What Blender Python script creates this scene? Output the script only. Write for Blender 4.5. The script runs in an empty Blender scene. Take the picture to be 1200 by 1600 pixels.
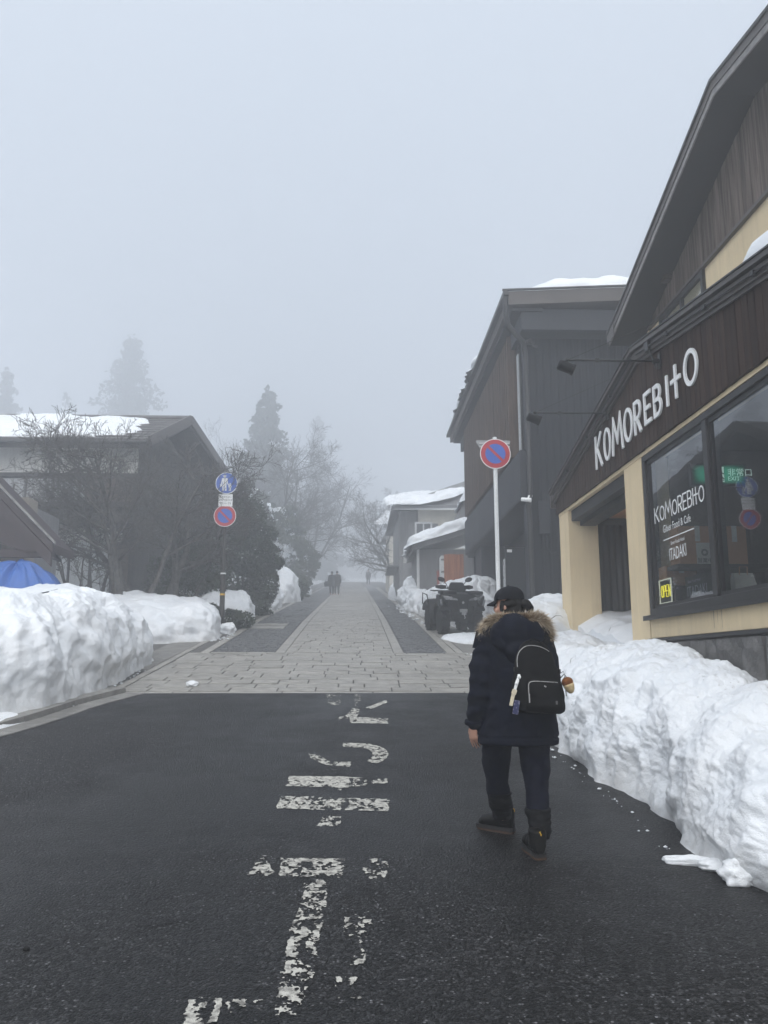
import bpy, bmesh, math, random
import numpy as np
from mathutils import Vector, Matrix

S = bpy.context.scene
COL = S.collection
R = math.radians
rng = np.random.default_rng(7)
random.seed(7)

# ------------------------------------------------------------------ camera
CAM_YAW, CAM_PITCH, CAM_H, FPX = R(1.95), R(10.46), 1.6, 1300.0
cam_data = bpy.data.cameras.new('camera')
cam_data.sensor_fit = 'AUTO'
cam_data.sensor_width = 36.0
cam_data.lens = FPX / 1600 * 36
cam_data.clip_end = 2000
cam_data.clip_start = 0.05
cam = bpy.data.objects.new('camera', cam_data)
COL.objects.link(cam)
cam.location = (0, 0, CAM_H)
cam.rotation_euler = (math.pi / 2 + CAM_PITCH, 0, -CAM_YAW)
S.camera = cam

# ------------------------------------------------------------------ sky, sun, exposure
SUN_EL, SUN_ROT = R(50), R(186)
W = bpy.data.worlds.new('World')
S.world = W
W.use_nodes = True
nt = W.node_tree
nt.nodes.clear()
wo = nt.nodes.new('ShaderNodeOutputWorld')
bg = nt.nodes.new('ShaderNodeBackground')
sky = nt.nodes.new('ShaderNodeTexSky')
sky.sky_type = 'NISHITA'
sky.sun_disc = False
sky.sun_elevation = SUN_EL
sky.sun_rotation = SUN_ROT
sky.air_density = 1.0
sky.dust_density = 4.0
mixw = nt.nodes.new('ShaderNodeMix')
mixw.data_type = 'RGBA'
mixw.inputs['Factor'].default_value = 0.90          # overcast: the cloud layer hides nearly all of the blue
mixw.inputs['B'].default_value = (3.6, 4.08, 4.68, 1)
nt.links.new(sky.outputs[0], mixw.inputs['A'])
# overcast sky: luminance rises from the horizon to the zenith (CIE overcast distribution, softened)
geo_w = nt.nodes.new('ShaderNodeTexCoord')
sep_w = nt.nodes.new('ShaderNodeSeparateXYZ')
nt.links.new(geo_w.outputs['Generated'], sep_w.inputs[0])
grad = nt.nodes.new('ShaderNodeMapRange')
grad.inputs['From Min'].default_value = 0.0
grad.inputs['From Max'].default_value = 1.0
grad.inputs['To Min'].default_value = 0.70
grad.inputs['To Max'].default_value = 1.42
nt.links.new(sep_w.outputs['Z'], grad.inputs['Value'])
mulw = nt.nodes.new('ShaderNodeMix')
mulw.data_type = 'RGBA'
mulw.blend_type = 'MULTIPLY'
mulw.inputs['Factor'].default_value = 1.0
nt.links.new(mixw.outputs['Result'], mulw.inputs['A'])
nt.links.new(grad.outputs[0], mulw.inputs['B'])
nt.links.new(mulw.outputs['Result'], bg.inputs['Color'])
bg.inputs['Strength'].default_value = 0.05
nt.links.new(bg.outputs[0], wo.inputs['Surface'])

sun_l = bpy.data.lights.new('sun', 'SUN')
sun_l.energy = 1.5
sun_l.angle = R(100)
sun_l.color = (1.0, 0.97, 0.93)
sun = bpy.data.objects.new('sun', sun_l)
COL.objects.link(sun)
sd = Vector((math.sin(SUN_ROT) * math.cos(SUN_EL), math.cos(SUN_ROT) * math.cos(SUN_EL), math.sin(SUN_EL)))
sun.rotation_euler = (-sd).to_track_quat('-Z', 'Y').to_euler()
sun.location = (0, -10, 40)

S.view_settings.view_transform = 'Standard'
S.view_settings.look = 'None'
S.view_settings.gamma = 1.0
S.view_settings.exposure = 1.52
S.view_settings.use_curve_mapping = False
S.render.engine = 'CYCLES'
S.cycles.max_bounces = 8
S.cycles.volume_bounces = 4
S.cycles.diffuse_bounces = 4
S.cycles.glossy_bounces = 3
S.cycles.transparent_max_bounces = 12
S.cycles.use_denoising = True
S.cycles.caustics_reflective = False
S.cycles.caustics_refractive = False

# ------------------------------------------------------------------ terrain profile: the village street climbs away from the camera
def zg(y):
    y = np.asarray(y, dtype=float)
    return np.where(y < 6, .08 * y, np.where(y < 26, .48 + .124 * (y - 6), 2.96 + .112 * (y - 26)))
def zf(y):
    return float(zg(y))
def slope(y):
    return .08 if y < 6 else (.124 if y < 26 else .112)

# survey helpers: turn a measured sight line into a point on a known plane
def _ray(px, py):
    x, v = (px - 600) / FPX, (800 - py) / FPX
    f = math.cos(CAM_PITCH) - v * math.sin(CAM_PITCH)
    u = math.sin(CAM_PITCH) + v * math.cos(CAM_PITCH)
    return (x * math.cos(CAM_YAW) + f * math.sin(CAM_YAW), -x * math.sin(CAM_YAW) + f * math.cos(CAM_YAW), u)
def UX(px, py, X):
    d = _ray(px, py); t = X / d[0]
    return (X, d[1] * t, CAM_H + d[2] * t)
def UY(px, py, Y):
    d = _ray(px, py); t = Y / d[1]
    return (d[0] * t, Y, CAM_H + d[2] * t)
def UG(px, py):
    d = _ray(px, py); t = .5
    while t < 400 and CAM_H + d[2] * t - zf(d[1] * t) > 0:
        t *= 1.002
    return (d[0] * t, d[1] * t, zf(d[1] * t))

# ------------------------------------------------------------------ numpy noise
def _h(ix, iy, iz, seed):
    with np.errstate(over='ignore'):
        h = (ix.astype(np.int64) * 374761393 + iy.astype(np.int64) * 668265263 + iz.astype(np.int64) * 2147483647 + seed * 974711) & 0xffffffff
        h = ((h ^ (h >> 13)) * 1274126177) & 0xffffffff
        h = ((h ^ (h >> 16)) * 2246822519) & 0xffffffff
        h = h ^ (h >> 15)
    return (h & 0xffffff) / float(0xffffff)
def vnoise(p, seed=0):
    i = np.floor(p).astype(np.int64); f = p - i
    f = f * f * f * (f * (f * 6 - 15) + 10)
    x, y, z = i[:, 0], i[:, 1], i[:, 2]
    r = 0
    for dx in (0, 1):
        wx = f[:, 0] if dx else 1 - f[:, 0]
        for dy in (0, 1):
            wy = f[:, 1] if dy else 1 - f[:, 1]
            for dz in (0, 1):
                wz = f[:, 2] if dz else 1 - f[:, 2]
                r = r + wx * wy * wz * _h(x + dx, y + dy, z + dz, seed)
    return r * 2 - 1
def fbm(p, octaves=4, seed=0, gain=.5):
    a, s, r = 1., 1., 0
    for k in range(octaves):
        r = r + a * vnoise(p * s + k * 17.3, seed + k)
        a *= gain; s *= 2.03
    return r
def worley(p, seed=0):
    i = np.floor(p).astype(np.int64)
    best = np.full(len(p), 9.)
    sec = np.full(len(p), 9.)
    for dx in (-1, 0, 1):
        for dy in (-1, 0, 1):
            for dz in (-1, 0, 1):
                c = i + np.array([dx, dy, dz])
                q = np.stack([_h(c[:, 0], c[:, 1], c[:, 2], seed + k * 101) for k in range(3)], 1) + c
                d = ((q - p) ** 2).sum(1)
                sec = np.minimum(sec, np.maximum(best, d))
                best = np.minimum(best, d)
    return np.sqrt(best), np.sqrt(sec)

# ------------------------------------------------------------------ object helpers
def wloc(o):
    v = Vector((0, 0, 0))
    while o is not None:
        v += o.location; o = o.parent
    return np.array(v)
def tag(o, label=None, cat=None, group=None, kind=None):
    if label: o['label'] = label
    if cat: o['category'] = cat
    if group: o['group'] = group
    if kind: o['kind'] = kind
    return o
def thing(name, label, cat, loc=(0, 0, 0), group=None):
    o = bpy.data.objects.new(name, None)
    COL.objects.link(o)
    o.location = loc
    o.empty_display_size = .2
    return tag(o, label, cat, group)
def link(name, me, parent=None):
    o = bpy.data.objects.new(name, me)
    COL.objects.link(o)
    if parent is not None:
        o.parent = parent
    return o
def mesh(name, V, F, mat, parent=None, smooth=False, local=False, bev=0, sharp=None, kind=None, label=None, cat=None, group=None, uv=None):
    V = np.asarray(V, dtype=float).reshape(-1, 3)
    if parent is not None and not local:
        V = V - wloc(parent)
    me = bpy.data.meshes.new(name)
    if isinstance(F, np.ndarray):
        n, k = F.shape
        me.vertices.add(len(V)); me.vertices.foreach_set('co', V.astype(np.float32).ravel())
        me.loops.add(n * k); me.loops.foreach_set('vertex_index', F.astype(np.int32).ravel())
        me.polygons.add(n)
        me.polygons.foreach_set('loop_start', np.arange(0, n * k, k, dtype=np.int32))
        me.update(calc_edges=True); me.validate()
    else:
        me.from_pydata(V.tolist(), [], F); me.update()
    if isinstance(mat, (list, tuple)):
        for m in mat: me.materials.append(m)
    elif mat is not None:
        me.materials.append(mat)
    if smooth:
        me.polygons.foreach_set('use_smooth', np.ones(len(me.polygons), dtype=bool))
        if sharp: me.set_sharp_from_angle(angle=R(sharp))
    o = link(name, me, parent)
    if bev:
        b = o.modifiers.new('bevel', 'BEVEL'); b.width = bev; b.segments = 2; b.limit_method = 'ANGLE'; b.angle_limit = R(40)
    return tag(o, label, cat, group, kind)

class MB:
    def __init__(s): s.v = []; s.f = []
    def add(s, V, F):
        n = len(s.v); s.v += [tuple(map(float, q)) for q in V]; s.f += [tuple(int(i) + n for i in q) for q in F]; return s
    def box(s, x0, y0, z0, x1, y1, z1):
        return s.add([(x0, y0, z0), (x1, y0, z0), (x1, y1, z0), (x0, y1, z0), (x0, y0, z1), (x1, y0, z1), (x1, y1, z1), (x0, y1, z1)],
                     [(3, 2, 1, 0), (4, 5, 6, 7), (0, 1, 5, 4), (1, 2, 6, 5), (2, 3, 7, 6), (3, 0, 4, 7)])
    def obox(s, c, size, rot=None):
        c = Vector(c); h = Vector(size) / 2
        P = [Vector((a * h.x, b * h.y, d * h.z)) for d in (-1, 1) for a, b in ((-1, -1), (1, -1), (1, 1), (-1, 1))]
        if rot is not None: P = [rot @ p for p in P]
        return s.add([c + p for p in P], [(3, 2, 1, 0), (4, 5, 6, 7), (0, 1, 5, 4), (1, 2, 6, 5), (2, 3, 7, 6), (3, 0, 4, 7)])
    def prism(s, poly, a, b, axis='x'):
        """poly is a closed outline in the other two axes, extruded from a to b along axis"""
        n = len(poly)
        def P(u, v, w):
            return (w, u, v) if axis == 'x' else ((u, w, v) if axis == 'y' else (u, v, w))
        V = [P(u, v, a) for u, v in poly] + [P(u, v, b) for u, v in poly]
        F = [tuple(range(n))[::-1], tuple(range(n, 2 * n))] + [(i, (i + 1) % n, (i + 1) % n + n, i + n) for i in range(n)]
        return s.add(V, F)
    def tube(s, pts, r, n=8, cap=True):
        pts = [Vector(p) for p in pts]
        if not hasattr(r, '__len__'): r = [r] * len(pts)
        V = []; F = []
        up = None
        for i, p in enumerate(pts):
            d = (pts[min(i + 1, len(pts) - 1)] - pts[max(i - 1, 0)]).normalized()
            if up is None:
                up = Vector((0, 0, 1)) if abs(d.z) < .9 else Vector((1, 0, 0))
            a = d.cross(up)
            if a.length < 1e-5: a = d.orthogonal()
            a.normalize(); b = d.cross(a).normalized(); up = -b if False else up
            for k in range(n):
                t = 2 * math.pi * k / n
                V.append(p + a * (r[i] * math.cos(t)) + b * (r[i] * math.sin(t)))
        for i in range(len(pts) - 1):
            for k in range(n):
                F.append((i * n + k, i * n + (k + 1) % n, (i + 1) * n + (k + 1) % n, (i + 1) * n + k))
        if cap:
            F.append(tuple(range(n))[::-1]); F.append(tuple(range((len(pts) - 1) * n, len(pts) * n)))
        return s.add(V, F)
    def lathe(s, prof, c=(0, 0, 0), axis='z', n=24, rot=None):
        """prof: (radius, height) pairs"""
        V = []; F = []
        for r, h in prof:
            for k in range(n):
                t = 2 * math.pi * k / n
                q = (r * math.cos(t), r * math.sin(t), h)
                if axis == 'x': q = (q[2], q[0], q[1])
                if axis == 'y': q = (q[0], q[2], q[1])
                q = Vector(q)
                if rot is not None: q = rot @ q
                V.append(q + Vector(c))
        for i in range(len(prof) - 1):
            for k in range(n):
                F.append((i * n + k, i * n + (k + 1) % n, (i + 1) * n + (k + 1) % n, (i + 1) * n + k))
        if prof[0][0] > 1e-6: F.append(tuple(range(n))[::-1])
        if prof[-1][0] > 1e-6: F.append(tuple(range((len(prof) - 1) * n, len(prof) * n)))
        return s.add(V, F)
    def ball(s, c, r, nu=12, nv=8, rot=None):
        prof = [(math.sin(math.pi * i / nv), -math.cos(math.pi * i / nv)) for i in range(nv + 1)]
        r = (r, r, r) if not hasattr(r, '__len__') else r
        V = []; F = []
        for a, h in prof:
            for k in range(nu):
                t = 2 * math.pi * k / nu
                q = Vector((a * math.cos(t) * r[0], a * math.sin(t) * r[1], h * r[2]))
                if rot is not None: q = rot @ q
                V.append(q + Vector(c))
        for i in range(nv):
            for k in range(nu):
                F.append((i * nu + k, i * nu + (k + 1) % nu, (i + 1) * nu + (k + 1) % nu, (i + 1) * nu + k))
        return s.add(V, F)
    def loft(s, rings, cap=True):
        n = len(rings[0]); V = [q for r in rings for q in r]; F = []
        for i in range(len(rings) - 1):
            for k in range(n):
                F.append((i * n + k, i * n + (k + 1) % n, (i + 1) * n + (k + 1) % n, (i + 1) * n + k))
        if cap:
            F.append(tuple(range(n))[::-1]); F.append(tuple(range((len(rings) - 1) * n, len(rings) * n)))
        return s.add(V, F)
    def build(s, name, mat, parent=None, **k):
        return mesh(name, s.v, s.f, mat, parent, **k)

def bx(name, x0, y0, z0, x1, y1, z1, mat, parent=None, **k):
    return MB().box(min(x0, x1), min(y0, y1), min(z0, z1), max(x0, x1), max(y0, y1), max(z0, z1)).build(name, mat, parent, **k)

def ellring(c, rx, ry, n=24, p=2.0, tilt=0.):
    """one horizontal superellipse ring"""
    out = []
    for k in range(n):
        t = 2 * math.pi * k / n
        ct, st = math.cos(t), math.sin(t)
        x = math.copysign(abs(ct) ** (2 / p), ct) * rx
        y = math.copysign(abs(st) ** (2 / p), st) * ry
        out.append((c[0] + x, c[1] + y, c[2] + y * tilt))
    return out

def remesh(V, F, voxel, smooth=4, factor=.5):
    """union overlapping shells into one continuous surface; returns arrays"""
    me = bpy.data.meshes.new('tmp'); me.from_pydata([tuple(v) for v in V], [], F); me.update()
    o = bpy.data.objects.new('tmp', me); COL.objects.link(o)
    m = o.modifiers.new('r', 'REMESH'); m.mode = 'VOXEL'; m.voxel_size = voxel
    if smooth:
        sm = o.modifiers.new('s', 'SMOOTH'); sm.iterations = smooth; sm.factor = factor
    dg = bpy.context.evaluated_depsgraph_get()
    ev = bpy.data.meshes.new_from_object(o.evaluated_get(dg))
    n = len(ev.vertices); co = np.empty(n * 3, dtype=np.float32); ev.vertices.foreach_get('co', co)
    nn = np.empty(n * 3, dtype=np.float32); ev.vertices.foreach_get('normal', nn)
    Q = [tuple(p.vertices) for p in ev.polygons]
    bpy.data.objects.remove(o); bpy.data.meshes.remove(me); bpy.data.meshes.remove(ev)
    return co.reshape(-1, 3).astype(float), nn.reshape(-1, 3).astype(float), Q

def text_mesh(body, size, extrude=0.0, align='CENTER', xs=1.0, shear=0.0):
    c = bpy.data.curves.new('txt', 'FONT'); c.body = body; c.size = size; c.extrude = extrude; c.resolution_u = 3
    c.align_x = align; c.shear = shear
    o = bpy.data.objects.new('txt', c); COL.objects.link(o)
    dg = bpy.context.evaluated_depsgraph_get()
    ev = bpy.data.meshes.new_from_object(o.evaluated_get(dg))
    V = np.array([v.co[:] for v in ev.vertices]); F = [tuple(p.vertices) for p in ev.polygons]
    bpy.data.objects.remove(o); bpy.data.curves.remove(c); bpy.data.meshes.remove(ev)
    V[:, 0] *= xs
    return V, F

def on_facade(V, y0, z0, x):
    """lettering laid on a wall that faces -X: reads from larger to smaller y"""
    return np.stack([x - V[:, 2], y0 - V[:, 0], z0 + V[:, 1]], 1)
def on_front(V, x0, z0, y):
    """lettering laid on a wall that faces the camera (-Y)"""
    return np.stack([x0 + V[:, 0], y - V[:, 2], z0 + V[:, 1]], 1)

# ------------------------------------------------------------------ materials
def M(name, col, rough=.6, var=.15, scale=5., stretch=(1, 1, 1), bump=.12, bscale=60., spec=.3, metal=0., col2=None, rnd=0., detail=6., lo=.35, hi=.65, rvar=.12, streak=0., emit=None, estr=0., coat=0.):
    m = bpy.data.materials.new(name); m.use_nodes = True
    t = m.node_tree; n = t.nodes; L = t.links
    b = n['Principled BSDF']
    tc = n.new('ShaderNodeTexCoord'); oi = n.new('ShaderNodeObjectInfo')
    off = n.new('ShaderNodeVectorMath'); off.operation = 'MULTIPLY_ADD'
    mul = n.new('ShaderNodeMath'); mul.operation = 'MULTIPLY'; mul.inputs[1].default_value = 37.0 if rnd else 0.0
    L.new(oi.outputs['Random'], mul.inputs[0])
    mp = n.new('ShaderNodeVectorMath'); mp.operation = 'ADD'
    L.new(tc.outputs['Object'], mp.inputs[0]); L.new(mul.outputs[0], mp.inputs[1])
    ms = n.new('ShaderNodeMapping'); ms.inputs['Scale'].default_value = stretch
    L.new(mp.outputs[0], ms.inputs['Vector'])
    nz = n.new('ShaderNodeTexNoise'); nz.inputs['Scale'].default_value = scale; nz.inputs['Detail'].default_value = detail
    L.new(ms.outputs[0], nz.inputs['Vector'])
    rp = n.new('ShaderNodeMapRange'); rp.inputs['From Min'].default_value = lo; rp.inputs['From Max'].default_value = hi
    L.new(nz.outputs['Fac'], rp.inputs['Value'])
    mx = n.new('ShaderNodeMix'); mx.data_type = 'RGBA'
    c1 = tuple(c * (1 - var) for c in col); c2 = col2 if col2 else tuple(min(1, c * (1 + var)) for c in col)
    if col2: c1 = col
    mx.inputs['A'].default_value = (*c1, 1); mx.inputs['B'].default_value = (*c2, 1)
    L.new(rp.outputs[0], mx.inputs['Factor'])
    out = mx.outputs['Result']
    if streak:
        mz = n.new('ShaderNodeMapping'); mz.inputs['Scale'].default_value = (9, 9, .35)
        L.new(mp.outputs[0], mz.inputs['Vector'])
        ns = n.new('ShaderNodeTexNoise'); ns.inputs['Scale'].default_value = 1.5; ns.inputs['Detail'].default_value = 5
        L.new(mz.outputs[0], ns.inputs['Vector'])
        rs = n.new('ShaderNodeMapRange'); rs.inputs['From Min'].default_value = .45; rs.inputs['From Max'].default_value = .75
        rs.inputs['To Min'].default_value = 1.0; rs.inputs['To Max'].default_value = 1 - streak
        L.new(ns.outputs['Fac'], rs.inputs['Value'])
        m2 = n.new('ShaderNodeMix'); m2.data_type = 'RGBA'; m2.blend_type = 'MULTIPLY'; m2.inputs['Factor'].default_value = 1
        L.new(out, m2.inputs['A']); L.new(rs.outputs[0], m2.inputs['B']); out = m2.outputs['Result']
    if rnd:
        rr = n.new('ShaderNodeMapRange'); rr.inputs['To Min'].default_value = 1 - rnd; rr.inputs['To Max'].default_value = 1 + rnd
        L.new(oi.outputs['Random'], rr.inputs['Value'])
        m3 = n.new('ShaderNodeMix'); m3.data_type = 'RGBA'; m3.blend_type = 'MULTIPLY'; m3.inputs['Factor'].default_value = 1
        L.new(out, m3.inputs['A']); L.new(rr.outputs[0], m3.inputs['B']); out = m3.outputs['Result']
    L.new(out, b.inputs['Base Color'])
    b.inputs['Metallic'].default_value = metal
    b.inputs['Specular IOR Level'].default_value = spec
    rg = n.new('ShaderNodeMapRange'); rg.inputs['To Min'].default_value = max(.03, rough - rvar); rg.inputs['To Max'].default_value = min(1, rough + rvar)
    L.new(nz.outputs['Fac'], rg.inputs['Value']); L.new(rg.outputs[0], b.inputs['Roughness'])
    if coat: b.inputs['Coat Weight'].default_value = coat
    if bump:
        nb = n.new('ShaderNodeTexNoise'); nb.inputs['Scale'].default_value = bscale; nb.inputs['Detail'].default_value = 4
        L.new(ms.outputs[0], nb.inputs['Vector'])
        bp = n.new('ShaderNodeBump'); bp.inputs['Strength'].default_value = bump; bp.inputs['Distance'].default_value = .02
        L.new(nb.outputs['Fac'], bp.inputs['Height']); L.new(bp.outputs[0], b.inputs['Normal'])
    if emit:
        b.inputs['Emission Color'].default_value = (*emit, 1); b.inputs['Emission Strength'].default_value = estr
    return m

def snow_material(name, base=(.765, .785, .805), dirt=.6, bump=.42):
    m = bpy.data.materials.new(name); m.use_nodes = True
    t = m.node_tree; n = t.nodes; L = t.links; b = n['Principled BSDF']
    tc = n.new('ShaderNodeTexCoord')
    n1 = n.new('ShaderNodeTexNoise'); n1.inputs['Scale'].default_value = 2.2; n1.inputs['Detail'].default_value = 8; L.new(tc.outputs['Object'], n1.inputs['Vector'])
    r1 = n.new('ShaderNodeMapRange'); r1.inputs['From Min'].default_value = .3; r1.inputs['From Max'].default_value = .72
    L.new(n1.outputs['Fac'], r1.inputs['Value'])
    mx = n.new('ShaderNodeMix'); mx.data_type = 'RGBA'
    mx.inputs['A'].default_value = (base[0] * .93, base[1] * .95, base[2] * .97, 1); mx.inputs['B'].default_value = (min(1, base[0] * 1.05), min(1, base[1] * 1.05), min(1, base[2] * 1.05), 1)
    L.new(r1.outputs[0], mx.inputs['Factor'])
    # scattered grit and needles lying on old snow
    v = n.new('ShaderNodeTexVoronoi'); v.inputs['Scale'].default_value = 13; L.new(tc.outputs['Object'], v.inputs['Vector'])
    n2 = n.new('ShaderNodeTexNoise'); n2.inputs['Scale'].default_value = 1.7; n2.inputs['Detail'].default_value = 3; L.new(tc.outputs['Object'], n2.inputs['Vector'])
    r2 = n.new('ShaderNodeMapRange'); r2.inputs['From Min'].default_value = .46; r2.inputs['From Max'].default_value = .8
    r2.inputs['To Min'].default_value = .035; r2.inputs['To Max'].default_value = .16
    L.new(n2.outputs['Fac'], r2.inputs['Value'])
    lt = n.new('ShaderNodeMath'); lt.operation = 'LESS_THAN'; L.new(v.outputs['Distance'], lt.inputs[0]); L.new(r2.outputs[0], lt.inputs[1])
    sc = n.new('ShaderNodeMath'); sc.operation = 'MULTIPLY'; sc.inputs[1].default_value = dirt; L.new(lt.outputs[0], sc.inputs[0])
    m2 = n.new('ShaderNodeMix'); m2.data_type = 'RGBA'; L.new(sc.outputs[0], m2.inputs['Factor']); L.new(mx.outputs['Result'], m2.inputs['A'])
    m2.inputs['B'].default_value = (.16, .14, .12, 1)
    # road grime splashed on the vertex-marked skirt of a bank
    at = n.new('ShaderNodeAttribute'); at.attribute_name = 'grime'
    n3 = n.new('ShaderNodeTexNoise'); n3.inputs['Scale'].default_value = 14; n3.inputs['Detail'].default_value = 7; L.new(tc.outputs['Object'], n3.inputs['Vector'])
    mm = n.new('ShaderNodeMath'); mm.operation = 'MULTIPLY'; L.new(at.outputs['Fac'], mm.inputs[0]); L.new(n3.outputs['Fac'], mm.inputs[1])
    m4 = n.new('ShaderNodeMix'); m4.data_type = 'RGBA'; L.new(mm.outputs[0], m4.inputs['Factor']); L.new(m2.outputs['Result'], m4.inputs['A'])
    m4.inputs['B'].default_value = (.34, .33, .31, 1)
    L.new(m4.outputs['Result'], b.inputs['Base Color'])
    b.inputs['Roughness'].default_value = .42; b.inputs['Specular IOR Level'].default_value = .35
    vg = n.new('ShaderNodeTexVoronoi'); vg.inputs['Scale'].default_value = 95; L.new(tc.outputs['Object'], vg.inputs['Vector'])      # coarse ice grains
    nb = n.new('ShaderNodeTexNoise'); nb.inputs['Scale'].default_value = 30; nb.inputs['Detail'].default_value = 8; nb.inputs['Roughness'].default_value = .62
    L.new(tc.outputs['Object'], nb.inputs['Vector'])
    bp = n.new('ShaderNodeBump'); bp.inputs['Strength'].default_value = bump; bp.inputs['Distance'].default_value = .03
    gs = n.new('ShaderNodeMath'); gs.operation = 'MULTIPLY_ADD'; gs.inputs[1].default_value = .16; L.new(vg.outputs['Distance'], gs.inputs[0]); L.new(nb.outputs['Fac'], gs.inputs[2])
    L.new(gs.outputs[0], bp.inputs['Height']); L.new(bp.outputs[0], b.inputs['Normal'])
    return m

def glass_material(name, tint=(.80, .83, .85), boost=2.2):
    m = bpy.data.materials.new(name); m.use_nodes = True
    t = m.node_tree; n = t.nodes; L = t.links; n.clear()
    o = n.new('ShaderNodeOutputMaterial'); mx = n.new('ShaderNodeMixShader')
    tr = n.new('ShaderNodeBsdfTransparent'); tr.inputs['Color'].default_value = (*tint, 1)
    gl = n.new('ShaderNodeBsdfGlossy'); gl.inputs['Roughness'].default_value = .015; gl.inputs['Color'].default_value = (.95, .97, 1, 1)
    # Schlick reflectance of both faces of the sheet, counted once on its outer face
    ge = n.new('ShaderNodeNewGeometry')
    dt = n.new('ShaderNodeVectorMath'); dt.operation = 'DOT_PRODUCT'; L.new(ge.outputs['Incoming'], dt.inputs[0]); L.new(ge.outputs['Normal'], dt.inputs[1])
    def mth(op, a, c):
        q = n.new('ShaderNodeMath'); q.operation = op
        for k, x in enumerate((a, c)):
            if isinstance(x, float): q.inputs[k].default_value = x
            elif x is not None: L.new(x, q.inputs[k])
        return q.outputs[0]
    f5 = mth('POWER', mth('SUBTRACT', 1.0, mth('ABSOLUTE', dt.outputs['Value'], None)), 5.0)
    fr = mth('ADD', mth('MULTIPLY', f5, .96), .04)
    fr = mth('MULTIPLY', fr, mth('SUBTRACT', 1.0, ge.outputs['Backfacing']))
    mu = n.new('ShaderNodeMath'); mu.operation = 'MULTIPLY'; mu.inputs[1].default_value = boost; mu.use_clamp = True
    L.new(fr, mu.inputs[0]); L.new(mu.outputs[0], mx.inputs['Fac']); L.new(tr.outputs[0], mx.inputs[1]); L.new(gl.outputs[0], mx.inputs[2])
    tc = n.new('ShaderNodeTexCoord'); nb = n.new('ShaderNodeTexNoise'); nb.inputs['Scale'].default_value = 1.3; L.new(tc.outputs['Object'], nb.inputs['Vector'])
    bp = n.new('ShaderNodeBump'); bp.inputs['Strength'].default_value = .02; bp.inputs['Distance'].default_value = .05
    L.new(nb.outputs['Fac'], bp.inputs['Height']); L.new(bp.outputs[0], gl.inputs['Normal'])
    L.new(mx.outputs[0], o.inputs['Surface'])
    return m

SNOW = snow_material('bank_snow')
SNOW_ROOF = snow_material('roof_snow_clean',  dirt=.12, bump=.25)
GLASS = glass_material('window_glass')
BEIGE = M('beige_render', (.70, .575, .38), rough=.85, var=.06, scale=1.2, bump=.15, bscale=140, spec=.15, streak=.10)
BOARD = M('stained_cedar', (.020, .0115, .0085), rough=.75, col2=(.056, .034, .025), scale=3, stretch=(7, 7, .5), spec=.15, bump=.35, bscale=18, rnd=.25, streak=.3)
SIDING = M('weathered_siding', (.062, .048, .042), rough=.75, col2=(.165, .136, .12), scale=3, stretch=(7, 7, .4), spec=.15, bump=.35, bscale=18, rnd=.22)
FASCIA = M('brown_metal_fascia', (.062, .052, .047), rough=.45, var=.18, scale=2, stretch=(1, .3, 1), bump=.05, bscale=30, spec=.5)
FASCIA_LIGHT = M('grey_metal_fascia', (.20, .19, .185), rough=.5, var=.3, scale=9, bump=.2, bscale=50, spec=.5)
SOFFIT = M('charcoal_soffit', (.032, .033, .036), rough=.7, var=.12, scale=1.5, bump=.08)
DARK_METAL = M('dark_bronze_frame', (.016, .016, .0175), rough=.45, var=.15, bump=.03, spec=.5)
BLACK = M('black_plastic', (.009, .009, .0095), rough=.55, var=.2, bump=.06, spec=.18)
RUBBER = M('tyre_rubber', (.009, .009, .0095), rough=.85, var=.25, scale=14, bump=.2, spec=.12)
STEEL = M('galvanised_steel', (.5, .51, .52), rough=.4, var=.1, bump=.04, spec=.5, metal=.6)
WHITE = M('white_paint', (.78, .79, .79), rough=.45, var=.04, scale=3, bump=.04, streak=.06)
LETTER = M('white_letter_enamel', (.82, .83, .83), rough=.4, var=.03, bump=.0)
NAVY = M('dark_slate_metal', (.017, .019, .0245), rough=.55, var=.1, scale=1.3, bump=.06, bscale=40, streak=.12, spec=.15)
NAVY2 = M('dark_slate_panel', (.026, .029, .037), rough=.6, var=.08, scale=1.1, bump=.05, bscale=40, streak=.12)
LOUVRE = M('brown_louvre_wood', (.056, .038, .029), rough=.75, spec=.15, col2=(.115, .082, .064), scale=3, stretch=(6, 6, .5), bump=.25, bscale=16, rnd=.18)
STONE = M('grey_plinth_stone', (.075, .074, .075), rough=.8, col2=(.16, .157, .155), scale=5, bump=.7, bscale=22, rnd=.25)
CONCRETE = M('concrete_kerb', (.20, .195, .185), rough=.8, var=.2, scale=6, bump=.3, bscale=70, rnd=.14)
# ================================================================== THE SETTING
def grid_sheet(name, xs, ys, zfun, mat, kind='structure', parent=None):
    X, Y = np.meshgrid(xs, ys)
    P = np.stack([X.ravel(), Y.ravel(), zfun(X.ravel(), Y.ravel())], 1)
    nx, ny = len(xs), len(ys)
    i = np.arange(nx * ny).reshape(ny, nx)
    F = np.stack([i[:-1, :-1].ravel(), i[:-1, 1:].ravel(), i[1:, 1:].ravel(), i[1:, :-1].ravel()], 1)
    return mesh(name, P, F, mat, parent, smooth=True, kind=kind)

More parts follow.
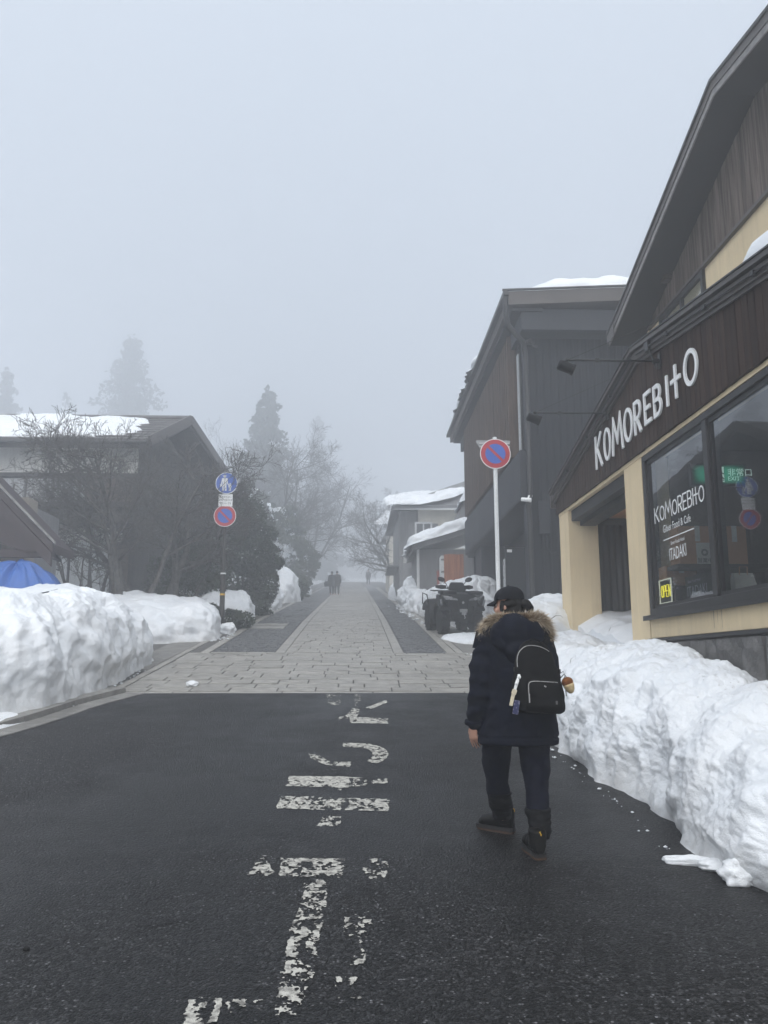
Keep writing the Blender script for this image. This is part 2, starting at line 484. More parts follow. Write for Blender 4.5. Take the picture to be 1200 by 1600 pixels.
def asphalt_material(name, base=.0080, wet=1.0):
    m = bpy.data.materials.new(name); m.use_nodes = True
    t = m.node_tree; n = t.nodes; L = t.links; b = n['Principled BSDF']
    tc = n.new('ShaderNodeTexCoord')
    def noise(s, d=6, r=.5):
        q = n.new('ShaderNodeTexNoise'); q.inputs['Scale'].default_value = s; q.inputs['Detail'].default_value = d; q.inputs['Roughness'].default_value = r
        L.new(tc.outputs['Object'], q.inputs['Vector']); return q.outputs['Fac']
    def mr(v, a, b_, c, d):
        q = n.new('ShaderNodeMapRange'); L.new(v, q.inputs['Value'])
        q.inputs['From Min'].default_value = a; q.inputs['From Max'].default_value = b_; q.inputs['To Min'].default_value = c; q.inputs['To Max'].default_value = d
        return q.outputs[0]
    def mth(op, a, c):
        q = n.new('ShaderNodeMath'); q.operation = op
        for k, x in enumerate((a, c)):
            if isinstance(x, float): q.inputs[k].default_value = x
            else: L.new(x, q.inputs[k])
        return q.outputs[0]
    def vor(s):
        q = n.new('ShaderNodeTexVoronoi'); q.inputs['Scale'].default_value = s; L.new(tc.outputs['Object'], q.inputs['Vector']); return q
    va = vor(62.); vb = vor(120.)
    sp = n.new('ShaderNodeSeparateColor'); L.new(va.outputs['Color'], sp.inputs[0])
    stone = mth('ADD', mth('MULTIPLY', mth('POWER', sp.outputs[0], 4.0), 3.6), .45)
    light = mth('GREATER_THAN', sp.outputs[1], .80)        # grey chips of the aggregate, a few of them pale
    inside = mr(va.outputs['Distance'], .30, .46, 1., 0.)
    light = mth('MULTIPLY', mth('MULTIPLY', light, inside), mth('ADD', mth('MULTIPLY', mth('POWER', sp.outputs[2], 4.0), 1.3), .38))
    sq = n.new('ShaderNodeSeparateColor'); L.new(vb.outputs['Color'], sq.inputs[0])
    light = mth('ADD', light, mth('MULTIPLY', mth('MULTIPLY', mth('GREATER_THAN', sq.outputs[0], .86), mr(vb.outputs['Distance'], .3, .5, 1., 0.)), .30))
    blotch = mr(noise(.9, 6, .6), .35, .68, .8, 1.22)
    fine = mr(noise(38., 6, .7), .3, .7, .6, 1.4)
    k = mth('MULTIPLY', mth('MULTIPLY', stone, blotch), fine)
    k = mth('MULTIPLY', k, base)
    k = mth('ADD', k, mth('MULTIPLY', light, .10))
    damp = mr(noise(.33, 6, .6), .42, .58, 0., 1.)
    L.new(mr(damp, 0., 1., .34, .62), b.inputs['Roughness'])
    k = mth('MULTIPLY', k, mr(damp, 0., 1., .55, 1.25))
    cc = n.new('ShaderNodeCombineColor')
    L.new(k, cc.inputs[0]); L.new(mth('MULTIPLY', k, 1.0), cc.inputs[1]); L.new(mth('MULTIPLY', k, 1.05), cc.inputs[2])
    L.new(cc.outputs[0], b.inputs['Base Color'])
    b.inputs['Specular IOR Level'].default_value = .22
    hgt = mth('ADD', mth('MULTIPLY', va.outputs['Distance'], -.9), mth('MULTIPLY', vb.outputs['Distance'], -.5))
    hgt = mth('ADD', hgt, mth('MULTIPLY', sp.outputs[2], .55))
    bp = n.new('ShaderNodeBump'); bp.inputs['Strength'].default_value = .9; bp.inputs['Distance'].default_value = .007
    L.new(hgt, bp.inputs['Height']); L.new(bp.outputs[0], b.inputs['Normal'])
    return m
ASPHALT = asphalt_material('wet_asphalt')
ASPHALT2 = asphalt_material('patched_asphalt', .013)

# one sheet of snow-covered terrain to the end of the view, a hand below the paved surfaces
def terrain(x, y):
    bank = np.clip((np.abs(x + .5) - 4.8) / 3., 0, 1)
    return zg(y) - .05 + bank * (.25 + .12 * np.sin(x * .7 + y * .31)) * (y > 12.5) + np.clip(-x - 20, 0, 60) * .04 + np.clip(x - 14, 0, 60) * .05
grid_sheet('ground', np.concatenate([np.linspace(-95, -12, 40), np.linspace(-11, 11, 60), np.linspace(12, 95, 40)]),
           np.concatenate([np.arange(-30, 40, 1.), np.arange(40, 256, 3.)]), terrain, SNOW)
grid_sheet('road', np.linspace(-34, 9, 60), np.linspace(-28, 11.97, 60), lambda x, y: zg(y), ASPHALT)

# the forested mountainside that closes the valley, lost in the mist
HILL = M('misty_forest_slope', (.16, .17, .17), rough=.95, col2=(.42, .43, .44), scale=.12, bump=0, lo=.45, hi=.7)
def hillz(x, y):
    p = np.stack([x * .09, y * .09, 0 * x], 1)
    t = np.clip((y - 170) / 62., 0, 1); t = t * t * (3 - 2 * t)
    return zg(y) - 1.5 + t * (22 + .10 * np.abs(x)) * (1 + .12 * fbm(p * .5, 2, 8)) * np.clip(1.15 - np.abs(x) / 260, 0, 1) + t * 1.4 * fbm(p * 2.2, 3, 9)
grid_sheet('hill', np.linspace(-105, 105, 150), np.linspace(170, 236, 60), hillz, HILL)

# ---- paved street: bed sheet, slabs, setts, borders
BED = M('dark_joint_mortar', (.095, .092, .087), rough=.75, var=.25, scale=12, bump=.2)
SLAB = M('granite_slab', (.205, .195, .178), rough=.45, col2=(.345, .332, .305), scale=3.2, bump=.35, bscale=85, rnd=.11, spec=.4)
SETT = M('dark_granite_sett', (.055, .057, .060), rough=.5, col2=(.125, .127, .130), scale=9.5, bump=.4, bscale=60, spec=.45)
FARPAVE = M('far_paving', (.185, .178, .165), rough=.55, var=.15, scale=3, bump=.2, bscale=30)
bed = grid_sheet('stone_pavement', np.linspace(-4.6, 3.9, 20), np.arange(11.97, 122, .5), lambda x, y: zg(y) - .012, BED)

def slab_mesh(name):
    w = .5; c = .012; h = .03
    V = [(-w, -w, -h), (w, -w, -h), (w, w, -h), (-w, w, -h), (-w, -w, -.004), (w, -w, -.004), (w, w, -.004), (-w, w, -.004),
         (-w + c, -w + c, 0), (w - c, -w + c, 0), (w - c, w - c, 0), (-w + c, w - c, 0)]
    F = [(0, 1, 5, 4), (1, 2, 6, 5), (2, 3, 7, 6), (3, 0, 4, 7), (4, 5, 9, 8), (5, 6, 10, 9), (6, 7, 11, 10), (7, 4, 8, 11), (8, 9, 10, 11)]
    me = bpy.data.meshes.new(name); me.from_pydata(V, [], F); me.update(); me.materials.append(SLAB); return me
SLAB_ME = slab_mesh('paving_stone')
far_slab = MB(); slab_count = 0
SV = np.array([v.co[:] for v in SLAB_ME.vertices]); SF = [tuple(p.vertices) for p in SLAB_ME.polygons]
def slab(xc, yc, w, d, lift, name='paving_stone'):
    global slab_count
    a = math.atan(slope(yc))
    if slab_count < 300:
        o = link(name, SLAB_ME, bed)
        o.location = (xc, yc, zf(yc) + lift); o.scale = (w, d, 1); o.rotation_euler = (a + random.uniform(-.004, .004), random.uniform(-.004, .004), random.uniform(-.003, .003))
        slab_count += 1
    else:
        V = SV * np.array([w, d, 1]); P = np.stack([V[:, 0] + xc, V[:, 1] + yc, V[:, 2] + V[:, 1] * slope(yc) + zf(yc) + lift], 1)
        far_slab.add(P, SF)
y = 11.99; row = 0
while y < 72:
    zoneA = y < 16.95
    dd = random.choice((.30, .34, .38, .40)) if y < 34 else .5
    if zoneA and y + dd > 17.0: dd = max(.2, 17.02 - y)
    if row == 0: dd = .16
    x0, x1 = (-3.36, 2.55) if zoneA else (-1.42, .78)
    x = x0 + (0 if row % 2 else -random.uniform(.1, .4))
    while x < x1 - .08:
        w = random.uniform(.36, .78) if row else random.uniform(.9, 1.6)
        a, b2 = max(x, x0), min(x + w, x1)
        if x1 - b2 < .15: b2 = x1
        if b2 - a > .08:
            slab((a + b2) / 2, y + dd / 2, b2 - a - .022, dd - .022, random.uniform(-.006, .005))
        x = b2 if b2 == x1 else x + w
    y += dd; row += 1
far_slab.build('paving_stone', SLAB, bed, kind='stuff')
# borders beside the setts, in one stone each course
bord = MB()
def strip(x0, x1, ya, yb, L0, lift=.002):
    q = ya
    while q < yb:
        l = min(L0 * random.uniform(.85, 1.15), yb - q)
        V = SV * np.array([x1 - x0 - .01, l - .012, 1]); yc = q + l / 2; xc = (x0 + x1) / 2
        bord.add(np.stack([V[:, 0] + xc, V[:, 1] + yc, V[:, 2] + V[:, 1] * slope(yc) + zf(yc) + lift], 1), SF); q += l
for a, b2 in ((-1.62, -1.42), (.78, .98), (-3.12, -2.94), (1.86, 2.04)):
    strip(a, b2, 17.03, 80, .9)
strip(-3.5, -3.37, 12.0, 80, 1.0); strip(2.05, 2.2, 17.03, 80, 1.0)
strip(-2.92, -1.64, 17.03, 17.2, .6)
bord.build('border_stone', SLAB, bed, kind='stuff')
gut = MB()
q = 12.1
while q < 44:
    for a, b2 in ((-4.15, -3.52),) + (((2.22, 2.9),) if q > 17 else ()):
        l = .62; V = SV * np.array([b2 - a - .012, l - .012, 1]); yc = q + l / 2
        if not (12.8 < q < 14.4 and a < 0):
            gut.add(np.stack([V[:, 0] + (a + b2) / 2, V[:, 1] + yc, V[:, 2] + V[:, 1] * slope(yc) + zf(yc) - .004], 1), SF)
    q += l
gut.build('gutter_slab', CONCRETE, bed, kind='stuff')
sett = MB()
for x0, x1 in ((-2.93, -1.63), (.99, 1.85)):
    y = 17.22 if x0 < 0 else 17.05
    r_ = 0
    while y < 42:
        s_ = .105 if y < 30 else .15
        if y < 42:
            x = x0 + (.05 if r_ % 2 else 0)
            while x < x1 - .03:
                w = min(s_ * random.uniform(.85, 1.15), x1 - x)
                V = SV * np.array([w - .016, s_ - .016, 1]); V = V + 0
                top = V[:, 2] > -.002; V[top, :2] *= .86
                yc = y + s_ / 2 + random.uniform(-.008, .008)
                sx, sy = random.uniform(-.05, .05), random.uniform(-.05, .05)
                zz = V[:, 2] * 1.0 + V[:, 0] * sx + V[:, 1] * sy + random.uniform(-.006, .006)
                sett.add(np.stack([V[:, 0] + x + w / 2, V[:, 1] + yc, zz + V[:, 1] * slope(yc) + zf(yc) + .002], 1), SF)
                x += w
        y += s_; r_ += 1
sett.build('granite_sett', SETT, bed, kind='stuff')
for x0, x1, mm in ((-2.93, -1.63, SETT), (.99, 1.85, SETT), (-1.42, .78, FARPAVE)):
    ya = 42 if mm is SETT else 72
    grid_sheet('far_paving', np.linspace(x0, x1, 4), np.arange(ya, 120, .5), lambda x, y: zg(y) - .004, mm, kind=None, parent=bed)
# light repair slabs let into the left sett band, and a covered drain by the kerb
for yy, ww in ((24.4, .8), (23.4, .75)):
    slab_count = 0
    slab(-2.45, yy, .95, ww, .012)
slab_count = 300
grid_sheet('drain_cover', np.linspace(-4.12, -3.54, 4), np.linspace(12.85, 14.35, 8), lambda x, y: zg(y) + .001, ASPHALT2, kind=None, parent=bed)

# ---- kerb curving round the corner on the left
KP = [(-2.93, 11.93), (-3.12, 11.4), (-3.27, 10.89), (-3.44, 10.01), (-3.7, 9.11), (-4.12, 8.35), (-4.75, 7.75), (-5.6, 7.35), (-6.6, 7.1), (-8.0, 6.8), (-10, 6.6), (-13, 6.5), (-17, 6.5)]
def catmull(P, n, closed=False):
    P = [np.array(p, float) for p in P]; N = len(P); out = []
    segs = N if closed else N - 1
    for i in range(segs):
        p0, p1, p2, p3 = (P[(i - 1) % N], P[i], P[(i + 1) % N], P[(i + 2) % N]) if closed else (P[max(i - 1, 0)], P[i], P[i + 1], P[min(i + 2, N - 1)])
        for k in range(n):
            t = k / n
            out.append(.5 * ((2 * p1) + (-p0 + p2) * t + (2 * p0 - 5 * p1 + 4 * p2 - p3) * t * t + (-p0 + 3 * p1 - 3 * p2 + p3) * t ** 3))
    if not closed: out.append(P[-1])
    return np.array(out)
def resample(P, n, closed=False):
    Q = np.vstack([P, P[:1]]) if closed else P
    d = np.r_[0, np.cumsum(np.linalg.norm(np.diff(Q[:, :2], axis=0), axis=1))]
    t = np.linspace(0, d[-1], n + 1)[:-1] if closed else np.linspace(0, d[-1], n)
    return np.stack([np.interp(t, d, Q[:, k]) for k in range(Q.shape[1])], 1)
KC = resample(catmull(KP, 10), 64)
tan = np.gradient(KC, axis=0); tan /= np.linalg.norm(tan, axis=1)[:, None]; nor = np.stack([tan[:, 1], -tan[:, 0]], 1)   # points away from the road
nor = np.where((nor[:, :1] * -1 + nor[:, 1:] * .3) > 0, nor, -nor)
kerb = mesh('kerb', *(lambda A, B: (np.vstack([np.c_[A, zg(A[:, 1]) - .02], np.c_[B, zg(B[:, 1]) - .02]]),
            np.array([(i, i + 1, i + 1 + len(A), i + len(A)) for i in range(len(A) - 1)])))(KC + nor * .0, KC + nor * .55), BED, kind='structure')
def kerb_run(o0, o1, top, name, step=2):
    i = 0
    while i + step < len(KC):
        idx = list(range(i, i + step + 1))
        inner = [KC[j] + nor[j] * o0 for j in idx]; outer = [KC[j] + nor[j] * o1 for j in idx]
        g = .006
        inner[0] = inner[0] + tan[i] * g; outer[0] = outer[0] + tan[i] * g
        ring = inner + outer[::-1]; n = len(ring)
        V = [(*p, zf(p[1]) - .05) for p in ring] + [(*p, zf(p[1]) + top) for p in ring]
        F = [tuple(range(n, 2 * n))] + [(k, (k + 1) % n, (k + 1) % n + n, k + n) for k in range(n)]
        mesh(name, V, F, CONCRETE, kerb, bev=.008)
        i += step
kerb_run(.0, .27, .012, 'gutter_stone')
kerb_run(.29, .47, .075, 'kerb_stone')

# ---- worn road lettering
PAINT = M('worn_road_paint', (.20, .195, .18), rough=.75, col2=(.52, .51, .465), scale=26, lo=.36, hi=.56, bump=.6, bscale=160)
def z5(px, py): return UG(240 + px / 2.4, 1070 + py / 2.4)[:2]
def inside(P, poly):
    c = np.zeros(len(P), bool); n = len(poly)
    for i in range(n):
        x1, y1 = poly[i]; x2, y2 = poly[(i + 1) % n]
        k = (y1 > P[:, 1]) != (y2 > P[:, 1])
        xx = (x2 - x1) * (P[:, 1] - y1) / (y2 - y1 + 1e-12) + x1
        c ^= k & (P[:, 0] < xx)
    return c
def marking(polys, cell, seed):
    allp = np.array([q for p, _ in polys for q in p])
    x0, y0 = allp.min(0) - .03; x1, y1 = allp.max(0) + .03
    xs = np.arange(x0, x1, cell); ys = np.arange(y0, y1, cell)
    X, Y = np.meshgrid(xs, ys); P = np.stack([X.ravel(), Y.ravel()], 1)
    q3 = np.c_[P, np.zeros(len(P))]
    wob = np.stack([fbm(q3 * 22, 2, seed), fbm(q3 * 22, 2, seed + 50), np.zeros(len(P))], 1)[:, :2] * .008
    nz = fbm(q3 * np.array([34, 24, 1]), 4, seed + 3, .6) + .45 * fbm(q3 * np.array([7, 5, 1]), 2, seed + 9) + .5 * fbm(q3 * np.array([95, 70, 1]), 2, seed + 13)
    nz = (nz - nz.mean()) / (nz.std() + 1e-9)
    keep = np.zeros(len(P), bool)
    for poly, den in polys:
        thr = {1.: -9}.get(den, None)
        if thr is None:
            from statistics import NormalDist
            thr = NormalDist().inv_cdf(1 - den)
        keep |= inside(P + wob, poly) & (nz > thr)
    J = P + np.stack([_h((P[:, 0] * 9973).astype(int), (P[:, 1] * 7919).astype(int), np.zeros(len(P), int), 5), _h((P[:, 0] * 9973).astype(int), (P[:, 1] * 7919).astype(int), np.ones(len(P), int), 5)], 1) * cell * .45
    ny, nx = X.shape; i = np.arange(ny * nx).reshape(ny, nx)
    Fq = np.stack([i[:-1, :-1].ravel(), i[:-1, 1:].ravel(), i[1:, 1:].ravel(), i[1:, :-1].ravel()], 1)
    k = keep[Fq].sum(1) >= 3
    Fq = Fq[k]
    used = np.unique(Fq); mp = np.full(ny * nx, -1); mp[used] = np.arange(len(used))
    V = np.c_[J[used], zg(J[used][:, 1]) + .004]
    return mesh('road_marking', V, mp[Fq], PAINT, kind='structure')
def pz(*pts): return [z5(*p) for p in pts]
marking([(pz((648, 38), (705, 40), (700, 76), (655, 78)), .32), (pz((752, 38), (778, 38), (775, 78), (755, 80)), .35),
         (pz((873, 56), (876, 68), (815, 92), (795, 88)), .9), (pz((735, 122), (880, 128), (878, 147), (733, 145)), .85),
         (pz((745, 88), (775, 92), (765, 124), (735, 126), (690, 134), (690, 122), (720, 118)), .5)], 0.0058, 1)
def arc(cx, cy, rx, ry, a0, a1, w):
    A = [R(a0 + (a1 - a0) * i / 14) for i in range(15)]
    return pz(*([(cx + rx * math.cos(a), cy + ry * math.sin(a)) for a in A] + [(cx + (rx - w) * math.cos(a), cy + (ry - w * .3) * math.sin(a)) for a in A[::-1]]))
marking([(arc(770, 263, 110, 42, -80, 60, 58), .78), (pz((706, 219), (790, 222), (790, 238), (712, 236)), .85),
         (pz((580, 258), (612, 262), (660, 288), (740, 292), (738, 310), (640, 303), (590, 276)), .6)], 0.0050, 2)
marking([(pz((508, 344), (640, 345), (632, 386), (496, 383)), .76), (pz((636, 345), (740, 346), (733, 390), (632, 386)), .82),
         (pz((735, 348), (803, 352), (798, 384), (732, 384)), .5), (pz((815, 352), (880, 354), (876, 374), (820, 374)), .6),
         (pz((684, 392), (716, 392), (712, 414), (690, 412)), .5)], 0.0047, 3)
marking([(pz((474, 420), (600, 421), (596, 470), (458, 468)), .82), (pz((598, 425), (885, 430), (882, 476), (594, 472)), .6),
         (pz((640, 494), (700, 497), (700, 534), (612, 534)), .5)], 0.0043, 4)
marking([(pz((350, 716), (385, 668), (420, 665), (455, 708), (420, 720)), .75), (pz((395, 642), (450, 645), (445, 662), (400, 658)), .35),
         (pz((476, 652), (722, 656), (705, 728), (468, 720)), .48), (pz((798, 654), (838, 656), (834, 672), (800, 668)), .7),
         (pz((775, 690), (880, 684), (874, 728), (812, 734)), .55), (pz((820, 668), (878, 664), (880, 688), (860, 690)), .4)], 0.0043, 5)
marking([(pz((560, 730), (650, 736), (648, 800), (560, 805)), .42), (pz((556, 800), (652, 796), (636, 880), (520, 890)), .5),
         (pz((516, 890), (636, 890), (612, 1000), (500, 1000)), .5), (pz((500, 985), (612, 985), (600, 1090), (484, 1085)), .55),
         (pz((480, 1080), (604, 1085), (560, 1190), (450, 1210)), .42), (pz((455, 1195), (560, 1180), (540, 1260), (450, 1275)), .12)], 0.0036, 6)
marking([(pz((715, 866), (820, 850), (815, 905), (705, 935)), .26), (pz((730, 930), (800, 925), (795, 1050), (735, 1055)), .2),
         (pz((745, 1010), (796, 1005), (790, 1050), (740, 1045)), .45), (pz((680, 1100), (780, 1095), (782, 1150), (775, 1180), (690, 1185)), .33)], 0.0040, 7)
marking([(pz((125, 1186), (255, 1178), (240, 1272), (100, 1290)), .62), (pz((265, 1186), (415, 1182), (400, 1222), (280, 1236)), .5),
         (pz((170, 1176), (200, 1176), (195, 1190), (165, 1192)), .4)], 0.0036, 8)

# hairline cracks in the asphalt and one dark pebble
CRACK = M('dark_crack', (.006, .006, .0065), rough=.8, var=.3, scale=40, bump=.3)  # near-black colour shared by the crack ribbons and the pebble
rc = random.Random(4)
for pts in ([(160, 1172), (178, 1168), (196, 1170), (216, 1163)], [(212, 1446), (236, 1448), (256, 1446), (276, 1440), (304, 1438)], [(100, 1230), (122, 1224), (140, 1226)]):
    g_ = resample(catmull([UG(*p)[:2] for p in pts], 8), 46); V = []
    for i, p in enumerate(g_):
        j = np.array([rc.gauss(0, .006), rc.gauss(0, .012)]); w = (.004 + .009 * rc.random()) * math.sin(math.pi * (i + .5) / 46) ** .5
        V += [(p[0] + j[0], p[1] + j[1] - w, zf(p[1]) + .003), (p[0] + j[0], p[1] + j[1] + w, zf(p[1]) + .003)]
    mesh('road_crack', V, [(2 * i, 2 * i + 2, 2 * i + 3, 2 * i + 1) for i in range(45)], CRACK, kind='structure')
pb = UG(41, 1486); m_ = MB().ball((pb[0], pb[1], pb[2] + .008), (.017, .013, .011), 10, 7)
tag(m_.build('pebble', CRACK, smooth=True), 'small black pebble lying alone on the asphalt near the lower left corner', 'pebble')
# ================================================================== CAFE ON THE RIGHT
FX = 3.55
cafe = thing('cafe_building', 'beige rendered cafe with dark cedar signboard gable, big front window and wide upper roof', 'building', (FX, 9, zf(9)))
# beige front: two pillars, strip over the opening, panel under the window, wall below floor line
bx('pillar', FX, 13.62, 1.78, FX + .5, 14.22, 4.155, BEIGE, cafe, bev=.006)
bx('pillar', FX, 10.0, 1.86, FX + .34, 10.66, 4.155, BEIGE, cafe, bev=.006)
bx('lintel', FX - .004, 3.0, 4.157, FX + .3, 14.226, 4.25, BEIGE, cafe)
bx('wall_panel', FX, 3.0, 1.92, FX + .3, 9.97, 2.17, BEIGE, cafe, bev=.004)
bx('drip_edge', FX - .03, 3.0, 1.875, FX + .3, 10.02, 1.915, DARK_METAL, cafe)
# plinth of rough grey stones
def stone(y0, z0, y1, z1):
    mb = MB(); x = FX - .03 - random.uniform(0, .035); g = .008
    n1, n2 = max(2, int((y1 - y0) / .12)), max(2, int((z1 - z0) / .1))
    ys = np.linspace(y0 + g, y1 - g, n1 + 1); zs = np.linspace(z0 + g, z1 - g, n2 + 1)
    V = []
    for j, zz in enumerate(zs):
        for i, yy in enumerate(ys):
            edge = i in (0, n1) or j in (0, n2)
            V.append((x + (.02 if edge else 0) + random.uniform(-.012, .012), yy + (0 if i in (0, n1) else random.uniform(-.01, .01)), zz))
    F = [(j * (n1 + 1) + i, j * (n1 + 1) + i + 1, (j + 1) * (n1 + 1) + i + 1, (j + 1) * (n1 + 1) + i) for j in range(n2) for i in range(n1)]
    b = len(V); rim = [(0, 0), (n1, 0), (n1, n2), (0, n2)]
    V += [(FX + .05, ys[i], zs[j]) for i, j in rim]
    c = [j * (n1 + 1) + i for i, j in rim]
    F += [tuple([*range(0, n1 + 1)] + [b + 1, b]), tuple([k * (n1 + 1) + n1 for k in range(n2 + 1)] + [b + 2, b + 1]),
          tuple([n2 * (n1 + 1) + n1 - k for k in range(n1 + 1)] + [b + 3, b + 2]), tuple([(n2 - k) * (n1 + 1) for k in range(n2 + 1)] + [b, b + 3])]
    mesh('plinth_stone', V, F, STONE, cafe)
bx('plinth_core', FX + .02, 3.0, .1, FX + .3, 10.0, 1.874, BED, cafe)
yy = 3.05
while yy < 9.9:
    w = random.choice((.42, .55, .62, .8)); y1 = min(yy + w, 9.98)
    if y1 > 9.7: y1 = 9.98
    zlo = zf(yy) - .1
    if random.random() < .45:
        stone(yy, zlo, y1, 1.86)
    else:
        zc = 1.86
        while zc > zlo + .05:
            h = random.choice((.2, .26, .34)); z0 = max(zlo, zc - h)
            if w > .5 and random.random() < .55:
                m_ = yy + w * random.uniform(.35, .65); stone(yy, z0, m_, zc); stone(m_, z0, y1, zc)
            else: stone(yy, z0, y1, zc)
            zc = z0
    yy = y1
# window
fr = MB()
for (a, b2, lo, hi) in ((3.0, 9.97, 4.08, 4.152), (3.0, 9.97, 2.19, 2.27), (9.88, 9.97, 2.272, 4.078), (8.06, 8.17, 2.272, 4.078), (4.6, 4.7, 2.272, 4.078)):
    fr.box(FX + .0, a, lo, FX + .14, b2, hi)
win = fr.build('window_frame', DARK_METAL, cafe, bev=.006)
ins = MB()
for a, b2 in ((8.172, 9.878), (4.702, 8.058)):
    ins.box(FX + .03, a, 4.03, FX + .07, b2, 4.079); ins.box(FX + .03, a, 2.271, FX + .07, b2, 2.31)
    ins.box(FX + .03, a, 2.312, FX + .07, a + .035, 4.028); ins.box(FX + .03, b2 - .035, 2.312, FX + .07, b2, 4.028)
ins.build('sash', DARK_METAL, win)
bx('window_sill', FX - .07, 3.0, 2.168, FX + .14, 10.03, 2.188, DARK_METAL, cafe)
bx('window_sill_fold', FX - .07, 3.0, 2.13, FX - .055, 10.03, 2.167, DARK_METAL, cafe)
for a, b2 in ((8.207, 9.843), (4.737, 8.023)):
    bx('pane', FX + .045, a, 2.31, FX + .055, b2, 4.03, GLASS, win)
# white lettering stuck to the first pane
GX = FX + .042
STROKES = {  # unit boxes: x 0..w, y 0..1 ; each stroke is a polyline
    'K': (.62, [[(0, 0), (0, 1)], [(.6, 1), (.04, .46)], [(.17, .58), (.62, 0)]]),
    'O': (.86, ['o']),
    'M': (.95, [[(0, 0), (.16, 1), (.475, .34), (.79, 1), (.95, 0)]]),
    'R': (.62, [[(0, 0), (0, 1)], ['r'], [(.24, .46), (.62, 0)]]),
    'E': (.52, [[(.52, .0), (0, 0), (0, 1), (.52, 1)], [(0, .5), (.46, .5)]]),
    'B': (.6, [[(0, 0), (0, 1)], ['b1'], ['b2']]),
    'I': (.0, [[(0, 0), (0, 1)]]),
    't': (.62, [[(.31, 0), (.31, 1)], [(0, .56), (.62, .56)]]),
}
def arcpts(cx, cy, rx, ry, a0, a1, n=18): return [(cx + rx * math.cos(R(a0 + (a1 - a0) * i / n)), cy + ry * math.sin(R(a0 + (a1 - a0) * i / n))) for i in range(n + 1)]
def ribbon(pts, w, closed=False):
    P = np.array(pts, float); n = len(P)
    V = []
    for i in range(n):
        if closed: a, b2 = P[i - 1], P[(i + 1) % n]
        else: a, b2 = P[max(i - 1, 0)], P[min(i + 1, n - 1)]
        if 0 < i < n - 1 or closed:
            d1 = P[i] - a; d2 = b2 - P[i]; d1 /= np.linalg.norm(d1); d2 /= np.linalg.norm(d2)
            d = d1 + d2; d /= np.linalg.norm(d); k = 1 / max(.45, d.dot(d1))
        else:
            d = b2 - a; d /= np.linalg.norm(d); k = 1
        nn = np.array([-d[1], d[0]]) * w / 2 * k
        V += [P[i] + nn, P[i] - nn]
    F = [(2 * i, 2 * i + 1, 2 * i + 3, 2 * i + 2) for i in range(n - 1)]
    if closed: F.append((2 * n - 2, 2 * n - 1, 1, 0))
    return V, F
def letter(ch, x0, y0, w, h, sw, thick, place, mat, parent, name='letter'):
    w0, st = STROKES[ch]; mb = MB()
    layer = 0
    for s_ in st:
        closed = False
        if s_ == 'o': pts = arcpts(.5, .5, .5, .5, 0, 360, 36)[:-1]; closed = True
        elif s_ == ['r']: pts = [(0, 1)] + arcpts(.34, .73, .27, .27, 90, -90) + [(0, .46)]
        elif s_ == ['b1']: pts = [(0, 1)] + arcpts(.3, .76, .24, .24, 90, -90) + [(0, .52)]
        elif s_ == ['b2']: pts = [(0, .52)] + arcpts(.32, .26, .28, .26, 90, -90) + [(0, 0)]
        else: pts = s_
        sx = w / (1.0 if ch == 'O' else max(w0, .01))
        inset = sw / 2
        def mp(p):
            x = p[0] * sx if ch != 'O' else inset + p[0] * (w - sw)
            y_ = inset + p[1] * (h - sw) if closed or len(pts) > 6 or (abs(p[0] - pts[0][0]) > 0 and False) else p[1] * h
            return (x0 + x, y0 + y_)
        q = [mp(p) for p in pts]
        # keep horizontal bars inside the letter height
        q = [(a, min(max(b2, y0 + (sw / 2 if ch in 'E' else 0)), y0 + h - (sw / 2 if ch in 'E' else 0))) for a, b2 in q]
        V, F = ribbon(q, sw, closed); n = len(V)
        t = thick + layer * .0012; layer += 1
        VV = [place(a, b2, t) for a, b2 in V] + [place(a, b2, 0) for a, b2 in V]
        FF = list(F) + [tuple(k + n for k in f[::-1]) for f in F]
        m_ = len(q)
        if closed:
            for i in range(m_):
                j = (i + 1) % m_
                FF += [(2 * i, 2 * j, 2 * j + n, 2 * i + n), (2 * i + 1, 2 * i + 1 + n, 2 * j + 1 + n, 2 * j + 1)]
        else:
            for i in range(m_ - 1):
                FF += [(2 * i, 2 * i + 2, 2 * i + 2 + n, 2 * i + n), (2 * i + 1, 2 * i + 1 + n, 2 * i + 3 + n, 2 * i + 3)]
            FF += [(0, 1, 1 + n, n), (2 * m_ - 2, 2 * m_ - 2 + n, 2 * m_ - 1 + n, 2 * m_ - 1)]
        mb.add(VV, FF)
    return mb.build(name, mat, parent)
# the big board: vertical cedar planks under the gable
AP_Y, AP_Z = 9.75, 5.50          # apex of the low roof (outer edge)
L_Y, L_Z, R_SL = 14.32, 4.60, .139
def zroof(y): return AP_Z - (AP_Z - L_Z) / (L_Y - AP_Y) * (y - AP_Y) if y > AP_Y else AP_Z - R_SL * (AP_Y - y)
BX_ = FX - .035
y = 3.0
while y < 14.24:
    w = min(random.choice((.115, .125, .135)), 14.26 - y); y1 = y + w
    x0 = BX_ - random.uniform(0, .006); g = .0025
    z0 = 4.205 + random.uniform(-.004, .004)
    t0, t1 = zroof(y + g) - .16, zroof(y1 - g) - .16
    c = .006
    V = [(x0 + c, y + g, z0), (x0, y + g + c, z0), (x0, y1 - g - c, z0), (x0 + c, y1 - g, z0), (BX_ + .03, y1 - g, z0), (BX_ + .03, y + g, z0)]
    T = [(q[0], q[1], t0 + (t1 - t0) * (q[1] - y) / w) for q in V]
    mesh('signboard_plank', V + T, [(5, 4, 3, 2, 1, 0), (6, 7, 8, 9, 10, 11)] + [(i, (i + 1) % 6, (i + 1) % 6 + 6, i + 6) for i in range(6)], BOARD, cafe)
    y = y1
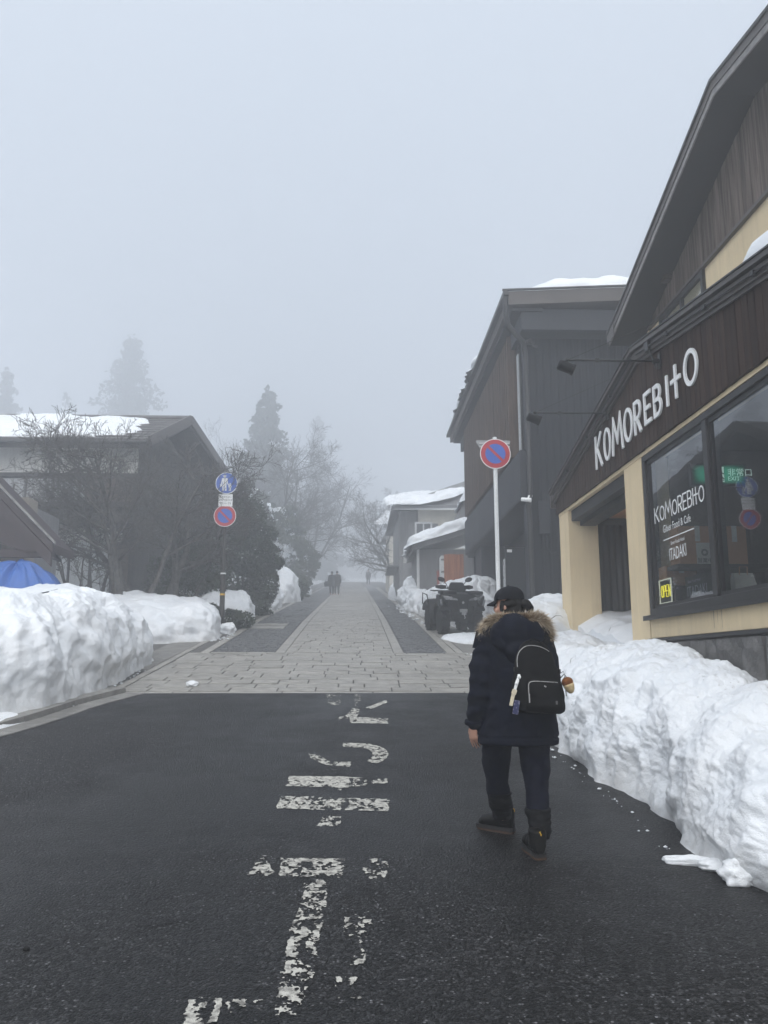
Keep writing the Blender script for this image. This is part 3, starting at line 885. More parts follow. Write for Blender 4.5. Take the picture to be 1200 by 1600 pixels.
bx('board_backing', BX_ + .031, 3.0, 4.26, BX_ + .2, 14.2, 4.45, BED, cafe)
LX = BX_ - .014
def pl(a, b2, t): return (LX - t, -a, b2)
spec = [('K', 11.66, 11.38, 4.40, .49), ('O', 11.27, 10.96, 4.40, .47), ('M', 10.88, 10.45, 4.40, .48), ('O', 10.38, 10.04, 4.42, .45), ('R', 9.95, 9.74, 4.43, .43),
        ('E', 9.58, 9.37, 4.45, .40), ('B', 9.26, 9.05, 4.44, .39), ('I', 8.85, 8.85, 4.46, .36), ('t', 8.73, 8.46, 4.47, .385), ('O', 8.36, 8.00, 4.475, .40)]
for ch, ya, yb, zb, h in spec:
    letter(ch, -ya, zb, ya - yb, h, .05, .02, pl, LETTER, cafe)
# window lettering
def decal(body, yl, z, size, xs=1., name='lettering', x=GX):
    V, F = text_mesh(body, size, .0, 'LEFT', xs)
    return mesh(name, on_facade(V, yl, z, x), F, LETTER, win)
wl = [('K', 9.74, 9.60), ('O', 9.57, 9.42), ('M', 9.40, 9.20), ('O', 9.18, 9.03), ('R', 9.0, 8.89), ('E', 8.86, 8.76), ('B', 8.73, 8.62), ('I', 8.585, 8.585), ('t', 8.565, 8.455), ('O', 8.44, 8.30)]
def pw(a, b2, t): return (GX - t, -a, b2)
for ch, ya, yb in wl: letter(ch, -ya, 3.275, ya - yb, .19 if ch != 'O' else .175, .018, .002, pw, LETTER, win, 'window_letter')
decal('Gibier Food & Cafe', 9.5, 3.125, .125, .82)
bx('lettering_rule', GX - .002, 8.62, 3.03, GX, 9.5, 3.042, LETTER, win)
decal('Seven Foods Hotel', 9.29, 2.955, .058, .9)
decal('ITADAKI', 9.36, 2.78, .2, .66)
# gable roof over the board: slab, drip edge and fascia in two slopes
def gable_prism(name, x0, x1, dz0, dz1, mat, ymin, parent=cafe, zr=zroof, apex=AP_Y, ymax=L_Y):
    P = [(ymin, zr(ymin) + dz0), (apex, zr(apex) + dz0), (ymax, zr(ymax) + dz0), (ymax, zr(ymax) + dz1), (apex, zr(apex) + dz1), (ymin, zr(ymin) + dz1)]
    V = [(x0, *p) for p in P] + [(x1, *p) for p in P]
    F = [(0, 1, 4, 5), (1, 2, 3, 4), (6, 11, 10, 7), (7, 10, 9, 8)] + [(i, (i + 1) % 6, (i + 1) % 6 + 6, i + 6) for i in range(6)]
    return mesh(name, V, F, mat, parent)
low_roof = gable_prism('roof', FX - .09, 4.95, -.06, -.02, SOFFIT, 2.8)
gable_prism('drip_edge', FX - .145, FX - .06, -.05, .0, FASCIA, 2.8, low_roof)
gable_prism('drip_cap', FX - .16, FX + .1, .002, .018, DARK_METAL, 2.8, low_roof)
gable_prism('fascia_board', FX - .105, FX - .05, -.165, -.062, FASCIA, 2.8, low_roof)
gable_prism('fascia_moulding', FX - .075, FX - .045, -.205, -.167, FASCIA, 2.8, low_roof)
gable_prism('soffit_strip', FX - .045, FX + .2, -.166, -.064, SOFFIT, 2.8, low_roof)
bx('eave_end', FX - .12, L_Y - .03, zroof(L_Y) - .27, FX + .3, L_Y + .03, zroof(L_Y) - .03, FASCIA, low_roof)
cp = MB()
cp.tube([(FX - .125, y, zroof(y) - .12) for y in (2.9, 5, 7, AP_Y - .15)], .012, 6)
cp.tube([(FX - .125, y, zroof(y) - .12) for y in (AP_Y + .05, 11.2, 12.7, 14.1)], .012, 6)
for y in (5.6, 6.6, 7.6, 8.6, 10.7, 11.9, 13.1): cp.obox((FX - .125, y, zroof(y) - .12), (.035, .05, .04))
cp.tube([(FX - .125, AP_Y - .55, zroof(AP_Y - .55) - .12), (FX - .12, AP_Y - .6, 5.2), (FX - .1, AP_Y - .66, 5.1), (FX - .07, AP_Y - .62, 5.02)], .009, 6)
cp.build('conduit', DARK_METAL, cafe)
bx('junction_box', FX - .14, AP_Y - .6, 5.25, FX - .09, AP_Y - .48, 5.37, DARK_METAL, cafe)
# recess behind the opening
ORANGE = M('lamplight_tinted_cedar', (.62, .27, .10), rough=.6, col2=(.74, .38, .17), scale=2, stretch=(6, .5, 6), bump=.1)  # orange wood, its colour raised to stand in for lamplight in the recess
CORR = M('dark_corrugated_sheet', (.035, .036, .04), rough=.45, var=.15, scale=2, stretch=(8, 8, .4), bump=.04, spec=.5)
bx('lintel_beam', FX + .06, 10.66, 3.98, FX + .42, 13.62, 4.15, SOFFIT, cafe)
bx('lintel_beam', FX + .2, 10.66, 3.90, FX + .46, 13.62, 3.978, DARK_METAL, cafe)
bx('recess_ceiling', FX + .47, 10.2, 4.12, 6.4, 14.15, 4.18, ORANGE, cafe)
bx('recess_header', 4.06, 14.02, 3.98, 6.4, 14.1, 4.10, DARK_METAL, cafe)
def corrugated(name, x0, x1, y, z0, z1, amp, pitch, mat, parent):
    xs = np.arange(x0, x1, pitch / 8); P = [(x, y - amp * math.sin(2 * math.pi * (x - x0) / pitch) * (.7 + .3 * math.sin(x * 9))) for x in xs]
    V = [(a, b2, z0) for a, b2 in P] + [(a, b2, z1) for a, b2 in P]; n = len(P)
    return mesh(name, V, [(i, i + 1, i + 1 + n, i + n) for i in range(n - 1)], mat, parent, smooth=True)
corrugated('recess_wall', 4.06, 6.4, 14.0, 1.7, 3.98, .02, .11, CORR, cafe)
bx('recess_back_wall', 6.3, 10.2, 1.6, 6.38, 14.1, 4.12, SOFFIT, cafe)
bx('recess_floor', FX + .03, 10.1, 1.62, 6.4, 14.2, 1.75, CONCRETE, cafe)
bx('door_jamb', 4.055, 13.93, 1.75, 4.10, 13.99, 3.98, DARK_METAL, cafe)
# inside the window: room shell, seen dimly
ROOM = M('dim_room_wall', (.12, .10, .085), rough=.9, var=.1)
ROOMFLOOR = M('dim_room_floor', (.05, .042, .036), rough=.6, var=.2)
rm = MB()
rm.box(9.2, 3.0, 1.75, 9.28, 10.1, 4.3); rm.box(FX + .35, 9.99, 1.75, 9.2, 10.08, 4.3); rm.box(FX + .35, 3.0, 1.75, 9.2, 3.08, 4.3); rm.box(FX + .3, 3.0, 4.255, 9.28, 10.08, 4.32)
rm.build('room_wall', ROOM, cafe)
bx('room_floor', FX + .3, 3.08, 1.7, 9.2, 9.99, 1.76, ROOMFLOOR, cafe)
# outer body (seen only from other positions)
BODY = M('end_wall_render', (.36, .3, .2), rough=.85, var=.08, scale=1.2)
bd = MB(); bd.box(FX + .35, 14.16, .8, 10.5, 14.25, 4.5); bd.box(FX + .35, 2.9, -.3, 10.5, 2.98, 4.9); bd.box(10.45, 3.0, 0, 10.55, 14.2, 4.6)
bd.build('end_wall', BODY, cafe)
# ------------- upper storey
UX0 = 4.2
UA_Y, UA_Z, UL_Y, UL_Z, UR = 8.70, 8.48, 13.06, 7.07, .165
def zup(y): return UA_Z - (UA_Z - UL_Z) / (UL_Y - UA_Y) * (y - UA_Y) if y > UA_Y else UA_Z - UR * (UA_Y - y)
up = dict(zr=zup, apex=UA_Y, ymax=UL_Y)
ur = gable_prism('upper_roof', UX0 + .03, 10.9, -.2, -.03, SOFFIT, 1.5, **up)
gable_prism('verge_cap', UX0 - .02, UX0 + .12, -.028, .012, DARK_METAL, 1.5, ur, **up)
gable_prism('verge_fascia', UX0, UX0 + .028, -.13, -.03, FASCIA, 1.5, ur, **up)
gable_prism('verge_lower_fascia', UX0 + .012, UX0 + .03, -.215, -.132, FASCIA_LIGHT, 1.5, ur, **up)
bx('verge_end', UX0 - .01, UL_Y - .35, UL_Z - .17, UX0 + .0, UL_Y + .02, UL_Z + .05, FASCIA, ur)
WX = 4.72
y = 2.0
while y < 12.6:
    w = random.choice((.11, .12, .13)); g = .0025
    x0 = WX - random.uniform(0, .007); t = min(zup(y), zup(y + w)) - .2
    if t > 7.06:
        mesh('siding_board', *(lambda m_: (m_.v, m_.f))(MB().box(x0, y + g, 7.0, WX + .03, y + w - g, t + .03)), SIDING, cafe)
    y += w
bx('upper_wall', WX + .035, 2.0, 4.6, WX + .3, 12.9, 7.0, BEIGE, cafe)
bx('siding_trim', WX - .02, 2.0, 6.95, WX + .034, 12.6, 6.998, FASCIA, cafe)
bx('upper_wall', WX + .04, 2.0, 7.0, WX + .2, 12.5, 7.25, BED, cafe)
bx('upper_wall', WX + .3, 12.55, 4.5, 10.6, 12.7, 7.0, BODY, cafe)
uw = MB()
for (a, b2, lo, hi) in ((10.45, 12.1, 6.86, 6.945), (10.45, 10.53, 5.4, 6.858), (12.02, 12.1, 5.4, 6.858), (11.2, 11.27, 5.4, 6.858)): uw.box(WX - .01, a, lo, WX + .034, b2, hi)
uwo = uw.build('upper_window_frame', DARK_METAL, cafe)
bx('pane', WX + .015, 10.531, 5.4, WX + .03, 11.199, 6.857, GLASS, uwo); bx('pane', WX + .015, 11.271, 5.4, WX + .03, 12.019, 6.857, GLASS, uwo)
vt = MB(); vt.lathe([(.07, 0), (.075, .05), (.07, .1), (.03, .12)], (WX - .005, 11.55, 7.38), n=14, rot=Matrix.Rotation(R(-90), 3, 'Y')); vt.box(WX - .13, 11.47, 7.30, WX - .01, 11.63, 7.335)
vt.build('vent_hood', FASCIA, cafe)

# ------------- things in and on the cafe
GREEN = M('lit_exit_sign_green', (.01, .05, .035), rough=.4, var=.0, bump=0, emit=(.02, .55, .32), estr=.16)
def uneven_glow(m, s_):
    # emission painted brightest mid-panel, fading to the edges for a blurred glow
    n = m.node_tree.nodes; L = m.node_tree.links; b = n['Principled BSDF']
    tc = n.new('ShaderNodeTexCoord'); vm = n.new('ShaderNodeVectorMath'); vm.operation = 'MULTIPLY_ADD'; vm.inputs[1].default_value = (2, 0, 2); vm.inputs[2].default_value = (-1, 0, -1)
    L.new(tc.outputs['Generated'], vm.inputs[0]); sx = n.new('ShaderNodeSeparateXYZ'); L.new(vm.outputs[0], sx.inputs[0])
    prev = None
    for ax, ex in (('X', 4.0), ('Z', 3.0)):
        ab = n.new('ShaderNodeMath'); ab.operation = 'ABSOLUTE'; L.new(sx.outputs[ax], ab.inputs[0])
        pw_ = n.new('ShaderNodeMath'); pw_.operation = 'POWER'; pw_.inputs[1].default_value = ex; L.new(ab.outputs[0], pw_.inputs[0])
        iv = n.new('ShaderNodeMath'); iv.operation = 'SUBTRACT'; iv.inputs[0].default_value = 1; L.new(pw_.outputs[0], iv.inputs[1])
        if prev is None: prev = iv.outputs[0]
        else:
            mu = n.new('ShaderNodeMath'); mu.operation = 'MULTIPLY'; L.new(prev, mu.inputs[0]); L.new(iv.outputs[0], mu.inputs[1]); prev = mu.outputs[0]
    sc = n.new('ShaderNodeMath'); sc.operation = 'MULTIPLY'; sc.inputs[1].default_value = s_; L.new(prev, sc.inputs[0]); L.new(sc.outputs[0], b.inputs['Emission Strength'])
uneven_glow(GREEN, .2)
GWHITE = M('lit_exit_sign_white', (.8, .85, .8), rough=.4, var=0, bump=0, emit=(.75, 1, .86), estr=.22)
ex = thing('exit_sign', 'lit green emergency exit sign hanging inside the cafe window', 'exit sign', (4.6, 8.9, 3.5))
ex['label'] = 'lit green emergency exit sign with running figure, hanging inside the cafe window'
a0 = UX(1082, 728, 4.5); a1 = UX(1162, 752, 4.5)
ey = 9.35
def E_(px, py): return UY(px, py, ey)
xA, _, zA = E_(1083, 756); xB, _, zB = E_(1163, 727)
bx('housing', xA - .02, ey + .002, zA - .02, xB + .02, ey + .07, zB + .02, DARK_METAL, ex)
bx('lit_panel', xA, ey - .006, zA, xB, ey, zB, GREEN, ex)
rf = MB(); cx_, cz_ = xA + .56 * (xB - xA), (zA + zB) / 2; hh = zB - zA
rf.box(cx_ - .13 * hh * 2, ey - .010, zA + .1 * hh, cx_ + .02, ey - .007, zB - .1 * hh)
rf.build('door_symbol', GWHITE, ex)
ru = MB(); ru.lathe([(.0, 0), (.09 * hh, 0), (.09 * hh, .002)], (cx_ - .1 * hh, ey - .013, zA + .76 * hh), axis='y', n=12)
for p in ([(-.12, .66), (-.1, .4)], [(-.12, .62), (.08, .52)], [(-.12, .62), (-.26, .5)], [(-.1, .42), (.06, .26), (.02, .14)], [(-.1, .42), (-.24, .3)]):
    ru.tube([(cx_ + a * hh, ey - .012, zA + b2 * hh) for a, b2 in p], .035 * hh, 5)
ru.build('running_figure', DARK_METAL, ex)
V, F = text_mesh('非常口', .1, 0, 'LEFT'); mesh('lettering', on_front(V, cx_ + .06, zA + .45 * hh, ey - .011), F, GWHITE, ex)
V, F = text_mesh('EXIT', .07, 0, 'LEFT'); mesh('lettering', on_front(V, cx_ + .06, zA + .18 * hh, ey - .011), F, GWHITE, ex)
ex.location = (xA, ey, zA)
for c in ex.children: c.location = Vector((4.6, 8.9, 3.5)) - Vector((xA, ey, zA))
bx('hanger', xA + .2, ey + .03, zB + .02, xA + .22, ey + .04, 4.25, DARK_METAL, ex)
CARD = M('tan_cardboard', (.50, .27, .145), rough=.85, var=.12, scale=2, bump=.05)
def carton(label, x0, y0, z0, sx, sy, sz, flap=True):
    t = thing('cardboard_box', label, 'box', (x0 + sx / 2, y0 + sy / 2, z0), 'boxes stacked inside the cafe window')
    bx('box_body', x0, y0, z0, x0 + sx, y0 + sy, z0 + sz, CARD, t, bev=.008)
    bx('tape_strip', x0 + sx / 2 - .03, y0 - .003, z0 + sz * .6, x0 + sx / 2 + .03, y0 + sy + .003, z0 + sz + .002, PAPER, t)
    return t
PAPER = M('printed_paper', (.58, .56, .5), rough=.8, var=.1, scale=8, bump=0)
def cpx(label, p0, p1, y, d):
    A, B_ = UY(p0[0], p1[1], y), UY(p1[0], p0[1], y)
    carton(label, A[0], y, A[2], B_[0] - A[0], d, B_[2] - A[2])
cpx('upper tan cardboard box behind the printed notice, left of the mullion in the cafe window', (1063, 822), (1118, 882), 9.55, .3)
cpx('tan cardboard box right of the window mullion, level with the printed notice', (1132, 822), (1165, 884), 9.5, .3)
cpx('low tan cardboard box above the little dark board in the cafe window', (1042, 884), (1088, 912), 9.62, .25)
cpx('small tan cardboard box low behind the right pane of the cafe window', (1146, 898), (1168, 925), 9.3, .3)
tb = thing('cafe_table', 'dark wooden table with boxes on it inside the cafe window', 'table', (4.7, 8.9, 1.76))
bx('table_top', 3.75, 7.95, 2.13, 5.0, 9.9, 2.175, ROOMFLOOR, tb)
for a, b2 in ((3.9, 8.0), (4.9, 8.0), (3.9, 9.8), (4.9, 9.8)): bx('leg', a - .03, b2 - .03, 1.76, a + .03, b2 + .03, 2.128, ROOMFLOOR, tb)
zr_ = UY(1100, 884, 9.5)[2]
bx('shelf_riser', 3.66, 9.3, zr_ - .05, 4.9, 9.95, zr_ - .002, ROOMFLOOR, tb)
for a in (3.68, 4.8): bx('riser_leg', a, 9.7, 2.18, a + .06, 9.94, zr_ - .051, ROOMFLOOR, tb)
nt_ = thing('notice_sheet', 'white printed notice sheet propped against the box inside the cafe window', 'notice', (4.25, 8.6, 2.62))
A, B_ = UY(1090, 884, 9.4), UY(1112, 848, 9.4)
bx('sheet', A[0], 9.4, A[2], B_[0], 9.408, B_[2], PAPER, nt_)
V, F = text_mesh('営業中', .06, 0, 'CENTER'); mesh('lettering', on_front(V, (A[0] + B_[0]) / 2, A[2] + .04, 9.396), F, BLACK, nt_)
V, F = text_mesh('◎', .10, 0, 'CENTER'); mesh('emblem', on_front(V, (A[0] + B_[0]) / 2, A[2] + .12, 9.396), F, BLACK, nt_)
# neon OPEN and ITADAKI board stand on the sill inside
YEL = M('lit_yellow_neon', (.9, .8, .05), rough=.4, var=0, bump=0, emit=(1, .86, .02), estr=.42)
WNE = M('lit_white_neon', (.9, .9, .8), rough=.4, var=0, bump=0, emit=(1, .96, .72), estr=.2)
op = thing('open_sign', 'small yellow neon OPEN sign with pale lit border in the corner of the cafe window', 'neon sign', (FX + .1, 9.7, 2.31))
bx('back_panel', FX + .085, 9.44, 2.315, FX + .1, 9.83, 2.60, BLACK, op)
bt = MB(); ya, yb, z0, z1 = 9.45, 9.82, 2.322, 2.592
bt.tube([(FX + .078, ya, z0), (FX + .078, yb, z0), (FX + .078, yb, z1), (FX + .078, ya, z1), (FX + .078, ya, z0)], .009, 6); bt.build('border_tube', WNE, op)
nl = MB()
def neon(pts): nl.tube([(FX + .076, 9.80 - a, 2.39 + b2) for a, b2 in pts], .006, 6)
hh_ = .135
for k, w_ in enumerate((.062, .055, .05, .06)):
    x_ = .035 + k * .078
    if k == 0: neon([(x_ + .03 + .031 * math.cos(R(a)), hh_ / 2 + hh_ / 2 * math.sin(R(a))) for a in range(0, 361, 24)])
    if k == 1: neon([(x_, 0), (x_, hh_), (x_ + .04, hh_), (x_ + .055, hh_ * .85), (x_ + .055, hh_ * .62), (x_ + .04, hh_ * .48), (x_, hh_ * .48)])
    if k == 2: neon([(x_ + .05, 0), (x_, 0), (x_, hh_), (x_ + .05, hh_)]); neon([(x_, hh_ / 2), (x_ + .042, hh_ / 2)])
    if k == 3: neon([(x_, 0), (x_, hh_), (x_ + .058, 0), (x_ + .058, hh_)])
nl.build('neon_lettering', YEL, op)
it = thing('itadaki_board', 'small dark board lettered ITADAKI standing on the window sill beside the yellow neon', 'sign board', (FX + .1, 8.7, 2.31))
bx('board', FX + .09, 8.22, 2.312, FX + .105, 9.06, 2.56, BLACK, it)
V, F = text_mesh('ITADAKI', .15, 0, 'LEFT', .92); mesh('lettering', on_facade(V, 9.02, 2.345, FX + .087), F, STEEL, it)
V, F = text_mesh('Seven Foods Hotel', .05, 0, 'LEFT', .9); mesh('lettering', on_facade(V, 8.99, 2.485, FX + .087), F, STEEL, it)
wb = thing('white_bag', 'white paper bag beside the small dark board inside the window', 'bag', (3.9, 8.3, 2.31))
mb = MB(); mb.loft([[(3.8, 8.2, 2.18), (4.02, 8.2, 2.18), (4.02, 8.34, 2.18), (3.8, 8.34, 2.18)], [(3.8, 8.2, 2.4), (4.02, 8.2, 2.4), (4.02, 8.34, 2.4), (3.8, 8.34, 2.4)], [(3.81, 8.25, 2.52), (4.01, 8.25, 2.52), (4.01, 8.29, 2.52), (3.81, 8.29, 2.52)]])
mb.build('bag_body', PAPER, wb)
hd = MB(); hd.tube([(3.87, 8.245, 2.5), (3.87, 8.235, 2.58), (3.95, 8.235, 2.58), (3.95, 8.245, 2.5)], .006, 5); hd.build('handle', CARD, wb)

# sign spotlights on long arms
def spotlight(y, z, xl, label):
    t = thing('sign_spotlight', label, 'spotlight', (BX_, y, z), 'spotlights on arms over the cafe sign')
    m_ = MB(); m_.tube([(BX_ - .008, y, z), (xl + .02, y, z)], .0125, 8); m_.build('arm', DARK_METAL, t, smooth=True)
    k = MB(); k.box(BX_ - .02, y - .035, z - .09, BX_ - .009, y + .035, z + .09); k.obox((BX_ - .06, y, z), (.07, .045, .045)); k.tube([(BX_ - .05, y, z - .02), (BX_ - .05, y, z - .1)], .008, 6)
    k.build('bracket', DARK_METAL, t)
    c = MB(); c.obox((xl + .35, y, z), (.05, .036, .036)); c.build('coupling', DARK_METAL, t)
    ang = Matrix.Rotation(R(112), 3, 'Y')
    h = MB(); h.lathe([(.045, -.015), (.062, 0), (.062, .15), (.068, .152), (.068, .18), (.058, .18), (.052, .165), (0, .165)], (xl - .09, y, z - .055), n=20, rot=ang)
    lh = h.build('lamp_head', BLACK, t, smooth=True, sharp=35)
    j = MB(); j.tube([(xl + .02, y, z), (xl - .015, y, z - .01), (xl - .03, y, z - .05)], .016, 8); j.ball((xl, y, z), .024, 10, 6); j.build('swivel', DARK_METAL, t, smooth=True)
    lens = MB(); lens.lathe([(0, 0), (.05, 0)], tuple(Vector((xl - .09, y, z - .055)) + ang @ Vector((0, 0, .168))), n=18, rot=ang); lens.build('lens', PAPER, lh)
    s_ = MB(); s_.tube([(xl + .03, y, z + .01), (BX_ + .1, y - .05, z + .52)], .003, 4); s_.build('stay_wire', DARK_METAL, t)
spotlight(9.05, 5.07, 2.42, 'black sign spotlight on the upper arm, below the gable peak near the last letter')
spotlight(11.05, 5.06, 2.47, 'black sign spotlight on the lower arm, above the first letters of the cafe sign')

# rain-washed drip stains below the mullion and along the foot of the wall
STAIN = M('wall_drip_stain', (.20, .155, .11), rough=.9, col2=(.50, .41, .27), scale=9, stretch=(6, 6, .6), lo=.4, hi=.62, bump=0)
for ys_, w_, l_ in ((8.17, .022, .20), (8.09, .012, .17), (7.99, .016, .21), (8.23, .007, .12), (6.9, .012, .14)):
    mesh('drip_stain', [(FX - .0015, ys_, 2.165), (FX - .0015, ys_ + w_, 2.165), (FX - .0015, ys_ + w_ * .7, 2.165 - l_), (FX - .0015, ys_ + w_ * .3, 2.165 - l_)], [(0, 1, 2, 3)], STAIN, cafe)
# ================================================================== DARK SLATE BUILDING BEHIND THE CAFE
dk = thing('slate_building', 'dark slate two-storey building with brown vertical louvres and deep flat eaves', 'building', (3.9, 23, zf(23)))
DX, DY, DE = 3.92, 18.3, 28.9
# camera-facing side wall of ribbed metal
def ribbed(name, x0, x1, y, z0, z1, pitch, depth, mat, parent):
    P = []; x = x0
    while x < x1:
        P += [(x, y), (x + pitch * .62, y), (x + pitch * .7, y - depth), (x + pitch * .92, y - depth)]; x += pitch
    n = len(P); V = [(a, b2, z0) for a, b2 in P] + [(a, b2, z1) for a, b2 in P]
    return mesh(name, V, [(i, i + 1, i + 1 + n, i + n) for i in range(n - 1)], mat, parent)
ribbed('side_wall', DX + .12, 11.0, DY, 1.6, 9.15, .17, .012, NAVY, dk)
bx('corner_post', DX - .0, DY - .03, 1.6, DX + .12, DY + .12, 9.15, NAVY, dk)
bx('front_wall', DX, DY + .13, 5.32, DX + .2, DE, 9.6, NAVY2, dk)
bx('rear_wall', 10.9, DY + .05, 1.6, 11.05, DE, 9.2, NAVY, dk)
bx('end_wall', DX + .21, DE - .15, 2.2, 10.9, DE - .02, 9.2, NAVY, dk)
# upper slab bay: louvres proud of the wall
LXX = 3.66
bx('louvre_backing', LXX + .09, 19.2, 6.55, DX - .002, 27.4, 9.45, DARK_METAL, dk)
y = 19.2
while y < 27.35:
    x0 = LXX - random.uniform(0, .012)
    mesh('slat', *(lambda m_: (m_.v, m_.f))(MB().box(x0, y, 6.5, LXX + .088, y + .085, 9.46)), LOUVRE, dk)
    y += .15
bx('louvre_end', LXX - .01, 19.08, 6.46, DX - .003, 19.19, 9.5, LOUVRE, dk)
# tall narrow window beside the louvres
nw = bx('narrow_window', DX - .05, 18.72, 6.15, DX - .003, 19.02, 9.2, DARK_METAL, dk)
PALE = M('sky_reflection_pale', (.5, .53, .55), rough=.35, var=.05, bump=0)  # sky reflected in the glass, put in as a flat pale colour
bx('pane', DX - .075, 18.8, 6.35, DX - .052, 18.98, 8.95, PALE, nw)
# band below the louvres (canopy fascia) and recessed ground floor
bx('canopy_band', DX - .2, DY + .0, 5.33, DX - .004, DE - .9, 6.44, NAVY2, dk, bev=.01)
bx('canopy_soffit', DX - .19, DY + .02, 5.29, 5.6, DE - .9, 5.328, SOFFIT, dk)
bx('shop_wall', 4.75, DY + .1, 1.7, 4.85, DE, 5.29, NAVY, dk)
bx('pier', DX - .02, 25.6, 2.2, 4.74, 26.9, 5.288, NAVY2, dk)
bx('pier', DX + .0, DY + .13, 1.7, 4.74, DY + .7, 5.288, NAVY2, dk)
sw = MB()
for (a, b2, lo, hi) in ((20.2, 25.5, 4.7, 4.8), (20.2, 25.5, 2.35, 2.45), (20.2, 20.3, 2.45, 4.7), (22.6, 22.7, 2.45, 4.7), (25.4, 25.5, 2.45, 4.7)): sw.box(4.68, a, lo, 4.748, b2, hi)
swo = sw.build('shop_window', DARK_METAL, dk)
bx('pane', 4.70, 20.3, 2.45, 4.72, 22.6, 4.7, GLASS, swo); bx('pane', 4.70, 22.7, 2.45, 4.72, 25.4, 4.7, GLASS, swo)
# porch screen facing down the street, with louvred vent above
bx('porch_screen', 3.62, 19.9, 2.0, 4.7, 19.96, 4.42, NAVY2, dk, bev=.008)
bx('screen_cap', 3.6, 19.88, 4.422, 4.7, 19.98, 4.45, DARK_METAL, dk)
bx('name_tag', 3.66, 19.885, 4.30, 3.78, 19.897, 4.37, WHITE, dk)
vg = MB()
for k in range(6): vg.obox((4.72, 18.95, 4.1 + k * .1), (.1, .5, .03), Matrix.Rotation(R(35), 3, 'Y'))
vg.build('vent_grille', DARK_METAL, dk)
V, F = text_mesh('ZERO', .2, .004, 'CENTER'); mesh('wall_lettering', on_facade(V, 26.2, 3.95, DX - .026), F, STEEL, dk)
# roof: low monopitch, deep eaves
RX = 3.42
RZ = 9.95
def zr2(x): return RZ + .055 * (x - RX)
V = []
for y in (17.55, 29.4):
    V += [(RX, y, zr2(RX) - .32), (11.6, y, zr2(11.6) - .32), (11.6, y, zr2(11.6)), (RX, y, zr2(RX))]
roofF = [(3, 2, 1, 0), (4, 5, 6, 7), (0, 1, 5, 4), (1, 2, 6, 5), (2, 3, 7, 6), (3, 0, 4, 7)]
dr = mesh('roof', V, roofF, FASCIA, dk)
bx('eave_gutter', RX - .12, 17.5, RZ - .10, RX - .003, 29.5, RZ + .0, DARK_METAL, dr)
V = [(RX - .14, 17.5, zr2(RX) + .003), (11.7, 17.5, zr2(11.7) + .003), (11.7, 17.56, zr2(11.7) + .003), (RX - .14, 17.56, zr2(RX) + .003)]
mesh('verge_flashing', V + [(a, b2, c + .035) for a, b2, c in V], roofF[:0] + [(3, 2, 1, 0), (4, 5, 6, 7), (0, 1, 5, 4), (1, 2, 6, 5), (2, 3, 7, 6), (3, 0, 4, 7)], DARK_METAL, dr)
bx('inner_fascia', RX + .32, 17.75, RZ - .82, 11.0, 17.9, RZ - .321, NAVY2, dr)
bx('eave_soffit', RX + .1, 17.7, RZ - .40, DX + .3, 29.2, RZ - .322, SOFFIT, dr)
bx('eave_wall_band', RX + .32, 17.91, RZ - .8, RX + .42, 28.9, RZ - .41, NAVY2, dr)
bx('eave_side_soffit', RX + .33, 17.91, RZ - .82, 11.0, DY + .2, RZ - .78, SOFFIT, dr)
# downpipe with swan neck
dp = MB(); px_ = DX - .06
dp.tube([(RX - .06, 17.62, RZ - .1), (RX - .05, 17.64, RZ - .55), (RX + .02, 17.75, RZ - .75), (px_ - .02, 18.1, RZ - 1.0), (px_ + .04, DY - .1, RZ - 1.25), (px_ + .05, DY - .1, 7.6), (px_ + .05, DY - .1, 5.6), (px_ - .0, DY - .1, 5.1), (px_ + .02, DY - .1, 4.8), (px_ + .02, DY - .1, 1.7)], .064, 10)
dp.build('downpipe', DARK_METAL, dk, smooth=True, sharp=50)
bk = MB()
for z in (8.2, 7.0, 5.9, 4.3, 3.2): bk.lathe([(.062, 0), (.062, .05)], (px_ + .05 if z > 5.2 else px_ + .02, DY - .1, z), n=12)
bk.build('pipe_clip', DARK_METAL, dk)
cb = MB(); cb.tube([(DX + .35, DY - .04, 5.3), (DX + .35, DY - .04, 4.2), (DX + .42, DY - .04, 4.05), (DX + .55, DY - .04, 4.1)], .018, 6); cb.box(DX + .18, DY - .07, 4.5, DX + .42, DY - .025, 5.25); cb.build('cable_duct', NAVY2, dk)
fl = MB(); fl.obox((RX + .55, 18.1, RZ - 1.0), (.14, .1, .1)); fl.ball((RX + .55, 18.02, RZ - 1.0), .06, 10, 6); fl.tube([(RX + .62, 18.05, RZ - 1.1), (RX + .72, 18.0, RZ - 1.14)], .03, 8); fl.build('eave_lamp', DARK_METAL, dk)

cc = thing('security_camera', 'white bullet security camera on the corner of the dark slate building', 'camera', (DX - .05, DY - .05, 5.3))
m_ = MB(); rot = Matrix.Rotation(R(62), 3, 'Z') @ Matrix.Rotation(R(100), 3, 'X')
m_.lathe([(.04, -.10), (.045, -.09), (.045, .08), (.05, .085), (.05, .12), (.036, .12), (.036, .11), (0, .11)], (DX - .14, DY - .22, 5.24), n=16, rot=rot); m_.build('camera_body', WHITE, cc, smooth=True, sharp=40)
m_ = MB(); m_.tube([(DX - .1, DY - .2, 5.24), (DX - .05, DY - .16, 5.34), (DX + .0, DY - .04, 5.36)], .02, 8); m_.lathe([(.05, 0), (.05, .03)], (DX + .0, DY - .06, 5.36), axis='y', n=12); m_.build('bracket', WHITE, cc)

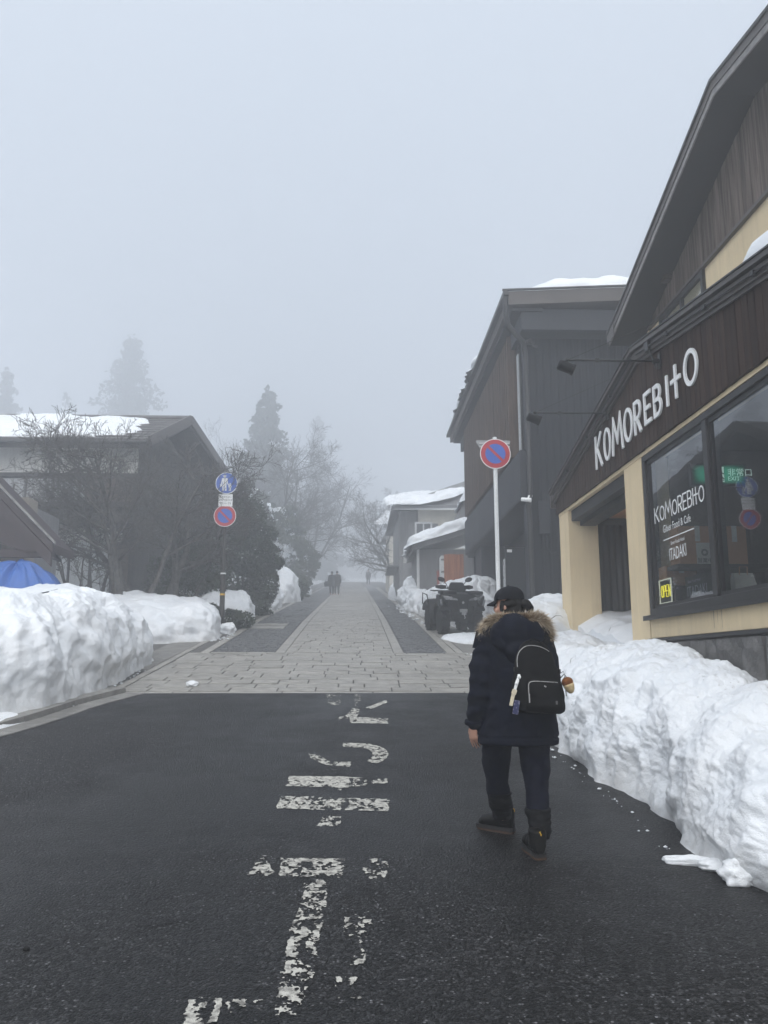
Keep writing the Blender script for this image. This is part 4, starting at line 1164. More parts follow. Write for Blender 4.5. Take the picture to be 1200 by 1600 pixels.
nb_ = thing('notice_case', 'white framed notice case of stacked panels on the dark building porch', 'notice board', (4.1, 22.2, 2.4))
bx('case_back', 4.1, 21.4, 2.55, 4.16, 22.9, 4.5, STEEL, nb_)
FROST = M('frosted_case_glass', (.34, .36, .38), rough=.3, col2=(.5, .52, .53), scale=3, bump=.1, spec=.5)
for k in range(4):
    z0 = 2.6 + k * .47
    bx('panel', 4.075, 21.47, z0, 4.098, 22.83, z0 + .42, FROST, nb_, bev=.01)
for a in (21.5, 22.8): bx('stand_leg', 4.11, a - .04, zf(a) - .05, 4.17, a + .04, 2.548, STEEL, nb_)
# ================================================================== HOUSES FURTHER UP ON THE RIGHT
CREAM = M('cream_render', (.62, .59, .51), rough=.85, var=.08, scale=1.5, streak=.15, bump=.1)
GREYWALL = M('grey_board_wall', (.17, .17, .175), rough=.8, var=.15, scale=2, stretch=(5, 5, .5), bump=.15)
GREYROOF = M('grey_metal_roof', (.16, .16, .165), rough=.6, var=.15, scale=2, bump=.1)
WHITEF = M('white_window_frame', (.62, .63, .63), rough=.5, var=.05, bump=0)
DIMGLASS = M('dim_window_glass', (.07, .075, .08), rough=.15, var=.1, bump=0, spec=.6)
def slab_roof(name, P, thick, mat, parent):
    """sloping slab over a planar outline"""
    n = len(P); V = [tuple(p) for p in P] + [(p[0], p[1], p[2] - thick) for p in P]
    return mesh(name, V, [tuple(range(n)), tuple(range(n, 2 * n))[::-1]] + [(i, i + n, (i + 1) % n + n, (i + 1) % n) for i in range(n)], mat, parent)
def window(x0, x1, z0, z1, y, parent, mull=1):
    f = MB(); t = .09
    f.box(x0 - t, y - .06, z0 - t, x1 + t, y - .003, z0); f.box(x0 - t, y - .06, z1, x1 + t, y - .003, z1 + t); f.box(x0 - t, y - .06, z0, x0, y - .003, z1); f.box(x1, y - .06, z0, x1 + t, y - .003, z1)
    for k in range(mull):
        xm = x0 + (x1 - x0) * (k + 1) / (mull + 1); f.box(xm - .035, y - .055, z0, xm + .035, y - .003, z1)
    fo = f.build('window', WHITEF, parent)
    for k in range(mull + 1):
        a = x0 + (x1 - x0) * k / (mull + 1) + (.035 if k else 0); b2 = x0 + (x1 - x0) * (k + 1) / (mull + 1) - (.035 if k < mull else 0)
        bx('pane', a, y - .03, z0, b2, y - .01, z1, DIMGLASS, fo)
    return fo
# lean-to with a thick cap of snow
sh = thing('lean_to_shed', 'low grey lean-to with a thick cushion of snow on its sloping roof', 'shed', (3.4, 33, zf(33)))
ya = 32.0
def px2x(px, y): return UY(px, 900, y)[0]
bx('wall', 2.42, ya, zf(ya) - .2, 5.2, ya + 3.8, 6.05, GREYWALL, sh)
bx('corner_post', 2.36, ya - .06, zf(ya) - .2, 2.46, ya + .04, 6.1, WHITEF, sh)
slab_roof('roof', [(2.2, ya - .5, 6.18), (5.2, ya - .5, 7.12), (5.2, ya + 4, 7.12), (2.2, ya + 4, 6.18)], .22, GREYROOF, sh)
mesh('upper_gable', [(3.95, ya + .6, 6.8), (5.3, ya + .6, 6.8), (5.3, ya + .6, 9.1), (4.75, ya + .6, 8.9), (3.95, ya + .6, 7.2), (3.95, ya + 3.4, 6.8), (5.3, ya + 3.4, 6.8), (5.3, ya + 3.4, 9.1), (4.75, ya + 3.4, 8.9), (3.95, ya + 3.4, 7.2)],
     [(0, 1, 2, 3, 4), (9, 8, 7, 6, 5)] + [(i, (i + 1) % 5, (i + 1) % 5 + 5, i + 5) for i in range(5)], GREYWALL, sh)
# cream house
ch = thing('cream_house', 'pale cream two-storey house with a white framed window, half lost in mist beyond the lean-to', 'house', (4.5, 41, zf(41)))
cy = 40.0
bx('wall', 3.05, cy, zf(cy) - .3, 9.0, cy + 7, 9.15, CREAM, ch)
bx('wall_return', 2.12, cy + .35, zf(cy) - .3, 3.04, cy + 6.8, 9.1, GREYWALL, ch)
bx('board_panel', 2.55, cy - .05, 6.2, 4.0, cy - .004, 8.42, GREYWALL, ch)
window(2.95, 3.62, 7.62, 8.4, cy - .05, ch, 1)
window(4.75, 5.9, 7.3, 8.5, cy, ch, 1)
slab_roof('roof', [(1.7, cy - .9, 9.12), (9.6, cy - .9, 9.3), (8.6, cy + 3, 12.2), (3.2, cy + 3.2, 10.4)], .14, GREYROOF, ch)
slab_roof('roof', [(1.7, cy - .9, 9.125), (3.2, cy + 3.2, 10.405), (3.2, cy + 4, 10.405), (1.7, cy + 7.5, 9.125)], .14, GREYROOF, ch)
slab_roof('roof', [(3.2, cy + 3.2, 10.4), (8.6, cy + 3, 12.2), (9.6, cy + 7.6, 9.3), (1.7, cy + 7.6, 9.12)], .14, GREYROOF, ch)
bx('eave_board', 1.75, cy - .88, 8.96, 9.5, cy - .8, 9.08, WHITEF, ch)
mb = MB(); mb.box(1.6, cy + .8, 6.4, 2.5, cy + 5, 6.5); mb.build('porch_canopy', GREYROOF, ch)
# further house, almost gone in the fog
fh = thing('far_house', 'farther pale house barely visible in the mist at the end of the right side', 'house', (3.2, 62, zf(62)))
fy = 58.
bx('wall', 2.35, fy, zf(fy) - .3, 8, fy + 7, 11.3, CREAM, fh)
slab_roof('roof', [(1.9, fy - .7, 11.2), (8.2, fy - .7, 11.5), (8.2, fy + 3.5, 13.6), (3.0, fy + 3.5, 13.0)], .15, GREYROOF, fh)
slab_roof('roof', [(3.0, fy + 3.5, 13.0), (8.2, fy + 3.5, 13.6), (8.2, fy + 7.6, 11.5), (1.9, fy + 7.6, 11.2)], .15, GREYROOF, fh)
window(2.7, 3.4, 9.4, 10.3, fy, fh, 1)
# cedar-fronted cabinet behind the quad bike
CED = M('orange_cedar', (.27, .095, .05), rough=.55, col2=(.40, .17, .085), scale=2.5, stretch=(6, 6, .5), bump=.15, rnd=.12)
cbn = thing('cedar_cabinet', 'tall orange cedar cabinet standing in snow behind the quad bike', 'cabinet', (3.4, 28.5, 3.3))
cx0, cx1, cy0 = px2x(694, 28.4), px2x(725, 28.4), 28.4
for k in range(5):
    a = cx0 + (cx1 - cx0) * k / 5
    bx('board', a + .004, cy0, 3.3, a + (cx1 - cx0) / 5 - .004, cy0 + .04, UY(700, 866, 28.4)[2] + random.uniform(-.01, .01), CED, cbn)
bx('side_panel', cx0 - .09, cy0 + .0, 3.3, cx0 - .002, cy0 + .7, UY(700, 868, 28.4)[2], WHITEF, cbn)
for k in range(4): bx('side_rail', cx0 - .10, cy0 - .01, 3.9 + k * .42, cx0 + .0, cy0 + .02, 3.96 + k * .42, GREYWALL, cbn)
bx('back_panel', cx0, cy0 + .66, 3.3, cx1, cy0 + .7, UY(700, 868, 28.4)[2] - .02, CED, cbn)
rb = thing('red_crate', 'small faded red box at the left foot of the cedar cabinet', 'box', (2.9, 29.6, 3.9))
x0 = px2x(684, 29.5); bx('box_body', x0, 29.5, 3.5, x0 + .32, 29.9, UY(686, 893, 29.5)[2], M('faded_red_plastic', (.3, .08, .06), rough=.6), rb, bev=.01)
bx('lid', x0 - .015, 29.48, UY(686, 893, 29.5)[2] + .001, x0 + .335, 29.92, UY(686, 893, 29.5)[2] + .04, M('faded_red_lid', (.26, .07, .055), rough=.6), rb)
# lantern post
lp = thing('lantern_post', 'grey post with a pale lantern on top by the right-hand snow bank', 'lantern post', (2.25, 44, zf(44)))
x0, x1 = px2x(629, 38) , px2x(637, 38)
zt = UY(633, 880, 38)[2]; z1 = UY(633, 869, 38)[2]
bx('post', x0, 38, zf(38) - .1, x1, 38.24, zt, M('grey_post', (.2, .2, .205), rough=.7), lp)
bx('lantern', x0 + .03, 38.03, zt + .001, x1 - .03, 38.21, z1, M('frosted_lantern', (.6, .6, .58), rough=.5, var=.03, bump=0), lp)
lf = MB()
for a in (x0 + .02, (x0 + x1) / 2 - .012, x1 - .045): lf.box(a, 38.015, zt, a + .025, 38.03, z1 + .01)
lf.box(x0 - .01, 38, z1 + .002, x1 + .01, 38.24, z1 + .04); lf.build('lantern_frame', DARK_METAL, lp)

# ================================================================== LEFT SIDE BUILDINGS
TIMBER = M('dark_house_timber', (.045, .042, .041), rough=.8, col2=(.075, .071, .069), scale=2, stretch=(5, 5, .5), bump=.15)
PLASTER = M('grey_white_plaster', (.66, .65, .62), rough=.9, var=.08, scale=1.2, streak=.12)
SHOJI = M('pale_screen_glass', (.60, .62, .63), rough=.35, var=.08, scale=1, bump=.02, spec=.5)
BRICKP = M('brown_clapboard', (.11, .088, .075), rough=.8, var=.15, bump=.1)
TILE = M('weathered_roof_tile', (.10, .096, .096), rough=.7, var=.25, scale=4, bump=.2, rnd=.2)
hs = thing('timber_house', 'large dark timber house with pale upper band and snowy tiled roof behind bare trees', 'house', (-8, 26, zf(26)))
# the house is turned some ten degrees to the street
hy = 24.9
def rotp(x, y, a=R(-9.5), o=(-5.4, 24.3)): 
    dx, dy = x - o[0], y - o[1]
    return (o[0] + dx * math.cos(a) - dy * math.sin(a) , o[1] + dx * math.sin(a) * .0 + dy)
def hbox(name, x0, y0, z0, x1, y1, z1, mat, parent=None, **k):
    m_ = MB().box(x0, y0, z0, x1, y1, z1); V = np.array(m_.v)
    V[:, 0] += (V[:, 1] - 24.3) * .175 - .6
    return mesh(name, V, m_.f, mat, parent or hs, **k)
zb = zf(25) - .3
hbox('wall', -20, 24.9, 7.28, -6.15, 32.2, 8.15, PLASTER)
hbox('wall', -20, 24.92, zb, -6.2, 32.1, 7.277, TIMBER)
hbox('wall_beam', -20, 24.78, 7.2, -6.1, 24.9, 7.32, TIMBER)
# upper window band: curtained panes between posts
for k in range(9):
    a = -13.4 + k * .8
    if a + .7 < -6.3: hbox('upper_pane', a, 24.85, 6.42, a + .7, 24.915, 7.15, M('curtained_pane', (.34, .35, .36), rough=.25, var=.25, scale=2, stretch=(6, 6, .4), bump=0) if k == 0 else bpy.data.materials['curtained_pane'])
hbox('balcony_rail', -20, 24.5, 6.24, -6.0, 24.86, 6.38, TIMBER)
# middle apron roof
slab_roof('apron_roof', [(-20, 23.3, 5.55), (-6.7, 23.3, 5.55), (-6.7, 24.9, 6.2), (-20, 24.9, 6.2)], .16, TIMBER, hs)
hbox('lower_soffit', -20, 23.9, 5.22, -6.5, 24.9, 5.5, PLASTER)
for k in range(5):
    a = -9.75 + k * .62
    hbox('sliding_door', a, 24.7, 3.2, a + .55, 24.76, 5.2, SHOJI)
    hbox('door_post', a + .56, 24.66, 3.1, a + .61, 24.9, 5.21, TIMBER)
hbox('dark_door', -10.9, 24.72, 3.2, -9.8, 24.78, 5.2, DIMGLASS)
for k in range(18):
    hbox('clapboard', -7.0, 24.74 - .012 * (k % 2), 3.2 + k * .112, -6.24, 24.8, 3.2 + k * .112 + .105, BRICKP)
for k in range(15):
    hbox('clapboard', -7.6, 24.74 - .012 * (k % 2), 6.42 + k * .05 if k < 1 else 6.42 + k * .05, -6.24, 24.84, 6.42 + k * .05 + .046, BRICKP)
# roof: front slope in tiled courses, long back slope
def rp(x, y, z): return (x - .6 + (y - 24.3) * .175, y, z)
RFz, RRz, RBz = 8.12, 9.42, 7.9
yF, yR, yB = 24.05, 26.2, 31.6
V = [rp(-21, yF, RFz), rp(-5.45, yF, RFz), rp(-5.15, yR, RRz), rp(-21, yR, RRz), rp(-5.05, yB, RBz), rp(-21, yB, RBz)]
V += [(a, b2, c - .22) for a, b2, c in V]
hr = mesh('roof', V, [(0, 1, 2, 3), (3, 2, 4, 5), (7, 6, 9, 8), (8, 9, 11, 10), (0, 6, 7, 1), (1, 7, 8, 2), (2, 8, 10, 4), (4, 10, 11, 5), (5, 11, 9, 3), (3, 9, 6, 0)], TIMBER, hs)
tl = []
for r_ in range(9):
    t0, t1 = r_ / 9, (r_ + 1) / 9
    for k in range(14 if r_ > 1 else 22):
        xb = -5.5 - k * .42 - (.2 if r_ % 2 else 0)
        q = []
        for (xx, tt, lift) in ((xb - .41, t0, .075), (xb, t0, .075), (xb, t1 + .03, .03), (xb - .41, t1 + .03, .03)):
            q.append(rp(xx + tt * .3, yF - .06 + (yR - yF + .06) * tt, RFz + (RRz - RFz) * tt + lift))
        V = q + [(a, b2, c - .05) for a, b2, c in q]
        mesh('roof_tile', V, roofF, TILE, hr)
vb = MB()
for A, B in ((rp(-5.42, yF - .1, RFz + .1), rp(-5.1, yR, RRz + .12)), (rp(-5.1, yR, RRz + .12), rp(-5.0, yB + .1, RBz + .1))):
    A, B = Vector(A), Vector(B); d = (B - A); c = (A + B) / 2
    rot = d.to_track_quat('Y', 'Z').to_matrix(); vb.obox(c - Vector((0, 0, .1)), (.07, d.length, .30), rot)
vb.build('verge_board', FASCIA, hr)
rdg = MB(); rdg.tube([rp(-21, yR, RRz + .07), rp(-5.15, yR, RRz + .07)], .09, 8); rdg.build('ridge_cap', TILE, hr)
# gable wall under the verge
gw = [rp(-6.15, 24.9, 8.1), rp(-6.05, 26.2, 9.15), rp(-6.0, 32.1, 7.6), rp(-6.15, 32.1, 4), rp(-6.15, 24.95, 4)]
mesh('gable_wall', gw + [(a - .1, b2, c) for a, b2, c in gw], [(0, 1, 2, 3, 4), (9, 8, 7, 6, 5)] + [(i, (i + 1) % 5, (i + 1) % 5 + 5, i + 5) for i in range(5)], TIMBER, hs)
gt = MB(); gt.tube([rp(-21, yF - .12, RFz - .06), rp(-5.5, yF - .12, RFz - .06)], .06, 8); gt.build('gutter', DARK_METAL, hr)

# near-left building with a steep maroon roof
MAROON = M('maroon_metal_roof', (.030, .018, .0195), rough=.5, var=.15, scale=1.5, bump=.05, spec=.4)
LB = thing('maroon_roofed_building', 'small building with a steep maroon roof at the left edge behind the blue tarp', 'building', (-8, 17, zf(17)))
yA, yZ = 15.7, 16.9
ex_, ez_ = -5.7, 3.85; rx_, rz_ = -9.6, 7.72
def mroof(name, dx, dz, t, mat, y0, y1):
    P = [(ex_ + dx, ez_ + dz), (rx_, rz_ + dz), (2 * rx_ - ex_ - dx, ez_ + dz), (2 * rx_ - ex_ - dx, ez_ + dz - t), (rx_, rz_ + dz - t), (ex_ + dx, ez_ + dz - t)]
    V = [(a, y0, b2) for a, b2 in P] + [(a, y1, b2) for a, b2 in P]
    return mesh(name, V, [(0, 1, 4, 5), (1, 2, 3, 4), (11, 10, 7, 6), (10, 9, 8, 7)] + [(i, i + 6, (i + 1) % 6 + 6, (i + 1) % 6) for i in range(6)], mat, LB)
mroof('roof', 0, 0, .16, MAROON, yA, yZ); mroof('verge_cap', .04, .05, .045, FASCIA_LIGHT, yA - .05, yA + .06); mroof('verge_board', -.02, -.161, .26, MAROON, yA + .02, yA + .1)
mroof('soffit', -.2, -.17, .05, SOFFIT, yA + .3, yZ - .1)
for (x0, x1) in ((-13.0, -7.2),):
    V = [(x0, 17.2, zf(17) - .2), (x1, 17.2, zf(17) - .2), (x1, 17.2, 5.2), (rx_, 17.2, 7.4), (x0, 17.2, 5.0)]
    mesh('front_wall', V + [(a, b2 + .15, c) for a, b2, c in V], [(0, 1, 2, 3, 4), (9, 8, 7, 6, 5)] + [(i, (i + 1) % 5, (i + 1) % 5 + 5, i + 5) for i in range(5)], GREYWALL, LB)
bx('beige_pier', -7.19, 17.0, zf(17) - .2, -6.72, 17.5, 5.0, M('warm_grey_render', (.25, .225, .195), rough=.9, var=.06), LB)
bx('side_wall', -7.18, 17.52, zf(18) - .2, -7.0, 19.6, 5.0, GREYWALL, LB)
gf = [(ex_ - .1, ez_ - .12), (ex_ - .55, ez_ - .14), (ex_ - 1.9, ez_ + .35), (rx_ - 1, ez_ + .6), (rx_, rz_ - .3)]
mesh('gable_cladding', [(a, 15.86, b2) for a, b2 in gf] + [(a, 15.95, b2) for a, b2 in gf], [(0, 1, 2, 3, 4), (9, 8, 7, 6, 5)] + [(i, (i + 1) % 5, (i + 1) % 5 + 5, i + 5) for i in range(5)], MAROON, LB)
bx('tie_beam', -9, 15.9, 3.62, ex_ - .05, 16.02, 3.78, MAROON, LB)
bx('shop_canopy', -8.4, 16.1, 3.55, -7.0, 17.0, 3.62, PLASTER, LB)
# ================================================================== TREES AND SHRUBS
BARK = M('dark_bark', (.045, .04, .036), rough=.9, col2=(.11, .105, .095), scale=9, bump=.4, bscale=40)
BARKFAR = M('far_bark', (.05, .045, .04), rough=.9, var=.2, bump=0)
LEAF = M('dark_evergreen_leaf', (.016, .024, .013), rough=.5, col2=(.04, .058, .028), scale=1.6, bump=0, spec=.35)
NEEDLE = M('cedar_needle', (.022, .03, .018), rough=.8, col2=(.05, .06, .035), scale=.9, bump=0)

def branch_tree(base, height, spread, seed, levels=4, r0=.12, stems=3, lean=(0, 0), twig=.35, crown_from=.25, droop=0., nside=(6, 5, 4, 3, 3), kids=(6, 6, 5, 4), upright=.5, aim=None):
    """recursive limbs; returns (trunk MB, twig MB)"""
    rn = random.Random(seed); T = MB(); Tw = MB()
    def grow(p, d, L, r, lev):
        n = 6 if lev == 0 else (5 if lev < 3 else 3)
        pts = [p.copy()]; rad = [r]; dd = d.copy()
        for i in range(n):
            j = Vector((rn.gauss(0, 1), rn.gauss(0, 1), rn.gauss(0, .7))) * (.10 if lev < 2 else .17)
            dd = (dd + j + Vector((0, 0, (.10 * upright if lev < 3 else .03) - droop * (lev > 0)))).normalized()
            pts.append(pts[-1] + dd * (L / n)); rad.append(max(.0055, r * (1 - .72 * (i + 1) / n)))
        (T if lev < 2 else Tw).tube(pts, rad, nside[min(lev, 4)], cap=lev < 2)
        if lev >= levels: return
        k = kids[min(lev, len(kids) - 1)]
        for c in range(k):
            t = (crown_from if lev == 0 else .18) + (1 - (crown_from if lev == 0 else .18)) * (c + rn.random()) / k
            i = min(n - 1, int(t * n)); f = t * n - i
            q = pts[i].lerp(pts[i + 1], f); dirp = (pts[i + 1] - pts[i]).normalized()
            a = rn.uniform(0, 2 * math.pi); side = dirp.orthogonal().normalized(); side.rotate(Matrix.Rotation(a, 3, dirp))
            ang = rn.uniform(.55, 1.0) if lev < 3 else rn.uniform(.4, 1.0)
            nd = (dirp * math.cos(ang) + side * math.sin(ang)).normalized()
            if lev == 0: nd = (nd + Vector((nd.x * spread, nd.y * spread, 0))).normalized()
            grow(q, nd, L * rn.uniform(.42, .68) * (1 - .35 * t) * (1 if lev else .95), max(.0055, rad[i] * rn.uniform(.5, .66)), lev + 1)
    for s_ in range(stems):
        a = 2 * math.pi * (s_ + rn.random() * .5) / stems
        tilt = rn.uniform(.12, .34) if stems > 1 else .05
        d = Vector((math.cos(a) * tilt + lean[0], math.sin(a) * tilt + lean[1], 1)).normalized()
        grow(Vector(base) + Vector((math.cos(a), math.sin(a), 0)) * (.1 if stems > 1 else 0), d, height * rn.uniform(.82, 1.0), r0 * rn.uniform(.75, 1.0), 0)
    return T, Tw
def bare_tree(name, label, cat, base, group=None, mat=BARK, **k):
    t = thing(name, label, cat, base, group)
    T, Tw = branch_tree((0, 0, 0), **k)
    T.build('trunk', mat, t, local=True, smooth=True)
    Tw.build('twigs', mat, t, local=True, kind='stuff')
    return t
bare_tree('bare_tree', 'big many-stemmed bare tree before the timber house, its tip rising above the snowy roof', 'tree', (-5.85, 21.8, zf(21.8) - .1), height=5.0, spread=.4, seed=12, r0=.11, stems=4, lean=(-.06, .0), kids=(9, 7, 6, 4), crown_from=.42)
bare_tree('bare_tree', 'bare tree with a thick lichened trunk beside the dark evergreen shrub', 'tree', (-5.35, 22.6, zf(22.6) - .1), height=4.3, spread=.6, seed=24, r0=.17, stems=2, lean=(.0, 0), kids=(8, 7, 6, 4), crown_from=.5, upright=.3)
bare_tree('bare_tree', 'dense twiggy bare tree whose crown reaches toward the blue pedestrian sign', 'tree', (-4.95, 23.4, zf(23.4) - .1), height=4.2, spread=.6, seed=6, r0=.10, stems=3, lean=(.0, 0), kids=(7, 6, 5, 4), crown_from=.5, upright=.3)
bare_tree('bare_tree', 'slender bare tree at the left of the clump, branches spread flat before the dark balcony', 'tree', (-6.9, 22.3, zf(22.3) - .1), height=3.4, spread=.8, seed=47, r0=.08, stems=2, lean=(-.05, 0), levels=3, kids=(7, 6, 5), crown_from=.5, upright=.2)
bare_tree('bare_tree', 'pruned bare tree against the pale upper wall of the timber house', 'tree', (-9.1, 23.2, zf(23.2) - .1), height=4.6, spread=.6, seed=31, r0=.10, stems=3, kids=(5, 4, 4), levels=3, crown_from=.45)
bare_tree('bare_shrub', 'small bare shrub in front of the pale sliding doors', 'shrub', (-7.05, 22.2, zf(22.2)), height=2.5, spread=.4, seed=41, r0=.05, stems=2, kids=(5, 4, 4), levels=3)

# leaf masses: many small blades spread through a few overlapping lobes
def leaf_cloud(lobes, n, size, seed, flat=.5, gap=-.28):
    g = np.random.default_rng(seed)
    w = np.array([r[0] * r[1] * r[2] for _, r in lobes]) ** .67; w /= w.sum()
    which = g.choice(len(lobes), n, p=w)
    C = np.array([l[0] for l in lobes])[which]; Rr = np.array([l[1] for l in lobes])[which]
    d = g.normal(size=(n, 3)); d /= np.linalg.norm(d, axis=1)[:, None]
    rad = g.uniform(.45, 1.0, n) ** .5
    P = C + d * Rr * rad[:, None]
    keep = fbm(P * (.55 / max(size, .05) * .1), 2, seed) > gap       # gaps between sprays
    P, d = P[keep], d[keep]; n = len(P)
    a = g.normal(size=(n, 3)) + d * .3; a /= np.linalg.norm(a, axis=1)[:, None]
    b2 = np.cross(a, g.normal(size=(n, 3))); b2 /= np.linalg.norm(b2, axis=1)[:, None]
    s_ = size * g.uniform(.6, 1.35, n)[:, None]
    V = np.stack([P - a * s_, P + b2 * s_ * flat, P + a * s_, P - b2 * s_ * flat], 1).reshape(-1, 3)
    return V, np.arange(n * 4).reshape(n, 4)
def evergreen(name, label, cat, base, lobes, n, size, seed, group=None, snow=0, mat=LEAF, trunk_r=.08):
    t = thing(name, label, cat, base, group)
    B = Vector(base)
    m_ = MB()
    for c, r in lobes[:6]:
        tip = Vector(c) * .95
        m_.tube([(0, 0, -.2), (tip.x * .3, tip.y * .3, tip.z * .5), tip], [trunk_r, trunk_r * .6, .015], 6)
    m_.build('trunk', BARK, t, local=True)
    rn = random.Random(seed); fine = list(lobes)
    for c, r in lobes:                                     # sprays standing out of the main masses
        for k in range(9):
            d = Vector((rn.gauss(0, 1), rn.gauss(0, 1), rn.gauss(.2, .8))).normalized(); q = rn.uniform(.16, .34)
            fine.append(((c[0] + d.x * r[0] * .98, c[1] + d.y * r[1] * .98, max(.1, c[2] + d.z * r[2] * .98)), (r[0] * q * 1.3, r[1] * q * 1.3, r[2] * q * .7)))
    V, F = leaf_cloud(fine, n, size, seed); mesh('foliage', V, F, mat, t, local=True)
    if snow:
        top = [((c[0], c[1], c[2] + r[2] * .45), (r[0] * .8, r[1] * .8, r[2] * .55)) for c, r in lobes]
        V, F = leaf_cloud(top, snow, size * 1.3, seed + 9, .8); mesh('snow_clump', V, F, SNOW_ROOF, t, local=True, kind='stuff')
    return t
evergreen('evergreen_shrub', 'tall dark evergreen shrub with clipped layered sprays beside the road, behind the left sign post', 'shrub', (-4.0, 29.5, zf(29.5)),
          [((-.6, .3, 1.5), (1.5, 1.3, 1.6)), ((.35, -.2, 2.0), (.95, 1.0, .75)), ((.1, 0, 3.6), (.75, .8, .6)), ((.65, 0, 2.9), (.6, .7, .4)), ((.75, .1, 1.1), (.55, .9, .8)), ((-.7, .1, 3.3), (.8, .8, .8)), ((-.2, .2, 4.4), (.35, .4, .35)), ((.5, -.2, .4), (.6, .7, .5))],
          30000, .065, 3)
evergreen('evergreen_shrub', 'rounded dark evergreen bush between the lichened trunk and the left sign post', 'shrub', (-5.0, 24.2, zf(24.2)),
          [((.1, 0, 1.3), (.95, .8, 1.2)), ((-.5, .1, 1.0), (.8, .8, 1.0)), ((.6, .2, 1.6), (.8, .8, .9)), ((.2, .2, 2.3), (.6, .6, .5))], 16000, .055, 4)
evergreen('low_shrub', 'low dark shrub poking out of the snow by the foot of the left sign post', 'shrub', (-3.45, 22.9, zf(22.9)),
          [((.0, 0, .25), (.4, .5, .3)), ((.3, .3, .25), (.4, .4, .28)), ((-.35, -.3, .35), (.25, .3, .3))], 3200, .045, 6, trunk_r=.02)
evergreen('snowy_shrub', 'dome-shaped shrub capped with snow left of the distant couple', 'shrub', (-3.6, 43.5, zf(43.5)),
          [((0, 0, .6), (1.1, .9, .8)), ((.5, .2, .8), (.6, .7, .6))], 5000, .07, 8)

def cedar(label, x, y, h, w, seed, base_frac=.0, n=9000, snow=600, group='tall conifers in the mist', size=.2, name='cedar_tree'):
    rn = random.Random(seed); g = np.random.default_rng(seed)
    t = thing(name, label, 'tree', (x, y, zf(y) - .3), group)
    m_ = MB(); m_.tube([(0, 0, 0), (0, 0, h * .5), (0, 0, h * .97)], [w * .07, w * .045, .03], 8)
    for k in range(46):
        f = base_frac + (1 - base_frac) * (k / 46); z = h * f * .97; L = w * .5 * (1 - f) ** .72 * rn.uniform(.6, 1.0); a = rn.uniform(0, 6.28)
        m_.tube([(0, 0, z), (math.cos(a) * L * .6, math.sin(a) * L * .6, z - L * .05), (math.cos(a) * L, math.sin(a) * L, z - L * .22)], [.06, .04, .015], 4)
    m_.build('trunk', BARKFAR, t, local=True)
    lobes = []
    tiers = 26
    for k in range(tiers):
        f = base_frac + (1 - base_frac) * (k + .3 * rn.random()) / tiers
        env = w * .5 * (1 - f) ** .7 * rn.uniform(.55, 1.2)
        for j in range(6 if f < .7 else 4):
            a = 6.283 * j / 6 + rn.uniform(-.5, .5); L = env * rn.uniform(.35, 1.25); z = h * f
            if rn.random() < .22: continue
            for q in (.35, .72, 1.0):
                s_ = max(.22, w * (.05 + .085 * (1 - f)) * rn.uniform(.75, 1.25) * (1.25 - .5 * q))
                lobes.append(((math.cos(a) * L * q, math.sin(a) * L * q, z - L * .28 * q * q + h * .01 * rn.random()), (s_ * 1.15, s_ * 1.15, s_ * .62)))
        lobes.append(((0, 0, h * f), (env * .34 + .15, env * .34 + .15, h * .03)))
    lobes.append(((0, 0, h * .985), (w * .035, w * .035, w * .09)))
    V, F = leaf_cloud(lobes, n * 2, size, seed, gap=-.75); mesh('foliage', V, F, NEEDLE, t, local=True)
    pick = [((c[0], c[1], c[2] + r[2] * .8), (r[0] * .6, r[1] * .6, r[2] * .25)) for c, r in lobes if rn.random() < .14]
    V, F = leaf_cloud(pick, snow, size * 1.2, seed + 5, .8); mesh('snow_clump', V, F, SNOW_ROOF, t, local=True, kind='stuff')
    return t
def X_at(px, y): return (px - 555) * y / FPX * .985
def H_at(py, y): return UY(555, py, y)[2] - zf(y) + .3
cedar('tall cedar right of the timber house roof, the clearest conifer in the mist', X_at(407, 80), 80, H_at(612, 80), 10.5, 2, n=17000, size=.27)
cedar('faint broad cedar rising above the snowy roof of the timber house', X_at(180, 112), 112, H_at(534, 112), 19, 3, base_frac=.1, n=17000, size=.34)
cedar('faint cedar cut by the left edge of the view above the snowy roof', X_at(-18, 105), 105, H_at(585, 105), 10, 4, base_frac=.1, n=12000, size=.32)
cedar('very faint narrow cedar right of the clearest conifer', X_at(492, 140), 140, H_at(655, 140), 11.5, 6, n=10000, snow=150, size=.36)
cedar('short dim round conifer just over the ridge of the snowy roof', X_at(80, 120), 120, H_at(622, 120), 9.5, 7, base_frac=.2, n=8000, snow=100, size=.34)
evergreen('dark_conifer', 'dark bushy conifer behind the tall roadside shrub with patches of snow in it', 'tree', (-5.6, 40, zf(40)),
          [((0, 0, 2.2), (1.7, 1.6, 2.0)), ((.8, 0, 3.3), (1.1, 1.1, 1.1)), ((-.9, 0, 4.3), (1.2, 1.2, 1.1)), ((1.2, .2, 1.4), (1.0, 1.0, 1.0)), ((.1, .2, 5.2), (.8, .8, .8))], 14000, .12, 14, snow=420, mat=NEEDLE)
evergreen('dark_conifer', 'broad dark conifer low in the mist left of the distant couple', 'tree', (-5.2, 52, zf(52)),
          [((0, 0, 2.6), (2.2, 1.8, 2.4)), ((1.5, 0, 2.0), (1.4, 1.3, 1.6)), ((-1.2, 0, 4.6), (1.8, 1.6, 1.6)), ((.6, 0, 4.4), (1.2, 1.2, 1.2))], 12000, .15, 15, snow=300, mat=NEEDLE)
